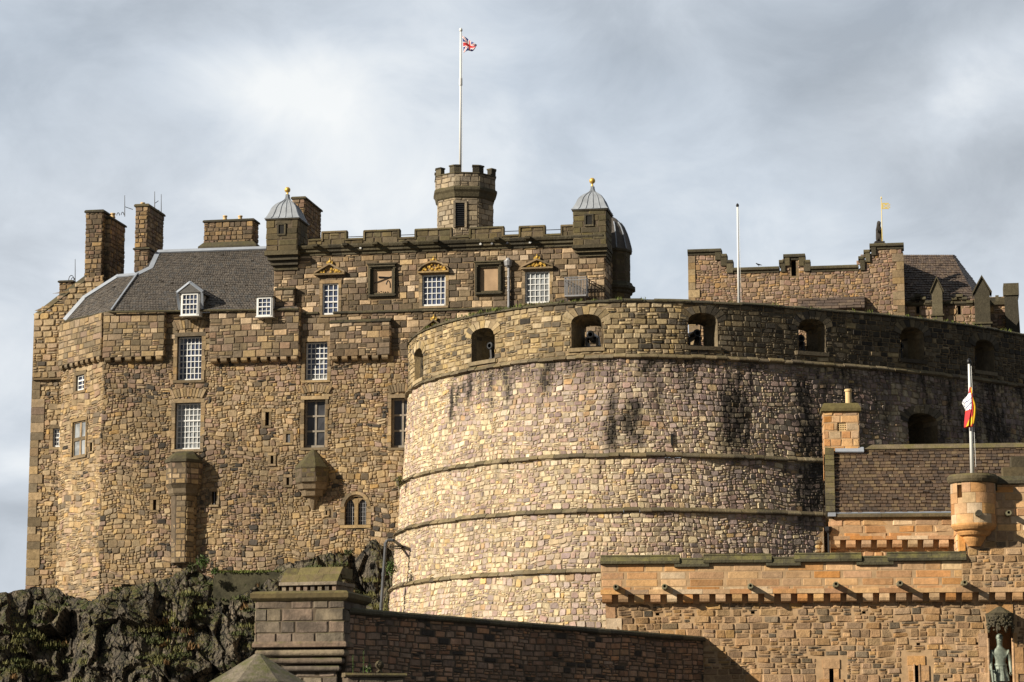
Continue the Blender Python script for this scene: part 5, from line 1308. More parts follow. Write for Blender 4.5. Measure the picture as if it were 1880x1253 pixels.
# cannons on the terrace
def cannon():
    r = thing('cannon', 'black cannon', 'cannon', (0, 0, 0), 'cannons in the battery ports')
    ax = Vector((0, -1, 0))
    mb = MB(); prof = [(0.03, 1.62), (0.07, 1.58), (0.08, 1.52), (0.05, 1.48), (0.10, 1.46), (0.22, 1.42), (0.24, 1.36), (0.235, 1.3), (0.22, 1.0), (0.21, 0.95), (0.215, 0.9), (0.2, 0.86), (0.17, 0.2), (0.165, 0.12), (0.185, 0.1), (0.185, 0.05), (0.20, 0.02), (0.205, -0.03), (0.18, -0.06), (0.155, -0.07), (0.105, -0.07), (0.10, 0.02), (0.10, 0.7)]
    n = 20; rings = [[(q * math.cos(2 * math.pi * i / n), y, q * math.sin(2 * math.pi * i / n)) for i in range(n)] for q, y in prof]
    mb.loft(rings, 0, True, True); mb.tube((-0.34, 0.85, -0.02), (0.34, 0.85, -0.02), 0.06, n=10)
    b = mb.build('barrel', M_BARREL, r, False); fix_normals(b)
    mb = MB()
    for sx in (-0.27, 0.27):
        pr = [(0.35, -0.12), (0.7, 0.02), (1.0, 0.02), (1.2, -0.12), (1.35, -0.25), (1.5, -0.38), (1.5, -0.62), (0.4, -0.62)]
        mb.loft([[(sx - 0.05, y, z) for y, z in pr], [(sx + 0.05, y, z) for y, z in pr]])
    mb.loft([[(-0.27, y, z) for y, z in ((0.5, -0.5), (0.7, -0.5), (0.7, -0.62), (0.5, -0.62))], [(0.27, y, z) for y, z in ((0.5, -0.5), (0.7, -0.5), (0.7, -0.62), (0.5, -0.62))]])
    mb.build('carriage', M_CARR, r)
    for y in (0.6, 1.35):
        for sx in (-0.38, 0.38):
            mb = MB(); mb.tube((sx - 0.05, y, -0.66), (sx + 0.05, y, -0.66), 0.2 if y < 1 else 0.16, n=16); mb.tube((sx * 0.7, y, -0.66), (sx * 1.18, y, -0.66), 0.05, n=8); mb.build('wheel', M_CARR, r)
    return r
CL = ['black cannon seen edge-on in the narrow port at the far left end of the battery', 'black cannon with pale rimmed muzzle in the arched port below the grey downpipe',
      'black cannon pointing out of the open arched port below the iron cage', 'black cannon in the deep shadowed arched port just left of the bare white flagpole',
      'dark cannon at the left side of the arched port right of the bare flagpole', 'dark cannon with pale strap in the arched port above the orange chimney', 'dark cannon in the shaded arched port behind the red and yellow flag']
proto = cannon()
for i, (u, v) in enumerate(ports):
    if i == 0: r = proto
    else:
        r = proto.copy(); COL.objects.link(r)
        for ch in list(proto.children):
            c = ch.copy(); COL.objects.link(c); c.parent = r
    off = [0.1, 0.30, 0.06, -0.12, -0.3, -0.3, -0.2][i]
    nx, ny = B.normal(u); p = B.pt(u + off, v - PH / 2 + 0.74, -0.25 if i < 2 else -0.62)
    r.location = p; r.rotation_euler = (0, 0, math.atan2(ny, nx) + math.pi / 2 + [0, 0.15, 0.1, 0, -0.2, -0.2, -0.1][i]); r['label'] = CL[i]

# ------------------------------------------------------------------ flagpoles and flags
def pole(name, px, y0, y1, Y, r0, r1, label, cap=True, ring=None):
    a, b = P(px[0], y0, Y), P(px[1], y1, Y); a = Vector((b.x, Y, a.z))
    o = thing(name, label, 'flagpole', a, 'white flagpoles')
    mb = MB(); mb.tube(a, b, r0, r1, 12); mb.build('pole', M_WHITE, o, True)
    if cap:
        mb = MB(); mb.lathe(b, [(r1, -0.02), (r1 * 1.7, 0.02), (r1 * 1.9, 0.08), (r1 * 1.5, 0.16), (0.01, 0.22)], 12); mb.build('truck_cap', M_WHITE if cap == 1 else M_IRON, o, True)
    mb = MB(); mb.tube(a + Vector((r0 + 0.05, -0.05, 0.3)), b + Vector((r1 + 0.03, -0.05, -0.1)), 0.008, n=4); mb.build('halyard', M_WHITE, o)
    if ring:
        z0, z1 = P(px[0], ring[1], Y).z, P(px[0], ring[0], Y).z; mb = MB(); mb.lathe((a.x, a.y, z0), [(r0, 0), (r0 * 1.2, 0.05), (r0 * 1.18, z1 - z0 - 0.05), (r0, z1 - z0)], 12); mb.build('pole_collar', M_WHITE, o)
    return o, a, b
Yt = ty
p1 = pole('flagpole', (846, 846), 340, 58, Yt, 0.078, 0.055, 'tall white flagpole standing on the octagonal tower', ring=(143, 158))
p2 = pole('flagpole', (1356, 1354), 570, 380, 150.0, 0.085, 0.05, 'bare white flagpole without a flag in front of the stepped stone hall', cap=2)
def flag(name, pfn, nu, nv, colfn, mats, label):
    mb = MB(); V = [[pfn(i / nu, j / nv) for i in range(nu + 1)] for j in range(nv + 1)]
    for j in range(nv):
        for i in range(nu):
            mb.add([V[j][i], V[j][i + 1], V[j + 1][i + 1], V[j + 1][i]], [(0, 1, 2, 3)], colfn((i + .5) / nu, (j + .5) / nv))
    o = mb.build(name, mats)
    bm = bmesh.new(); bm.from_mesh(o.data); bmesh.ops.remove_doubles(bm, verts=bm.verts, dist=1e-4); bm.to_mesh(o.data); bm.free()
    o.data.polygons.foreach_set('use_smooth', [True] * len(o.data.polygons))
    s = o.modifiers.new('cloth', 'SOLIDIFY'); s.thickness = 0.01
    return tag(o, label, 'flag')
def union(s, t):
    x, y = (s - 0.5) * 2, (t - 0.5)
    if abs(x) < 0.10 * 1 or abs(y) < 0.10: return 0
    if abs(x) < 0.17 or abs(y) < 0.167: return 1
    k = abs(abs(y) - abs(x) * 0.5)
    if k < 0.035: return 0
    if k < 0.10: return 1
    return 2
fx, fy = p1[1].x + 0.1, Yt - 0.05
def f1(s, t):
    # hoist near the pole, the fly dropping away to the right and folding
    h0 = P(851, 67, Yt).z; L_ = 0.95
    ang = -0.80; x = fx + 0.0 + s * 0.86; z = h0 - s * 0.62 - (1 - t) * (0.86 * (1 - s) ** 0.9 + 0.16) + 0.05 * math.sin(6 * s)
    x += 0.16 * (1 - t) * (0.5 - s) ; y = fy - 0.22 * math.sin(7.0 * s + 2.5 * t) * s - 0.25 * s - 0.12 * math.sin(9 * t) * s
    return (x, y, z)
flag('flag', f1, 44, 26, union, [M_FR, M_FW, M_FB], 'red white and blue flag drooping from the tall pole on the octagonal tower')

# ------------------------------------------------------------------ memorial hall behind the battery
Hh = Plane(plan(1265, 174.5), plan(1658, 172.0))
hall = thing('stone_hall', 'stone hall with a stepped dark coping and a steep slate roof, behind the battery', 'building', Hh.pt(8, 14, 0))
def hx(px, py=520): return Hh.uv(px, py)[0]
def hz(px, py): return Hh.uv(px, py)[1]
steps = [(1265, 1322, 458), (1322, 1332, 467), (1332, 1343, 478), (1343, 1434, 491), (1434, 1442, 478), (1442, 1476, 467), (1476, 1485, 478), (1485, 1580, 488), (1580, 1590, 471), (1590, 1601, 459), (1601, 1659, 447)]
mb = MB(); cp = MB()
zb = hz(1300, 640); slot = (hx(1453), hz(1458, 507), hx(1462), hz(1458, 478))
for i, (a, b, y) in enumerate(steps):
    u0, u1 = hx(a), hx(b); t = hz((a + b) / 2, y)
    # thick moulded coping that follows the steps
    cp.sweep(Hh, u0 - (0.12 if i and steps[i - 1][2] > y else -0.12 if i and steps[i - 1][2] < y else 0.08), u1 + (0.12 if i < 10 and steps[i + 1][2] > y else -0.12 if i < 10 and steps[i + 1][2] < y else 0.08),
             [(-0.9, t), (0.12, t), (0.2, t - 0.1), (0.2, t - 0.22), (0.08, t - 0.30), (0.06, t - 0.42), (-0.9, t - 0.42)], 0, seg=1.4, jit=0.006)
    if i < 10:
        y2 = steps[i + 1][2]; t2 = hz(b, y2); lo, hi = min(t, t2), max(t, t2); s_ = -1 if t > t2 else 1
        cp.slab(Hh, u1 - (0.32 if s_ < 0 else -0.0) , u1 + (0.12 if s_ < 0 else 0.32), lo - 0.42, hi - 0.05, -0.9, 0.14)
def hh(u):
    for (p0, p1, y) in steps:
        if u < hx(p1): return hz((p0 + p1) / 2, y) - 0.3
    return hz(1650, 447) - 0.3
mb.lay(Hh, hx(1265), hx(1658), zb, hz(1650, 450), (0.24, 0.42), (0.2, 0.62), holes=[grow(slot, 0.12)], gap=0.02, relief=0.035, split=0.5, chop=0.28, jit=0.025, top=hh, wob=0.15, rot=0.08)
mb.back(Hh, hx(1265), hx(1658), zb, hz(1650, 450), holes=[slot], top=hh, m=1, rec=0.6, step=0.2)
for px in (1265, 1647):
    v = zb
    while v < hz(px, 475):
        k = RG.uniform(0.4, 0.6); w = RG.choice((0.5, 0.8)); u0 = hx(px) - 0.05 if px < 1300 else hx(1660) - w; mb.slab(Hh, u0, u0 + w, v + .01, v + k - .01, -0.3, 0.07, 2, None, 0, 0); v += k
mb.slab(Hh, slot[0] - .2, slot[2] + .2, slot[1], slot[3], -0.7, -0.6, 3)
EL_ = Plane(Hh.pt(hx(1265), 0, -10)[:2], Hh.pt(hx(1265), 0, 0)[:2]); mb.back(EL_, 0, 10, zb, hz(1265, 470), m=1)
ER_ = Plane(Hh.pt(hx(1658), 0, 0)[:2], Hh.pt(hx(1658), 0, -10)[:2]); mb.lay(ER_, 0, 10, zb, hz(1658, 455), (0.35, 0.5), (0.4, 0.9), split=0.3); mb.back(ER_, 0, 10, zb, hz(1658, 455), m=1)
mb.prism([Hh.pt(hx(1268), 0, -0.7)[:2], Hh.pt(hx(1655), 0, -0.7)[:2], Hh.pt(hx(1655), 0, -10)[:2], Hh.pt(hx(1268), 0, -10)[:2]], 14, hz(1400, 500), 1)
mb.build('wall', [M_HALL, M_MORT, M_DRESS, M_DARK], hall)
cp.build('stepped_coping', M_DARKST, hall)
mb = MB(); S = Hh; u0, u1 = hx(1465, 560), hx(1588, 560); va, vb = hz(1520, 547), hz(1520, 572)
mb.sweep(S, u0, u1, [(-0.05, va), (0.15, va - 0.05), (1.0, vb), (-0.05, vb)]); slates(mb, bil(Vector(S.pt(u0, vb, 1.03)), Vector(S.pt(u1, vb, 1.03)), Vector(S.pt(u1, va - 0.02, 0.16)), Vector(S.pt(u0, va - 0.02, 0.16))), 9, 4, lift=0.05)
mb.build('lean_to_roof', M_HALLROOF, hall)
# low link, roof and right hand bay
mb = MB(); D0 = -1.0; S2 = Hh.off(D0); q = lambda px, py, d=D0: Vector(Hh.off(d).pt(*Hh.off(d).uv(px, py), 0))
slates(mb, bil(q(1657, 562), q(1800, 562), q(1748, 468, -6.5), q(1657, 468, -6.5)), 22, 22, lift=0.05)
slates(mb, bil(q(1800, 562), q(1812, 548, -8), q(1752, 468, -7), q(1748, 468, -6.5)), 6, 18, lift=0.03)
a_, b_, c_, d_ = q(1657, 563, -1.1), q(1800, 563, -1.1), q(1748, 469, -6.7), q(1657, 469, -6.7)
mb.poly([tuple(x) for x in (a_, b_, c_, d_)], 1); mb.poly([tuple(x) for x in (b_, q(1812, 549, -9), c_)], 1)
mb.build('roof', [M_HALLROOF, M_DARKST], hall)
mb = MB(); u0, u1, v0, v1 = S2.uv(1660, 570)[0], S2.uv(1802, 570)[0], S2.uv(1700, 640)[1], S2.uv(1700, 552)[1]
sl = [rect(S2, 1682, 553, 1688, 576), rect(S2, 1758, 553, 1764, 578)]
mb.lay(S2, u0, u1, v0, v1, (0.32, 0.5), (0.28, 0.8), holes=[grow(h, 0.05) for h in sl], gap=0.03, relief=0.05, split=0.5, chop=0.3); mb.back(S2, u0, u1, v0, v1, holes=sl, m=1, rec=0.4)
for h in sl: mb.slab(S2, h[0] - .1, h[2] + .1, h[1] - .1, h[3], -0.5, -0.45, 3)
mb.build('wall', [M_HALL, M_MORT, M_DRESS, M_DARK], hall)
mb = MB()
for c in (1685, 1761):
    for (a, b, y) in ((c - 24, c - 13, 553), (c - 13, c - 5, 546), (c - 5, c + 6, 541), (c + 6, c + 14, 546), (c + 14, c + 24, 553)):
        u0, u1 = S2.uv(a, 555)[0], S2.uv(b, 555)[0]; t = S2.uv(c, y)[1]
        mb.sweep(S2, u0 - 0.03, u1 + 0.03, [(-0.6, t), (0.12, t), (0.2, t - 0.1), (0.2, t - 0.2), (0.08, t - 0.28), (0.06, t - 0.36), (-0.6, t - 0.36)])
u0, u1 = S2.uv(1664, 555)[0], S2.uv(1800, 555)[0]; t = S2.uv(1700, 556)[1]; mb.sweep(S2, u0, u1, [(-0.6, t), (0.1, t), (0.14, t - 0.15), (0.04, t - 0.26), (-0.6, t - 0.26)], seg=1.5)
mb.build('stepped_coping', M_DARKST, hall)
def gablet(pcx, hw, ytop, yeave, ybot, d=0.4, dep=1.0):
    S = Hh.off(d); u = S.uv(pcx, yeave)[0]; w = hw / 26.4; v0, v1, vt = S.uv(pcx, ybot)[1], S.uv(pcx, yeave)[1], S.uv(pcx, ytop)[1]; mb = MB()
    mb.loft([[S.pt(u - w * .8, v0, 0), S.pt(u + w * .8, v0, 0), S.pt(u + w * .8, v1, 0), S.pt(u, vt - 0.1, 0), S.pt(u - w * .8, v1, 0)], [S.pt(u - w * .8, v0, -dep), S.pt(u + w * .8, v0, -dep), S.pt(u + w * .8, v1, -dep), S.pt(u, vt - 0.1, -dep), S.pt(u - w * .8, v1, -dep)]])
    for sg in (-1, 1):
        mb.loft([[S.pt(u + sg * w, v1 - 0.1, dd), S.pt(u, vt - 0.05, dd), S.pt(u, vt + 0.1, dd), S.pt(u + sg * w * 1.05, v1 + 0.02, dd)] for dd in (0.1, -dep)])
    mb.slab(S, u - w, u + w, v0 + (v1 - v0) * 0.3, v0 + (v1 - v0) * 0.3 + 0.12, -dep, 0.1)
    mb.build('buttress', M_DARKST, hall)
gablet(1720, 12, 510, 535, 600, -0.4); gablet(1803, 17, 508, 537, 620, 0.3, 1.6)
mb = MB(); S3 = Hh.off(-4)
block_u = lambda px: S3.uv(px, 560)[0]
mb.lay(S3, block_u(1815), block_u(1868), S3.uv(1840, 640)[1], S3.uv(1840, 545)[1], (0.35, 0.5), (0.3, 0.8), split=0.5); mb.back(S3, block_u(1815), block_u(1868), S3.uv(1840, 640)[1], S3.uv(1840, 545)[1])
for (a, b, y) in ((1817, 1828, 547), (1828, 1834, 543), (1834, 1846, 547)): mb.slab(S3, block_u(a), block_u(b), S3.uv(a, 556)[1], S3.uv(a, y)[1], -0.6, 0.12, 2)
mb.slab(S3, block_u(1816), block_u(1850), S3.uv(1840, 560)[1], S3.uv(1840, 554)[1], -0.6, 0.16, 2)
mb.loft([[S3.pt(block_u(x), S3.uv(x, y)[1], dd) for x, y in ((1846, 640), (1872, 640), (1868, 528), (1847, 528), (1844, 545))] for dd in (0.5, -1.2)], 2)
mb.slab(S3, block_u(1843), block_u(1871), S3.uv(1855, 545)[1], S3.uv(1855, 523)[1], -1.4, 0.6, 2)
mb.build('end_bay', [M_HALL, M_MORT, M_DARKST], hall)

# ------------------------------------------------------------------ heraldic beast with a gilded banner on the hall
def skin(name, pts, edges, mat, parent=None, sub=2, root=0, loc=(0, 0, 0)):
    """pts: (x, y, z, radius)"""
    me = bpy.data.meshes.new(name); bm = bmesh.new(); sl = bm.verts.layers.skin.verify(); vs = []
    for i, p in enumerate(pts):
        v = bm.verts.new(p[:3]); rr = p[3] if isinstance(p[3], tuple) else (p[3], p[3]); v[sl].radius = rr; v[sl].use_root = (i == root); vs.append(v)
    for a, b in edges: bm.edges.new((vs[a], vs[b]))
    bm.to_mesh(me); bm.free(); me.materials.append(mat); o = bpy.data.objects.new(name, me); COL.objects.link(o)
    o.modifiers.new('skin', 'SKIN').use_smooth_shade = True
    s = o.modifiers.new('sub', 'SUBSURF'); s.levels = sub; s.render_levels = sub
    if parent is not None: o.parent = parent; o.location = loc
    else: o.location = loc
    return o
base = Vector(Hh.pt(hx(1614, 447), hz(1614, 447) + 0.02, -0.45))
st = thing('heraldic_statue', 'dark stone seated beast statue holding a gilded pierced banner, on the stepped hall gable', 'statue', base)
mb = MB(); mb.prism([(base.x - .34, base.y - .34), (base.x + .34, base.y - .34), (base.x + .34, base.y + .34), (base.x - .34, base.y + .34)], base.z, base.z + 0.16); mb.build('plinth', M_STATST, st)
skin('beast', [(0, 0.1, 0.4, 0.22), (-.02, 0.05, 0.75, 0.19), (-.04, -0.02, 1.1, 0.17), (-0.03, -0.02, 1.35, 0.13), (-0.02, -0.08, 1.52, 0.13), (0.1, -0.16, 1.5, 0.075),
               (-.15, -0.1, 0.3, 0.12), (-.15, -0.22, 0.17, 0.09), (.15, -0.1, 0.3, 0.12), (.15, -0.22, 0.17, 0.09),
               (-.16, -.12, 1.05, 0.07), (-.1, -.26, 0.8, 0.055), (.12, -.12, 1.05, 0.07), (.18, -.26, 0.95, 0.05), (0.12, 0.25, 0.5, 0.05), (0.25, 0.25, 0.9, 0.04), (-0.08, -0.02, 1.66, 0.04), (0.04, -0.02, 1.66, 0.04)],
     [(0, 1), (1, 2), (2, 3), (3, 4), (4, 5), (0, 6), (6, 7), (0, 8), (8, 9), (2, 10), (10, 11), (2, 12), (12, 13), (0, 14), (14, 15), (4, 16), (4, 17)], M_STATST, st)
mb = MB(); bx, by = base.x + 0.18, base.y - 0.28; z1 = P(1617, 366, by).z; mb.tube((bx, by, base.z + 0.16), (bx, by, z1), 0.03, 0.025, 8); mb.lathe((bx, by, z1), [(0.03, 0), (0.06, 0.06), (0.02, 0.16), (0.005, 0.22)], 8); mb.build('banner_pole', M_GILT, st)
mb = MB(); za, zb2 = P(1620, 373, by).z, P(1620, 384, by).z; w = 0.58
for i in range(6):
    for j in range(5):
        if (i, j) in ((2, 2), (3, 2), (1, 1), (4, 1), (1, 3), (4, 3)): continue
        if i == 5 and j in (0, 2, 4) : continue
        x0, x1 = bx + 0.03 + w * i / 6, bx + 0.03 + w * (i + 1) / 6; z0_, z1_ = lerp(zb2, za, j / 5), lerp(zb2, za, (j + 1) / 5)
        mb.loft([[(x0, by - 0.02, z0_), (x1, by - 0.02, z0_), (x1, by - 0.02, z1_), (x0, by - 0.02, z1_)], [(x0, by + 0.02, z0_), (x1, by + 0.02, z0_), (x1, by + 0.02, z1_), (x0, by + 0.02, z1_)]])
mb.build('gilded_banner', M_GILT, st)

# ------------------------------------------------------------------ gatehouse
G = Plane(plan(1105, 98.6), plan(1880, 97.0))
gate = thing('gatehouse', 'orange sandstone gatehouse with corbel table, stone spouts and corner bartizan, lower right', 'building', G.pt(G.uv(1480, 1200)[0], 0, 0))
def gx(px, py=1090, d=0.0): return G.off(d).uv(px, py)[0]
def gz(px, py, d=0.0): return G.off(d).uv(px, py)[1]
uA, uB = gx(1113), gx(1960); zc0, zc1 = gz(1400, 1107), gz(1400, 1090)
niche = rect(G, 1815, 1128, 1862, 1330)
sl1, sl2 = rect(G, 1523, 1228, 1531, 1300), rect(G, 1679, 1222, 1688, 1300)
putl = [rect(G, x - 3.5, y - 2.5, x + 3.5, y + 2.5) for x, y in ((1207, 1128), (1382, 1125), (1586, 1125), (1686, 1183), (1795, 1182), (1736, 1248))]
hG = [niche, sl1, sl2] + putl
grown = [grow(niche, 0.12), (sl1[0] - .5, sl1[1], sl1[2] + .5, sl1[3] + .5), (sl2[0] - .5, sl2[1], sl2[2] + .5, sl2[3] + .5)] + putl
gruns = [(G.uv(x, 1100)[0], w, l, s) for x, w, l, s in ((1383, .22, 1.6, .55), (1768, .3, 2.6, .6), (1540, .2, 1.2, .35), (1655, .2, 1.0, .35), (1228, .2, 1.0, .35), (1140, .2, 1.2, .3), (1850, .5, 1.5, .3), (1470, .3, 1.4, .25))]
def gdr(u, v):
    t = 0.0
    for (su, w, l, s) in gruns:
        dz = zc0 - v
        if 0 < dz < l: t = max(t, s * (1 - dz / l) * max(0, 1 - ((u - su) / w) ** 2) * (0.7 + 0.8 * noise.noise((u * 4, v, 3.0))))
    g_ = noise.noise((u * 0.35, v * 0.5, 4.0)) - 0.1
    if g_ > 0: t = max(t, min(0.4, g_ * 0.9))
    return max(0.0, t)
mb = MB()
mb.lay(G, uA, uB, 0.2, zc0 - 0.0, (0.20, 0.33), (0.26, 0.78), holes=grown, gap=0.008, relief=0.022, split=0.34, chop=0.06, jit=0.008, tilt=0.10, wob=0.05, rot=0.01, dirt=gdr)
mb.back(G, uA, uB, 0.0, zc1, holes=hG, d=-0.012, m=1, rec=0.9)
mb.prism([G.pt(uA + .05, 0, -1.0)[:2], G.pt(uB, 0, -1.0)[:2], G.pt(uB, 0, -4)[:2], G.pt(uA + .05, 0, -4)[:2]], 0, gz(1400, 1045), 1)
EG = Plane(G.pt(uA, 0, -4)[:2], G.pt(uA, 0, 0)[:2]); mb.lay(EG, 0, 4, 0.2, zc0, (0.25, 0.35), (0.3, 0.6), split=0.1, gap=0.016); mb.back(EG, 0, 4, 0, gz(1110, 1040), m=1)
# smooth quoins at the left end
v = 0.3
while v < zc0 - 0.05:
    k = min(RG.uniform(0.35, 0.55), zc0 - v); mb.slab(G, uA - 0.01, uA + RG.choice((0.35, 0.6)), v + .005, v + k - .005, -0.4, 0.03, 2); v += k
for h in putl: mb.slab(G, h[0], h[2], h[1], h[3], -0.5, -0.4, 3)
# niche back and margins
mb.slab(G, niche[0] - .1, niche[2] + .1, niche[1], niche[3], -0.98, -0.90, 2)
mb.build('wall', [M_GRUB, M_MORTO, M_ORASH, M_DARK], gate)
def gslit(h, wide):
    m2 = MB(); m2.slab(G, h[0], h[2], h[1], h[3], -0.6, -0.5, 1)
    v = h[1]
    while v < h[3]:
        k = RG.uniform(0.32, 0.42)
        for s_ in (0, 1):
            w = RG.choice((0.2, 0.38)); a, c = (h[0] - w, h[0]) if s_ == 0 else (h[2], h[2] + w)
            m2.slab(G, a, c, v + .005, min(v + k, h[3]) - .005, -0.3, 0.035, 0)
        v += k
    m2.slab(G, h[0] - 0.24, h[2] + 0.24, h[3] + .005, h[3] + 0.36, -0.3, 0.03, 0)
    if wide:
        for a, c in ((h[0] - 0.04, h[0] + 0.02), (h[2] - 0.02, h[2] + 0.04)): m2.slab(G, a, c, h[1], h[3] + 0.05, -0.3, 0.06, 0)
    m2.build('slit_window', [M_GDRESS, M_DARK], gate)
gslit(sl1, False); gslit(sl2, True)
# corbel table
OUT = 0.30
pitch = 29.5 / 46.6; n = int((gx(1895) - gx(1105)) / pitch)
for i in range(n + 1):
    mb = MB(); a = gx(1106) + i * pitch; w = pitch * 0.60; j = RG.uniform(-0.01, 0.01)
    mb.sweep(G, a + j, a + w + j, [(-0.05, zc1), (OUT, zc1), (OUT, zc0 + 0.16), (OUT - 0.05, zc0 + 0.05), (OUT * 0.6, zc0), (-0.05, zc0)])
    mb.build('corbel', M_ORASH, gate)
# parapet of big ashlar
uP0, uP1 = gx(1103, 1060, OUT), gx(1776, 1050, OUT); zPt = gz(1400, 1032, OUT)
mb = MB(); GP = G.off(OUT)
tops = lambda u: zPt
mb.lay(GP, uP0, uP1, zc1 - 0.01, zPt + 0.02, (0.27, 0.31), (0.6, 1.55), gap=0.010, relief=0.008, split=0, chop=0.02, tilt=0.01, jit=0.003)
mb.back(GP, uP0, uP1, zc1 - 0.01, zPt + 0.12, d=-0.004, m=1)
mb.slab(G, uP0 + 0.01, uP1, zc1 - 0.0, zPt + 0.1, -0.4, OUT - 0.02, 1)
EP = Plane(G.pt(uP0, 0, -0.4)[:2], G.pt(uP0, 0, OUT)[:2]); mb.lay(EP, 0, 0.7, zc1, zPt, (0.24, 0.31), (0.5, 0.8), gap=0.014, relief=0.012, split=0, chop=0.02)
mb.sweep(G, uP0 - 0.02, uB, [(-0.05, zc1 - 0.02), (OUT + 0.025, zc1 - 0.02), (OUT + 0.025, zc1 + 0.16), (-0.05, zc1 + 0.16)], 0, seg=1.1, jit=0.003)
mb.build('parapet', [M_ORASH, M_MORTO], gate)
mb = MB()
SEG = [(1102, 1248, 1), (1241, 1299, 0), (1291, 1417, 1), (1409, 1467, 0), (1458, 1582, 1), (1575, 1637, 0), (1629, 1774, 1)]
for a, b, k in SEG:
    u0, u1 = GP.uv(a, 1030)[0], GP.uv(b, 1030)[0]; yb = lerp(1033, 1027, (a - 1102) / 530); yb2 = yb + (7 if not k else 0); zb3 = GP.uv((a + b) / 2, yb2 + 4)[1]
    if k: u0 += 0.06; u1 -= 0.06
    e = 0.0 if k else 0.035
    H = 0.38
    mb.sweep(G, u0 - 0.06, u1 + 0.06, [(-0.45, zb3), (OUT + 0.02, zb3), (OUT + 0.15 - e, zb3 + 0.03), (OUT + 0.15 - e, zb3 + 0.13), (OUT + 0.03, zb3 + H * 0.8), (OUT + 0.05, zb3 + H * 0.86), (OUT + 0.02, zb3 + H), (-0.35, zb3 + H + 0.02), (-0.45, zb3 + H * .7)], 0, seg=1.6, jit=0.004)
mb.build('coping', M_GCOPE, gate)
# spouts
def spout(S, px, py, L_=0.62):
    u, v = S.uv(px + 4, py); mb = MB(); n = 8; w = 0.105; sh = -0.28
    o_ = lambda r, dd, k: [S.pt(u + r * math.cos(2 * math.pi * i / n + math.pi / 8) , v + r * math.sin(2 * math.pi * i / n + math.pi / 8) + k, dd) for i in range(n)]
    mb.loft([o_(0.13, -0.05, 0), o_(0.115, 0.25, 0.0), o_(0.10, L_ * .7, 0.0), o_(0.108, L_ - 0.06, 0.0), o_(0.108, L_, 0.0), o_(0.058, L_, 0.01), o_(0.05, L_ - 0.3, 0.01)])
    ob = mb.build('water_spout', M_SPOUT, gate)
    return ob
for px, py in ((1128, 1080), (1217, 1079), (1374, 1078), (1530, 1075), (1647, 1073), (1765, 1072)): spout(GP, px, py)

# taller right part with bartizan
uT0 = gx(1764, 1000, OUT); zTt = gz(1850, 885, OUT); zTm = gz(1850, 975, OUT)
mb = MB()
mb.lay(GP, uT0, uB, zc1 + 0.15, zTm, (0.20, 0.33), (0.25, 0.65), gap=0.012, relief=0.028, split=0.22, chop=0.07, tilt=0.10, d=0.02)
mb.lay(GP, uT0, uB, zTm, zTt, (0.26, 0.34), (0.5, 1.0), gap=0.012, relief=0.012, split=0, chop=0.02, m=2, d=0.02)
mb.back(GP, uT0, uB, zc1 + 0.1, zTt, d=0.012, m=1)
mb.slab(G, uT0 + 0.01, uB, zc1 + 0.1, zTt - 0.05, -3.0, OUT, 1)
ET = Plane(G.pt(uT0, 0, -3)[:2], G.pt(uT0, 0, OUT)[:2]); mb.lay(ET, 0, 3.3, zc1 + 0.15, zTt, (0.24, 0.33), (0.4, 0.8), gap=0.012, relief=0.012, split=0, chop=0.02, m=2)
u0, u1, v0, v1 = gx(1760, 970, OUT), gx(1771, 970, OUT), gz(1765, 1012, OUT), gz(1765, 972, OUT)
mb.slab(G, u0, u1, v0, v1, -0.3, OUT + 0.06, 2)
mb.build('upper_wall', [M_GRUB, M_MORTO, M_ORASH], gate)
mb = MB(); u0 = gx(1822, 880, OUT); mb.sweep(G, u0, uB, [(-0.4, zTt - 0.12), (OUT + 0.03, zTt - 0.12), (OUT + 0.16, zTt - 0.08), (OUT + 0.16, zTt + 0.04), (OUT + 0.04, zTt + 0.22), (-0.35, zTt + 0.26), (-0.4, zTt)], seg=1.5, jit=0.004)
mb.slab(G, gx(1800, 880, OUT), gx(1830, 880, OUT), zTt - 0.35, zTt + 0.05, -0.4, OUT + 0.08)
mb.build('coping', M_DARKST, gate)
spout(GP, 1846, 944, 0.5)
bc = G.off(OUT + 0.02).uv(1787, 930); bcx, bcy, _ = G.off(OUT + 0.02).pt(bc[0], 0, 0.0); br = 40.5 / 4600 * bcy
bz = lambda py: P(1787, py, bcy - br).z
mb = MB(); n = 24; ring = [(bcx + br * math.cos(2 * math.pi * i / n), bcy + br * math.sin(2 * math.pi * i / n)) for i in range(n + 1)]
BC = Curve([(bcx + br * math.cos(t), bcy + br * math.sin(t)) for t in [math.pi * 0.85 + i * math.pi * 1.3 / 60 for i in range(61)]])
BC.step = BC.step
hs_ = rect(BC, 1757.5, 890, 1766, 914); hs_ = (hs_[0], hs_[1], max(hs_[2], hs_[0] + 0.14), hs_[3])
z0, z1 = bz(962), bz(884)
BC.ns = lambda a, b: max(2, int(abs(b - a) / 0.07))
nr = 4
for k in range(nr):
    va, vb_ = lerp(z0, z1, k / nr) + 0.006, lerp(z0, z1, (k + 1) / nr) - 0.006; u = -0.4 * RG.random()
    while u < BC.len:
        w = RG.uniform(0.5, 0.95); c0, c1 = max(0, u) + 0.006, min(u + w, BC.len - 0.02) - 0.006
        if c1 - c0 > 0.1:
            if vb_ > hs_[1] and va < hs_[3] and c0 < hs_[2] and c1 > hs_[0]:
                if hs_[0] - c0 > 0.05: mb.slab(BC, c0, hs_[0], va, vb_, -0.08, 0.01)
                if c1 - hs_[2] > 0.05: mb.slab(BC, hs_[2], c1, va, vb_, -0.08, 0.01)
            else: mb.slab(BC, c0, c1, va, vb_, -0.08, 0.01)
        u += w
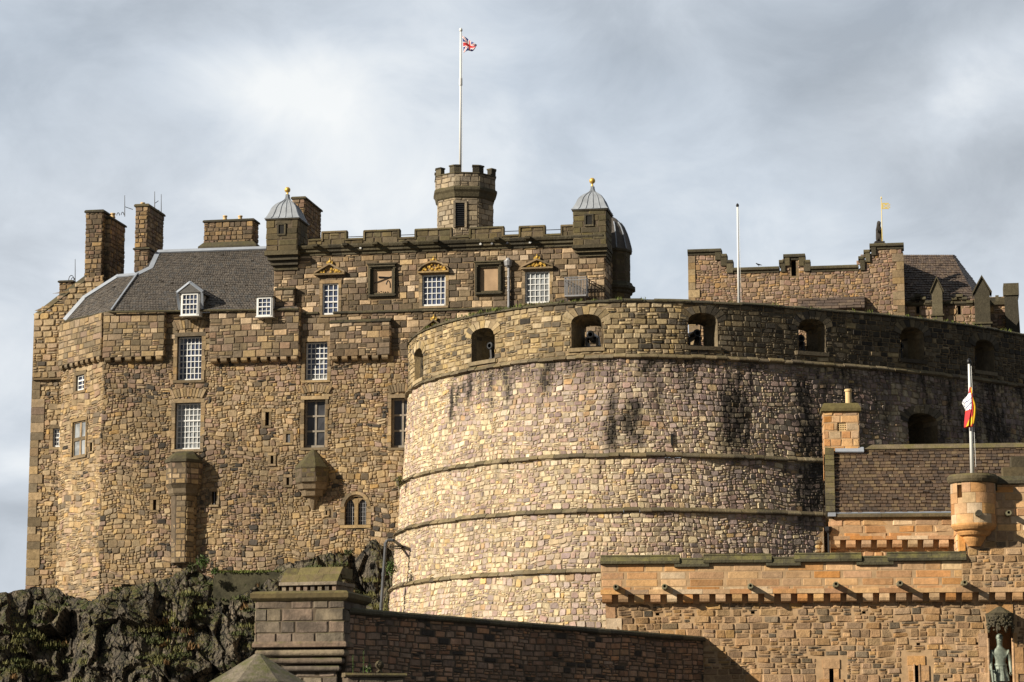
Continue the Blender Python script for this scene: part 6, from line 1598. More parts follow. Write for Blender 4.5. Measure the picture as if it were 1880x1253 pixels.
mb.back(BC, 0, BC.len - 0.01, z0, z1, holes=[hs_], d=-0.006, m=1, rec=0.3, step=0.2)
mb.lathe((bcx, bcy, z0 - 0.01), [(br - 0.35, 0), (br - 0.35, z1 - z0 - 0.02)], 20, 3)
pr = [(br * 0.28, bz(1000) ), (br * 0.42, bz(992)), (br * 0.5, bz(986)), (br * 0.52, bz(983)), (br * 0.68, bz(980)), (br * 0.76, bz(975)), (br * 0.77, bz(973)), (br * 0.9, bz(970)), (br * 0.98, bz(966)), (br * 1.02, bz(963)), (br * 1.02, bz(960)), (br * 0.99, bz(958))]
mb.lathe((bcx, bcy, 0), pr, 32, 0, r=0.05)
o = mb.build('bartizan', [M_ORASH, M_MORTO, M_DARKST, M_DARK], gate)
mb = MB(); mb.lathe((bcx, bcy, 0), [(br * 1.0, bz(886)), (br * 1.10, bz(883)), (br * 1.15, bz(878)), (br * 1.15, bz(873)), (br * 1.08, bz(869)), (br * 0.9, bz(868)), (br * 0.1, bz(866))], 32); mb.build('bartizan_cap', M_PARAP, o)
u_ = BC.uv(1795, 944)
mb = MB(); pq = Vector(BC.pt(u_[0], u_[1], -0.05)); pn = Vector((*BC.normal(u_[0]), 0)); mb.tube(pq, pq + pn * 0.42, 0.12, 0.11, 8); mb.tube(pq + pn * 0.42, pq + pn * 0.47, 0.13, 0.13, 8); mb.build('water_spout', M_DARKST, o)

# canopied niche
mb = MB(); nu = (niche[0] + niche[2]) / 2; nw = (niche[2] - niche[0]) / 2; vtop = gz(1835, 1113); vb_ = gz(1835, 1160)
for s_ in (-1, 1):
    v = niche[1]
    while v < gz(1835, 1165):
        k = RG.uniform(0.4, 0.6); w = RG.choice((0.14, 0.36)); a, c = (niche[0] - w, niche[0]) if s_ < 0 else (niche[2], niche[2] + w)
        mb.slab(G, a, c, v + .005, v + k - .005, -0.5, 0.04, 0); v += k
    a = niche[0] - 0.05 if s_ < 0 else niche[2] - 0.07
    mb.tube(G.pt(a + 0.06, niche[1], 0.0), G.pt(a + 0.06, gz(1835, 1172), 0.0), 0.06, n=10, m=0)
mb.slab(G, nu - nw - 0.02, nu + nw + 0.02, gz(1835, 1132), gz(1835, 1110), -0.3, 0.05, 0)
o = mb.build('niche', [M_GDRESS, M_DARKST], gate)
mb = MB()
def can(py, w, dp): 
    v = gz(1835, py); return [G.pt(nu - w, v, 0), G.pt(nu - w * .95, v, dp * .55), G.pt(nu - w * .45, v, dp), G.pt(nu + w * .45, v, dp), G.pt(nu + w * .95, v, dp * .55), G.pt(nu + w, v, 0)]
mb.loft([can(1150, 0.50, 0.48), can(1131, 0.54, 0.56), can(1127, 0.56, 0.60), can(1126, 0.46, 0.5), can(1113, 0.04, 0.02)], 0)
# pierced and foliate carving hung round the canopy
rr = random.Random(3)
for i in range(120):
    t = rr.uniform(-1, 1); py = rr.uniform(1131, 1158); w = 0.52; x = nu + w * t; dp = 0.56 * math.sqrt(max(0, 1 - (t * 0.9) ** 2)) + 0.02
    if py > 1151 and abs(math.sin(t * 4.7)) < 0.5: continue
    s_ = rr.uniform(0.03, 0.055); mb.lathe(G.pt(x, gz(1835, py) - s_, dp), [(s_ * .3, 0), (s_, s_ * .6), (s_ * .9, s_ * 1.4), (s_ * .2, s_ * 2)], 6)
for t in (-0.9, -0.3, 0.35, 0.9):
    x = nu + 0.5 * t; dp = 0.5 * math.sqrt(max(0, 1 - (t * .9) ** 2)); mb.lathe(G.pt(x, gz(1835, 1163), dp), [(0.02, 0), (0.06, 0.08), (0.05, 0.16), (0.07, 0.3)], 8)
mb.build('canopy', M_DARKST, o)
# bronze figure in the niche
fb = Vector(G.pt(nu - 0.02, gz(1837, 1292), -0.16)); Hs = (gz(1837, 1165) - gz(1837, 1292)) * 1.045
fig = thing('niche_statue', 'green bronze statue of a standing man with tunic and sword in the niche', 'statue', fb)
k = Hs / 2.0; kx = 1.0
pts = [(0, 0, 0.98, (.14, .11)), (0, -.01, 1.16, (.13, .105)), (0, -.02, 1.36, (.165, .12)), (0, 0, 1.52, (.14, .09)), (0, 0, 1.60, .062), (0, -.01, 1.69, (.082, .10)), (0, -.005, 1.81, (.088, .10)), (0, 0, 1.88, (.05, .06)),
       (-.21, 0, 1.44, .075), (-.275, .0, 1.20, .056), (-.285, -.12, .98, .044), (-.28, -.17, .90, (.04, .03)), (.21, 0, 1.44, .075), (.275, .0, 1.20, .056), (.285, -.06, .96, .044), (.28, -.08, .87, (.03, .04)),
       (-.10, 0, .90, .10), (-.11, -.02, .52, .068), (-.12, .02, .10, .045), (-.13, -.12, .04, .045), (.10, 0, .90, .10), (.11, -.02, .52, .068), (.12, .02, .10, .045), (.14, -.12, .04, .045)]
ed = [(0, 1), (1, 2), (2, 3), (3, 4), (4, 5), (5, 6), (6, 7), (2, 8), (8, 9), (9, 10), (10, 11), (2, 12), (12, 13), (13, 14), (14, 15), (0, 16), (16, 17), (17, 18), (18, 19), (0, 20), (20, 21), (21, 22), (22, 23)]
# fingers
for hi, sx in ((11, -1), (15, 1)):
    hxp = pts[hi]
    for q in range(4):
        a = len(pts); pts.append((hxp[0] + sx * (-.03 + q * .018), hxp[1] - .035, hxp[2] - .04 - (0.01 if q in (1, 2) else 0), .011)); pts.append((hxp[0] + sx * (-.03 + q * .018), hxp[1] - .02, hxp[2] - .085 - (0.012 if q in (1, 2) else 0), .009)); ed += [(hi, a), (a, a + 1)]
    a = len(pts); pts.append((hxp[0] - sx * .05, hxp[1] - .05, hxp[2] - .02, .012)); pts.append((hxp[0] - sx * .055, hxp[1] - .07, hxp[2] - .06, .010)); ed += [(hi, a), (a, a + 1)]
skin('figure', [(a * k * kx, b * k, c * k, ((r[0] * k * (kx if c < 1.6 else 1.08), r[1] * k) if isinstance(r, tuple) else r * k * 1.18)) for a, b, c, r in pts], ed, M_BRONZE, fig)
mb = MB(); n = 28
def skirt(z, w, dpt, amp): return [(fb.x + k * kx * (w + amp * math.cos(9 * t)) * math.cos(t), fb.y + k * (dpt + amp * math.cos(9 * t)) * math.sin(t), fb.z + k * z) for t in [2 * math.pi * i / n for i in range(n)]]
mb.loft([skirt(.62, .25, .19, .022), skirt(.75, .235, .18, .018), skirt(.9, .20, .15, .01), skirt(1.02, .175, .135, .003), skirt(1.06, .185, .14, 0), skirt(1.10, .175, .13, 0)], 0); mb.build('tunic_skirt', M_BRONZE, fig)
mb = MB(); S_ = lambda x, y, z: Vector((fb.x + k * x * (kx if z < 1.6 else 1.0), fb.y + k * y, fb.z + k * z))
mb.tube(S_(-.28, -.22, .90), S_(-.22, -.26, .0), .045 * k, .016 * k, 6); mb.tube(S_(-.28, -.22, .90), S_(-.285, -.215, 1.03), .02 * k, n=6); mb.tube(S_(-.36, -.22, .905), S_(-.20, -.22, .895), .02 * k, n=6); mb.build('sword', M_BRONZE, fig)
mb = MB(); mb.lathe(S_(0, -.005, 1.79), [(.10 * k, 0), (.104 * k, .05 * k), (.085 * k, .11 * k), (.03 * k, .145 * k)], 12); mb.tube(S_(0, -.09, 1.74), S_(0, -.125, 1.71), .016 * k, .02 * k, 6)
for sx in (-1, 1): mb.lathe(S_(sx * .035, -.088, 1.735), [(.006 * k, 0), (.014 * k, .012 * k), (.006 * k, .024 * k)], 6)
mb.tube(S_(-.03, -.095, 1.665), S_(.03, -.095, 1.665), .008 * k, n=5); mb.build('helmet', M_BRONZE, fig)

# flagpole with red and yellow flag on the bartizan
p3 = pole('flagpole', (1785, 1779), 872, 668, bcy + 0.1, 0.085, 0.045, 'white flagpole with a red and yellow flag standing on the round orange bartizan', cap=2)
ax_, bx_ = p3[1], p3[2]
def f3(s, t):
    z1 = P(1780, 712, bcy).z; z0 = P(1780, 782, bcy).z; tt = 1 - t; z = lerp(z1, z0, tt)
    px_ = lerp(bx_.x, ax_.x, (bx_.z - z) / (bx_.z - ax_.z))
    # gathered folds: narrow at the halyard, a corner blown out to the left, the fly end trailing down and left
    w = 0.05 + 0.16 * min(1, tt * 2.2)
    zig = [(0.0, 0.03), (0.25, -0.75), (0.45, 0.55), (0.7, -0.35), (1.0, 0.85)]
    x = interp(zig, s) * w + 0.03 * math.sin(5 * tt + 4 * s)
    if s < 0.3: x -= 0.22 * math.exp(-((tt - 0.36) / 0.13) ** 2) * (s / 0.3)
    x -= 0.10 * max(0, tt - 0.55) / 0.45
    z -= 0.10 * (1 - abs(2 * s - 0.6)) * tt
    return (px_ + x - 0.03, bcy - 0.10 - 0.10 * math.cos(s * 4.2 * math.pi) * w * 5 - 0.05 * tt, z)
def c3(s, t):
    if s < 0.34 and 0.42 < t < 0.84: return 3 if ((s * 11 + t * 17) % 2.0) < 0.45 else 1
    if s < 0.34 and t >= 0.84: return 0
    if s > 0.82: return 2
    return 2 if (s * 3.1 + t * 2.3) % 1.7 < 0.42 else 0
flag('flag', f3, 60, 40, c3, [M_FR, M_FW, M_FY, M_FB], 'red and yellow flag with a white corner hanging limp on the bartizan flagpole')

# ------------------------------------------------------------------ slate roofed house behind the gatehouse
HO = Plane(plan(1516, 103.6, 980), plan(1760, 103.2, 980))
hs = thing('roofed_house', 'orange stone house with a brown slate roof and a chimney, behind the gatehouse parapet', 'house', HO.pt(3, 0, 0))
ox = lambda px, py=980, d=0.0: HO.off(d).uv(px, py)[0]
oz = lambda px, py, d=0.0: HO.off(d).uv(px, py)[1]
u0, u1 = ox(1522), ox(1902); zc = oz(1640, 991); zb_ = oz(1640, 1007); ze = oz(1640, 958)
mb = MB(); OP = HO.off(0.26)
mb.lay(HO, u0, u1, zb_ - 3, zb_, (0.22, 0.3), (0.3, 0.6), gap=0.016, relief=0.03, split=0.1, chop=0.1); mb.back(HO, u0, u1, 0, zc, m=1)
mb.lay(OP, u0, u1, zc, ze + 0.1, (0.25, 0.30), (0.7, 1.3), gap=0.012, relief=0.012, split=0, chop=0.02, m=0); mb.slab(HO, u0, u1, zc, ze + 0.1, -0.3, 0.255, 1)
mb.sweep(HO, u0, u1, [(-0.05, zc - 0.02), (0.285, zc - 0.02), (0.285, zc + 0.13), (-0.05, zc + 0.13)], 0, seg=1.1, jit=0.003)
ES = Plane(HO.pt(u0, 0, -8)[:2], HO.pt(u0, 0, 0.26)[:2]); mb.lay(ES, 0, 8.26, zb_ - 3, ze, (0.26, 0.32), (0.5, 1.0), gap=0.012, relief=0.012, split=0, chop=0.02)
mb.prism([HO.pt(u0 + .1, 0, -.05)[:2], HO.pt(u1, 0, -.05)[:2], HO.pt(u1, 0, -8)[:2], HO.pt(u0 + .1, 0, -8)[:2]], 0, ze, 1)
mb.build('wall', [M_ORASH, M_MORTO], hs)
pitch = 28.2 / 44.5; a = u0 + 0.05
while a < ox(1752):
    mb = MB(); mb.sweep(HO, a, a + pitch * 0.6, [(-0.05, zc), (0.26, zc), (0.26, zb_ + 0.16), (0.2, zb_ + 0.04), (0.14, zb_), (-0.05, zb_)]); a += pitch; mb.build('corbel', M_ORASH, hs)
mb = MB(); ue0 = ox(1531, 950, 0.3)
mb.sweep(HO, ue0, u1, [(-0.1, ze + 0.08), (0.3, ze + 0.08), (0.42, ze + 0.16), (0.42, ze + 0.26), (0.2, ze + 0.36), (-0.1, ze + 0.36)], seg=1.6, jit=0.004); mb.build('eaves_course', M_PARAP, hs)
mb = MB(); mb.sweep(HO, ue0, u1, [(-0.1, ze + 0.365), (0.34, ze + 0.30), (0.36, ze + 0.33), (-0.05, ze + 0.44)]); mb.build('lead_gutter', M_LEADW, hs)
# roof
q = lambda px, py, d: Vector(HO.off(d).pt(*HO.off(d).uv(px, py), 0))
e0, e1, r1, r0 = q(1530, 944, 0.22), q(1900, 944, 0.22), q(1905, 821, -3.6), q(1530, 826, -3.6)
mb = MB(); slates(mb, bil(e0, e1, r1, r0), 36, 20, lift=0.045, gap=0.01)
dn = Vector((0, 0.06, -0.05)); mb.poly([tuple(x + dn) for x in (e0, e1, r1, r0)], 1); mb.poly([tuple(r0 + dn), tuple(r1 + dn), tuple(r1 + Vector((0, 4, -3.5))), tuple(r0 + Vector((0, 4, -3.5)))], 1)
o = mb.build('roof', [M_SLATEB, M_DARKST], hs)
mb = MB(); strip(mb, [r0 + Vector((0, 0, 0.02)), r1 + Vector((0, 0, 0.02))], 0.3, 0.1); mb.build('ridge_stones', M_PARAP, o)
mb = MB()
for i in range(12):
    a, b = (q(1516, 947, 0.3).lerp(q(1514, 822, -3.65), t) for t in (i / 12 + 0.004, (i + 1) / 12 - 0.004)); w = Vector((0.38, 0, 0)); up_ = Vector((0, -0.1, 0.17)); z_ = Vector((0, 0.12, -0.2))
    mb.loft([[tuple(a + z_), tuple(a + w + z_), tuple(a + w + up_), tuple(a + up_)], [tuple(b + z_), tuple(b + w + z_), tuple(b + w + up_), tuple(b + up_)]])
mb.build('gable_skew', M_PARAP, o)
mb = MB(); a = q(1514, 947, 0.3); b = q(1513, 822, -3.65); x = Vector((-0.05, 0, 0)); mb.poly([tuple(a + x), tuple(b + x), tuple(b + Vector((-.05, 0, -7))), tuple(a + Vector((-.05, 0, -3)))]); mb.build('gable_wall', M_ORASH, hs)
mb = MB(); strip(mb, [q(1535, 828, -3.3), q(1584, 828, -3.3)], 0.32, 0.08); mb.slab(HO, ox(1520, 945, .3), ox(1534, 945, .3), oz(1525, 949, .3), oz(1525, 942, .3), 0, 0.46); mb.build('lead_flashing', M_LEADW, o)
CHo = HO.off(-3.3); mb = MB(); u0, u1, v0, v1 = CHo.uv(1512, 780)[0], CHo.uv(1577, 780)[0], CHo.uv(1545, 836)[1], CHo.uv(1545, 757)[1]
vh = rect(CHo, 1537, 776, 1553, 792)
mb.lay(CHo, u0, u1, v0, v1, (0.30, 0.38), (0.35, 0.7), holes=[vh], gap=0.012, relief=0.012, split=0, chop=0.03); mb.back(CHo, u0, u1, v0, v1, holes=[vh], d=-0.01, m=1, rec=0.15)
mb.prism([CHo.pt(u0 + .01, 0, -0.16)[:2], CHo.pt(u1 - .01, 0, -0.16)[:2], CHo.pt(u1 - .01, 0, -1.1)[:2], CHo.pt(u0 + .01, 0, -1.1)[:2]], v0 - 1, v1, 0)
EC = Plane(CHo.pt(u0, 0, -1.1)[:2], CHo.pt(u0, 0, 0)[:2]); mb.lay(EC, 0, 1.1, v0 - 1, v1, (0.30, 0.38), (0.4, 0.7), gap=0.012, relief=0.012, split=0, chop=0.03)
EC = Plane(CHo.pt(u1, 0, 0)[:2], CHo.pt(u1, 0, -1.1)[:2]); mb.lay(EC, 0, 1.1, v0 - 1, v1, (0.30, 0.38), (0.4, 0.7), gap=0.012, relief=0.012, split=0, chop=0.03)
rg_ = lambda o, z: [CHo.pt(u0 - o, 0, o)[:2] + (z,), CHo.pt(u1 + o, 0, o)[:2] + (z,), CHo.pt(u1 + o, 0, -1.1 - o)[:2] + (z,), CHo.pt(u0 - o, 0, -1.1 - o)[:2] + (z,)]
mb.loft([rg_(0.02, v1 - 0.01), rg_(0.10, v1 + 0.04), rg_(0.10, v1 + 0.16), rg_(0.0, v1 + 0.36), rg_(-0.05, v1 + 0.40)], 2)
c = mb.build('chimney', [M_ORASH, M_MORTO, M_PARAP], hs)
mb = MB(); a, b, e, f = vh; mb.slab(CHo, a, e, b, f, -0.16, -0.13, 1)
for i in range(4):
    u = lerp(a, e, (i + .5) / 4 - .125); mb.slab(CHo, u, u + 0.045, b, f, -0.13, -0.06, 0)
for i in range(4):
    v = lerp(b, f, (i + .5) / 4 - .125); mb.slab(CHo, a, e, v, v + 0.045, -0.128, -0.058, 0)
mb.build('carved_vent', [M_POT, M_DARK], c)
pq = CHo.pt(CHo.uv(1559, 735)[0], v1 + 0.38, -0.5); mb = MB(); hp = P(1559, 715, pq[1]).z - pq[2]
mb.lathe(pq, [(0.15, -0.05), (0.155, 0.0), (0.135, 0.06), (0.13, hp - 0.12), (0.165, hp - 0.10), (0.165, hp - 0.02), (0.13, hp), (0.09, hp), (0.09, hp - 0.3)], 14)
pp = mb.build('chimney_pot', M_POT, c, False)
mb = MB(); 
for (a, b, y) in ((1841, 1960, 858), (1857, 1960, 838)):
    S = HO.off(-1.0); mb.slab(S, S.uv(a, 850)[0], S.uv(b, 850)[0], ze - 0.3, S.uv(a, y)[1], -0.6, 0.0 if a < 1850 else -0.01)
for (a, b, y0, y1) in ((1866, 1950, 855, 838),):
    S = HO.off(-0.9)
mb.build('crow_steps', M_PARAP, hs)
mb = MB(); S = HO.off(0.35); u, v = S.uv(1521, 975); u2, v2 = S.uv(1522, 1020)
mb.tube(S.pt(u, v - .05, 0), S.pt(u, v2, 0), 0.05, n=8); mb.lathe(S.pt(u, v, 0), [(0.06, -0.1), (0.14, 0.0), (0.16, 0.16), (0.1, 0.18)], 8)
tag(mb.build('rainwater_pipe', M_IRON), 'black rainwater pipe at the left corner of the orange slate roofed house', 'pipe')
# rough masonry stub against the drum left of the house
S = HO.off(-0.6); mb = MB(); u0, u1, v0, v1 = S.uv(1496, 1000)[0], S.uv(1521, 1000)[0], S.uv(1500, 1060)[1], S.uv(1510, 968)[1]
tpf = lambda u: lerp(S.uv(1500, 1010)[1], v1, min(1, max(0, (u - u0) / (u1 - u0) * 1.6)))
mb.lay(S, u0, u1, v0, v1, (0.25, 0.4), (0.2, 0.4), top=tpf, split=0.3, relief=0.08); mb.back(S, u0, u1, v0, v1, top=tpf, step=0.2); mb.slab(S, u0 + .3, u1, v0, v1 - 0.4, -0.8, -0.05, 1)
tag(mb.build('broken_wall_stub', [M_RUB, M_MORT]), 'rough broken rubble stub beside the corner of the slate roofed house', 'wall')

# ------------------------------------------------------------------ red approach wall in shade
RW = Plane(plan(636, 79.9, 1150), plan(1291, 98.2, 1170))
rt = RW.uv(900, 1150)[1]
rw = thing('approach_wall', 'long shaded reddish stone wall with a dark flat coping running towards the gatehouse', 'wall', RW.pt(10, 0, 0))
zt0 = RW.uv(700, 1132)[1]; zt1 = RW.uv(1270, 1177)[1]
topf = lambda u: lerp(zt0, zt1, u / RW.len)
mb = MB()
mb.lay(RW, 0, RW.len, 0.1, max(zt0, zt1), (0.14, 0.24), (0.24, 0.82), gap=0.008, relief=0.03, split=0.3, chop=0.14, jit=0.014, wob=0.06, rot=0.02, top=topf, tilt=0.05, dirt=lambda u, v: max(0, 0.9 * noise.noise((u * 0.9, v * 1.4, 2)) - 0.25))
mb.back(RW, 0, RW.len, 0, max(zt0, zt1), top=topf, m=1, d=-0.008)
mb.prism([RW.pt(0, 0, -0.03)[:2], RW.pt(RW.len - 0.05, 0, -0.03)[:2], RW.pt(RW.len - 0.05, 0, -0.8)[:2], RW.pt(0, 0, -0.8)[:2]], 0, min(zt0, zt1) - 0.02, 1)
mb.build('wall', [M_RED, M_MORTD], rw)
mb = MB(); n = 26
for i in range(n):
    a, b = RW.len * i / n, RW.len * (i + 1) / n; t = topf((a + b) / 2) + RG.uniform(-0.004, 0.004)
    mb.sweep(RW, a + .004, b - .004, [(-0.9, t), (0.1, t), (0.13, t + 0.05), (0.10, t + 0.14), (0.0, t + 0.20), (-0.8, t + 0.22), (-0.9, t + 0.1)])
mb.build('coping', M_DARKST, rw)

# ------------------------------------------------------------------ corbelled pier at the left end of the red wall
PI = Plane(plan(468, 80.0, 1150), plan(633, 79.4, 1150))
pier = thing('corbelled_pier', 'square stone pier with moulded corbels and flat mossy slab top, bottom centre', 'pier', PI.pt(1.5, 0, -1))
px_ = lambda x, y=1150: PI.uv(x, y)[0]
pz = lambda y, x=550: PI.uv(x, y)[1]
mb = MB(); a, b = px_(468), px_(633)
mb.lay(PI, a, b, pz(1186), pz(1104), (0.36, 0.42), (0.45, 1.3), gap=0.012, relief=0.014, split=0, chop=0.03, jit=0.004)
RP = Plane(PI.pt(b, 0, 0)[:2], PI.pt(b, 0, -2.6)[:2]); mb.lay(RP, 0, 2.6, pz(1186), pz(1104), (0.36, 0.42), (0.45, 1.1), gap=0.012, relief=0.014, split=0, chop=0.03)
LP = Plane(PI.pt(a, 0, -2.6)[:2], PI.pt(a, 0, 0)[:2]); mb.lay(LP, 0, 2.6, pz(1186), pz(1104), (0.36, 0.42), (0.45, 1.1), gap=0.012, relief=0.014, split=0, chop=0.03)
mb.prism([PI.pt(a + .02, 0, -.02)[:2], PI.pt(b - .02, 0, -.02)[:2], PI.pt(b - .02, 0, -2.58)[:2], PI.pt(a + .02, 0, -2.58)[:2]], pz(1190), pz(1103), 1)
def sq(o, y, oa=None): 
    oa = o if oa is None else oa
    return [PI.pt(a - oa, 0, o)[:2] + (pz(y),), PI.pt(b + o, 0, o)[:2] + (pz(y),), PI.pt(b + o, 0, -2.6 - o)[:2] + (pz(y),), PI.pt(a - oa, 0, -2.6 - o)[:2] + (pz(y),)]
mb.loft([sq(0.0, 1189), sq(0.07, 1188), sq(0.07, 1182), sq(0.02, 1178)], 2)
def roll(y0, y1, o0, oa0, k=7):
    rs = []
    for i in range(k + 1):
        t = math.pi * i / k; rs.append(sq(o0 + 0.11 * math.sin(t), lerp(y0, y1, (1 - math.cos(t)) / 2), oa0 + 0.11 * math.sin(t)))
    mb.loft(rs, 0)
roll(1205, 1192, -0.12, -0.12); roll(1219, 1207, -0.22, -0.52); roll(1233, 1221, -0.34, -0.95)
sh = [PI.pt(a + 1.0, 0, -0.42)[:2], PI.pt(b - 0.36, 0, -0.42)[:2], PI.pt(b - 0.36, 0, -2.4)[:2], PI.pt(a + 1.0, 0, -2.4)[:2]]
SP = Plane(sh[0], sh[1]); mb.lay(SP, 0, SP.len, 0.1, pz(1232), (0.34, 0.42), (0.4, 0.9), gap=0.012, relief=0.014, split=0, chop=0.03); mb.prism([SP.pt(.01, 0, -.01)[:2], SP.pt(SP.len - .01, 0, -.01)[:2], SP.pt(SP.len - .01, 0, -1.9)[:2], SP.pt(.01, 0, -1.9)[:2]], 0, pz(1228), 1)
mb.build('pier_body', [M_PIER, M_MORTD, M_PIER], pier)
mb = MB(); mb.loft([sq(0.02, 1104), sq(0.10, 1100), sq(0.13, 1098), sq(0.14, 1090), sq(0.06, 1086), sq(-0.2, 1084)], 0); mb.build('slab_top', M_PARAP, pier)

# small machicolated box standing behind the pier
BX = Plane(plan(518, 86.0, 1060), plan(618, 85.4, 1060)); bz2 = lambda y: BX.uv(568, y)[1]
bx = thing('guard_box', 'small stone box with sloping mossy slab roof and row of slots, behind the pier', 'turret', BX.pt(0.9, 0, -0.5))
w = BX.len; mb = MB()
mb.prism([BX.pt(0, 0, -0.35)[:2], BX.pt(w, 0, -0.35)[:2], BX.pt(w, 0, -1.6)[:2], BX.pt(0, 0, -1.6)[:2]], 0, bz2(1072), 0)
for i in range(8):
    u = lerp(0.02, w - 0.14, i / 7); mb.slab(BX, u, u + 0.14, bz2(1092), bz2(1075), -0.4, 0.05, 0)
mb.slab(BX, -0.06, w + 0.06, bz2(1075), bz2(1069), -1.6, 0.14, 0)
mb.build('box_body', M_PIER, bx)
mb = MB()
for j, (y0, y1, d0, d1) in enumerate(((1069, 1054, 0.06, -0.22), (1054, 1040, -0.22, -0.5))):
    cuts = [0.0, 0.24, 0.6, 0.8, 1.0] if j else [0.0, 0.3, 0.72, 1.0]
    for c0, c1 in zip(cuts, cuts[1:]):
        x0, x1 = lerp(-0.04, w + 0.04, c0) + .004, lerp(-0.04, w + 0.04, c1) - .004
        mb.loft([[BX.pt(x0, bz2(y0), d0), BX.pt(x0, bz2(y1), d1), BX.pt(x0, bz2(y1) - .2, d1 - .2), BX.pt(x0, bz2(y0) - .02, d1 - .3)], [BX.pt(x1, bz2(y0), d0), BX.pt(x1, bz2(y1), d1), BX.pt(x1, bz2(y1) - .2, d1 - .2), BX.pt(x1, bz2(y0) - .02, d1 - .3)]])
mb.slab(BX, 0, w, bz2(1060), bz2(1040) - 0.02, -1.5, -0.5)
mb.build('slab_roof', M_PARAP, bx)

# front pyramid roof of a sentry turret
tc = P(474, 1200, 73.5); tr = 94 / 4600 * 73
sr = thing('sentry_turret', 'octagonal sentry turret with a low stone pyramid roof, in front of the pier', 'turret', (tc.x, tc.y, 0))
zb4 = P(474, 1252, 72.2).z
mb = MB(); oc = lambda r, z, c=8: [(tc.x + r * math.cos(math.pi / 8 + 2 * math.pi * i / c + 0.1), tc.y + r * math.sin(math.pi / 8 + 2 * math.pi * i / c + 0.1), z) for i in range(c)]
mb.loft([oc(tr, zb4 - 0.1), oc(tr * 1.02, zb4), oc(tr * 0.6, lerp(zb4, tc.z, 0.42)), oc(tr * 0.585, lerp(zb4, tc.z, 0.44)), oc(tr * 0.2, lerp(zb4, tc.z, 0.84)), oc(0.12, tc.z - 0.02), oc(0.02, tc.z)], 0)
mb.build('turret_roof', M_PIER, sr)
mb = MB(); rg2 = [(x, y) for x, y, _ in oc(tr * 0.86, 0)]
mb.prism(rg2, 0, zb4 - 0.08, 1); mb.build('turret_body', [M_PIER, M_PIER], sr)

# low garden wall with ball finial
LW = Plane(plan(636, 76.0, 1240), plan(744, 76.4, 1240)); lz = lambda y: LW.uv(690, y)[1]
lw = thing('low_wall', 'low mossy block with flat slab top and stone ball, below the red wall', 'wall', LW.pt(0.9, 0, -.3))
mb = MB(); mb.lay(LW, 0.03, LW.len - 0.03, 0.1, lz(1243), (0.3, 0.4), (0.5, 0.9), gap=0.012, relief=0.012, split=0, chop=0.03); mb.slab(LW, 0.03, LW.len - 0.03, 0, lz(1243), -0.6, -0.01, 1); mb.build('wall', [M_PIER, M_MORTD], lw)
mb = MB(); mb.sweep(LW, -0.05, LW.len + 0.05, [(-0.7, lz(1243)), (0.06, lz(1243)), (0.08, lz(1240)), (0.03, lz(1236)), (-0.6, lz(1235))], seg=0.95); mb.build('slab_top', M_PARAP, lw)
q = LW.uv(700, 1222); r = 0.135; mb = MB(); c = LW.pt(q[0], lz(1235), -0.3)
mb.lathe(c, [(0.10, 0), (0.10, 0.04), (0.05, 0.07), (0.05, 0.1)] + [(max(0.05, r * math.sin(math.pi * k / 10)) if k < 4 else r * math.sin(math.pi * k / 10) + .001, 0.1 + r - r * math.cos(math.pi * k / 10)) for k in range(2, 11)], 16); mb.build('ball_finial', M_PARAP, lw, True)

# drain pipe on the drum's left side
mb = MB(); Yd = 131.0; pts = [(735, 998), (722, 992), (711, 992), (708, 1000), (704, 1055), (700, 1112), (698, 1150)]
pl3 = [P(x, y, Yd - 2.0) for x, y in pts]; pl3[0].y = Yd
for p, q in zip(pl3, pl3[1:]): mb.tube(p, q, 0.085, n=10)
for i in (3, 4, 5): mb.tube(pl3[i] + Vector((0, 0, .1)), pl3[i] - Vector((0, 0, .1)), 0.105, n=10)
mb.tube(P(738, 1004, Yd), P(716, 1003, Yd - 1.9), 0.05, n=6); mb.tube(P(738, 1008, Yd), P(716, 1006, Yd - 1.9), 0.04, n=6)
tag(mb.build('drain_pipe', plain('tarred_iron', (0.085, 0.088, 0.095), 0.5, 0.2, 0.2)), 'bent grey drain pipe running down the rock beside the left foot of the battery', 'pipe')

# ------------------------------------------------------------------ the crag
TOPL = [(-160, 1150), (-60, 1112), (0, 1093), (25, 1083), (60, 1076), (105, 1078), (118, 1090), (140, 1104), (175, 1104), (205, 1086), (235, 1080), (262, 1075), (300, 1062), (330, 1050), (352, 1040), (368, 1052), (385, 1058), (400, 1064), (425, 1072), (460, 1074), (485, 1062), (505, 1046), (520, 1042), (545, 1035), (575, 1036), (585, 1018), (620, 1014), (655, 1022), (680, 998), (692, 994), (700, 1005), (722, 1010), (760, 1030), (840, 1060)]
def rock_base(px):  # depth of the top edge: just in front of the palace wall
    x = max(57, min(740, px))
    if px < 113: return 143.2
    if px < 190: return lerp(143.2, 140.2, (px - 113) / 77)
    return lerp(140.2, 137.2, (px - 190) / 550)
def facet(p, sc, amp, tilt, crk=0.12):
    """one breakage of the rock: cells with their own offset and their own tilted face, steep joints leaning to the left"""
    q = Vector(((p[0] + 0.35 * p[2]) * sc * 1.35, p[1] * sc, (p[2] - 0.2 * p[0]) * sc * 0.5))
    d, pts = noise.voronoi(q); c = pts[0]
    h = noise.cell_vector((c[0] * 7.13 + 3, c[1] * 5.7, c[2] * 9.1))
    dx, dz = q[0] - c[0], q[2] - c[2]
    crack = max(0.0, 1.0 - (d[1] - d[0]) * 14.0)
    return amp * (h[0] - 0.5) + tilt * ((h[1] - .5) * dx * 1.2 + (h[2] - .85) * dz) - crack * amp * crk
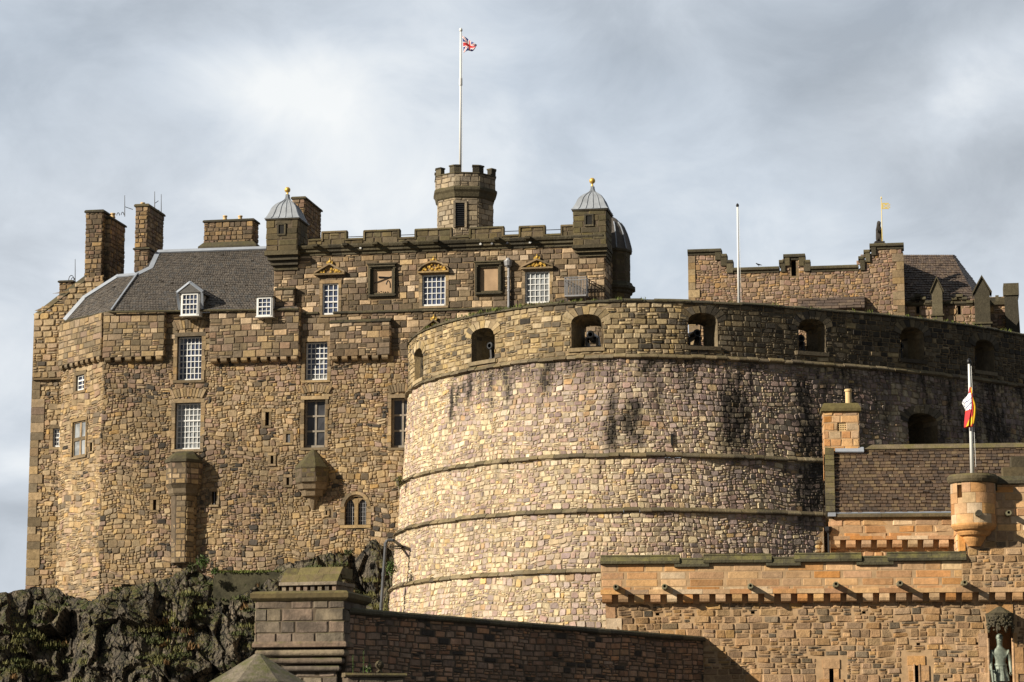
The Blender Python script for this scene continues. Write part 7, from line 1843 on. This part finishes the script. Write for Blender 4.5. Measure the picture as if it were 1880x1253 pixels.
def build_crag():
    V = []; nx, ny = 520, 210; x0, x1 = -160, 800
    zb = 0.0
    for j in range(ny + 1):
        t = j / ny
        for i in range(nx + 1):
            px = lerp(x0, x1, i / nx); yt = interp(TOPL, px); Yb = rock_base(px)
            top = P(px, yt, Yb - 0.6)
            if t < 0.10:   # ledge running back under the wall
                k = t / 0.10; back = (1 - k) * 6.0
                p = Vector((top.x, top.y + back, top.z - 0.12 * back)); amp = k
            else:
                k = (t - 0.10) / 0.90
                z = lerp(top.z, zb, k); run = (top.z - z)
                slope = 0.40 + 0.15 * noise.noise((top.x * 0.15, 1.0, z * 0.12)) + (0.16 if px < 330 else 0.1) + 0.25 * max(0, noise.noise((top.x * 0.5, 3.0, z * 0.55)))
                p = Vector((top.x, top.y - run * slope, z)); amp = min(1, 0.35 + k * 5)
            d = 0.0
            if amp > 0:
                q = p
                w = Vector((noise.noise(q * 0.5), noise.noise(q * 0.5 + Vector((9, 0, 0))), noise.noise(q * 0.5 + Vector((0, 9, 0))))) * 0.25
                q = p + w
                d = facet(q + Vector((17, 0, 4)), 0.14, 0.5, 1.2, 0.0) + facet(q + Vector((3, 0, 8)), 0.38, 0.4, 1.9, 0.1) + facet(q + Vector((5, 5, 5)), 0.95, 0.15, 0.9, 0.3) + facet(q + Vector((2, 7, 1)), 2.4, 0.06, 0.30, 0.3) + 0.04 * noise.noise(p * 4.0) + 0.025 * noise.noise(p * 11.0)
                d = max(-1.0, min(1.3, d))
                d *= amp
            nrm = Vector((-0.15, -0.93, 0.35))
            p = p + nrm * d * 0.85
            V.append(tuple(p))
    mb = MB(); f = []
    for j in range(ny):
        for i in range(nx):
            a = j * (nx + 1) + i; f.append((a, a + nx + 1, a + nx + 2, a + 1))
    mb.add(V, f, 0, 0.5)
    o = mb.build('crag', M_ROCK); o['kind'] = 'structure'; o['label'] = 'dark broken basalt crag the palace stands on'; return o, V, nx, ny
crag, CV, cnx, cny = build_crag()

# grass ledge with its low concrete wall
mb = MB(); LWp = M.off(1.8); q0, q1 = LWp.uv(392, 1056)[0], LWp.uv(515, 1056)[0]; z0, z1 = LWp.uv(450, 1110)[1], LWp.uv(450, 1051)[1]
mb.slab(LWp, q0, q1, z0, z1, -1.5, 0.0, 0)
o = mb.build('ledge_wall', stone_mat('mossy_concrete', [(0.06, 0.055, 0.034), (0.05, 0.046, 0.03)], weather=0.8, wcol=(0.02, 0.02, 0.012), streak=0.8, moss=1.0, mosscol=(0.14, 0.14, 0.03), wscale=1.2)); tag(o, 'low concrete retaining wall with a grassy top at the foot of the palace', 'wall')

def tufts(name, spots, mat, label, kind='stuff', h=(0.15, 0.45), spread=0.35, nb=26, cat='grass', wide=0.025):
    mb = MB(); rr = random.Random(len(spots) * 3 + 1)
    for (x, y, z, s) in spots:
        for _ in range(int(nb * s)):
            a = rr.uniform(0, 2 * math.pi); r = spread * s * math.sqrt(rr.random()); bx, by = x + r * math.cos(a), y + r * math.sin(a); hh = rr.uniform(*h) * (0.6 + 0.5 * s)
            l = rr.uniform(0.1, 0.7) * hh; b = rr.uniform(0, 2 * math.pi); w = wide * rr.uniform(0.7, 1.6); cx_, cy_ = math.cos(b + 1.57) * w, math.sin(b + 1.57) * w
            zz = z + rr.uniform(-0.08, 0.05)
            mb.add([(bx - cx_, by - cy_, zz), (bx + cx_, by + cy_, zz), (bx + l * .4 * math.cos(b) + cx_ * .7, by + l * .4 * math.sin(b) + cy_ * .7, zz + hh * .6), (bx + l * .4 * math.cos(b) - cx_ * .7, by + l * .4 * math.sin(b) - cy_ * .7, zz + hh * .6), (bx + l * math.cos(b), by + l * math.sin(b), zz + hh)], [(0, 1, 2, 3), (3, 2, 4)], 0)
    o = mb.build(name, mat); tag(o, label, cat, None, kind); return o
rr = random.Random(5); up1, up2, up3 = [], [], []
for j in range(22, cny - 2, 2):
    for i in range(6, cnx - 6, 2):
        a = Vector(CV[j * (cnx + 1) + i]); b = Vector(CV[j * (cnx + 1) + i + 2]); c = Vector(CV[(j + 2) * (cnx + 1) + i]); n = (c - a).cross(b - a).normalized()
        dens = noise.noise(a * 0.35 + Vector((3, 3, 3)))
        if n.z > 0.55 and rr.random() < 0.02 + dens * 0.42:
            k = rr.random(); s = rr.uniform(0.5, 1.3)
            (up1 if k < 0.42 else up2 if k < 0.92 else up3).append((a.x + rr.uniform(-.4, .4), a.y + rr.uniform(-.1, .1), a.z + rr.uniform(-.06, 0), s))
tufts('rough_grass', up1, M_GRASS, 'rough tufts of dry grass on the ledges of the crag', h=(0.1, 0.3), nb=60, spread=0.5)
tufts('moss_cushions', up2, M_MOSS, 'green mossy plants on the ledges of the crag', h=(0.05, 0.2), nb=60, wide=0.04, spread=0.45)
tufts('bracken', up3, M_FERN, 'rust coloured bracken in the clefts of the crag', h=(0.15, 0.4), wide=0.045)
gl = []
for _ in range(190): 
    u, d = RG.uniform(q0, q1), RG.uniform(-1.4, -0.02); x, y, _z = LWp.pt(u, 0, d); gl.append((x, y, z1, 0.8))
tufts('ledge_turf', gl, M_TURF, 'mown turf on top of the low concrete wall', h=(0.05, 0.14), nb=20, wide=0.03, cat='turf')
rim = []
for _ in range(80):
    px = RG.choice((RG.uniform(780, 1000), RG.uniform(860, 960), RG.uniform(1000, 1860))); q = B.uv(px, 560 if px > 900 else 590); x, y, z = B.pt(q[0], HB, RG.uniform(-0.05, 0.06)); rim.append((x, y, z - 0.03, RG.uniform(0.4, 1.1)))
tufts('coping_moss', rim, M_TURF, 'small tufts of moss and grass along the coping of the round battery', h=(0.04, 0.16), nb=16, spread=0.22, wide=0.02, cat='moss')
# shrubs and weeds
def shrub(name, c, r, h, label, mat=M_LEAF, n=260, group=None):
    o = thing(name, label, 'plant', c, group); mb = MB(); rr = random.Random(int(c[0] * 97) + n)
    st = MB()
    for k in range(6):
        a = rr.uniform(0, 6.28); q = (c[0] + r * .6 * math.cos(a), c[1] + r * .6 * math.sin(a), c[2] + h * rr.uniform(.5, .9)); st.tube(c, q, 0.025, 0.008, 5)
    st.build('stem', M_BROWNF, o)
    for k in range(n):
        a, b, q = rr.uniform(0, 6.28), rr.uniform(-1, 1), rr.random() ** 0.5; k2 = 0.75 + 0.35 * noise.noise((math.cos(a) * 2, math.sin(a) * 2, b * 2 + c[0]))
        p = Vector((c[0] + r * q * k2 * math.cos(a) * math.sqrt(1 - b * b), c[1] + r * q * k2 * math.sin(a) * math.sqrt(1 - b * b), c[2] + h * .5 + h * .5 * q * b * k2)); s = rr.uniform(0.04, 0.09)
        e1 = Vector((rr.uniform(-1, 1), rr.uniform(-1, 1), rr.uniform(-1, 1))).normalized(); e2 = e1.cross(Vector((rr.uniform(-1, 1), rr.uniform(-1, 1), 1))).normalized()
        mb.add([tuple(p - e1 * s), tuple(p + e2 * s * .5), tuple(p + e1 * s), tuple(p - e2 * s * .5)], [(0, 1, 2, 3)])
    mb.build('leaves', mat, o); return o
sp = P(718, 1062, 128.6); shrub('wall_shrub', sp, 0.45, 1.0, 'bright green shrub growing out of the rock beside the bent drain pipe')
sp = P(733, 900, 131.5); shrub('wall_shrub', sp, 0.32, 0.9, 'dull brown green creeper on the left edge of the battery above the drain pipe', M_GRASS, 200)
for k, (x, y, Y, r, h) in enumerate(((395, 1058, 136.2, 0.32, 0.5), (352, 1052, 136.8, 0.4, 0.6), (640, 1022, 135.6, 0.35, 0.45))):
    shrub('wall_shrub', P(x, y, Y), r, h, ('small green bush at the left end of the grassy ledge', 'green bush at the foot of the pilaster chimney, left of the taller one', 'low bush on the rock below the pointed double window')[k], M_MOSS if k else M_LEAF, 240)
sp = P(372, 1048, 134.6); shrub('wall_shrub', sp, 0.5, 0.9, 'low green bush at the foot of the long pilaster chimney', M_LEAF, 300)
def weed(px, y0, y1, Y, label):
    a, b = P(px, y0, Y), P(px, y1, Y); mb = MB(); mb.tube(a, b, 0.012, 0.006, 5); rr = random.Random(px); h = (b - a).length
    for k in range(34):
        t = rr.uniform(0.2, 1.0); p = a.lerp(b, t); an = rr.uniform(0, 6.28); l = rr.uniform(0.04, 0.10) * (1.2 - t * .5); d = Vector((math.cos(an), math.sin(an), 0.6)) * l; w = Vector((-math.sin(an), math.cos(an), 0)) * l * .25
        mb.add([tuple(p), tuple(p + d * .5 + w), tuple(p + d), tuple(p + d * .5 - w)], [(0, 1, 2, 3)])
    return tag(mb.build('weed', M_LEAF), label, 'plant')
weed(667, 1237, 1194, 76.2, 'tall thin green weed growing behind the mossy low block')
weed(648, 1237, 1203, 76.2, 'short thin reddish weed at the left end of the mossy low block')
sp = P(676, 1237, 76.2); shrub('leafy_weed', sp, 0.13, 0.28, 'small leafy weed beside the stone ball on the low block', M_LEAF, 70)
# tiny bird on the hall coping
bp_ = Hh.pt(hx(1393, 488), hz(1393, 489), -0.1); 
bo = skin('bird', [(0, 0, .13, .06), (-.10, 0, .16, .05), (-.17, 0, .22, .038), (-.22, 0, .215, .012), (.12, 0, .11, .03), (.24, 0, .08, .012), (-.02, .02, .04, .010), (-.02, .02, .0, .008), (-.02, -.02, .04, .010), (-.02, -.02, .0, .008)], [(0, 1), (1, 2), (2, 3), (0, 4), (4, 5), (0, 6), (6, 7), (0, 8), (8, 9)], M_IRON, None, 2, 0, (bp_[0], bp_[1], bp_[2]))
tag(bo, 'small black bird perched on the stepped dark coping of the stone hall', 'bird')
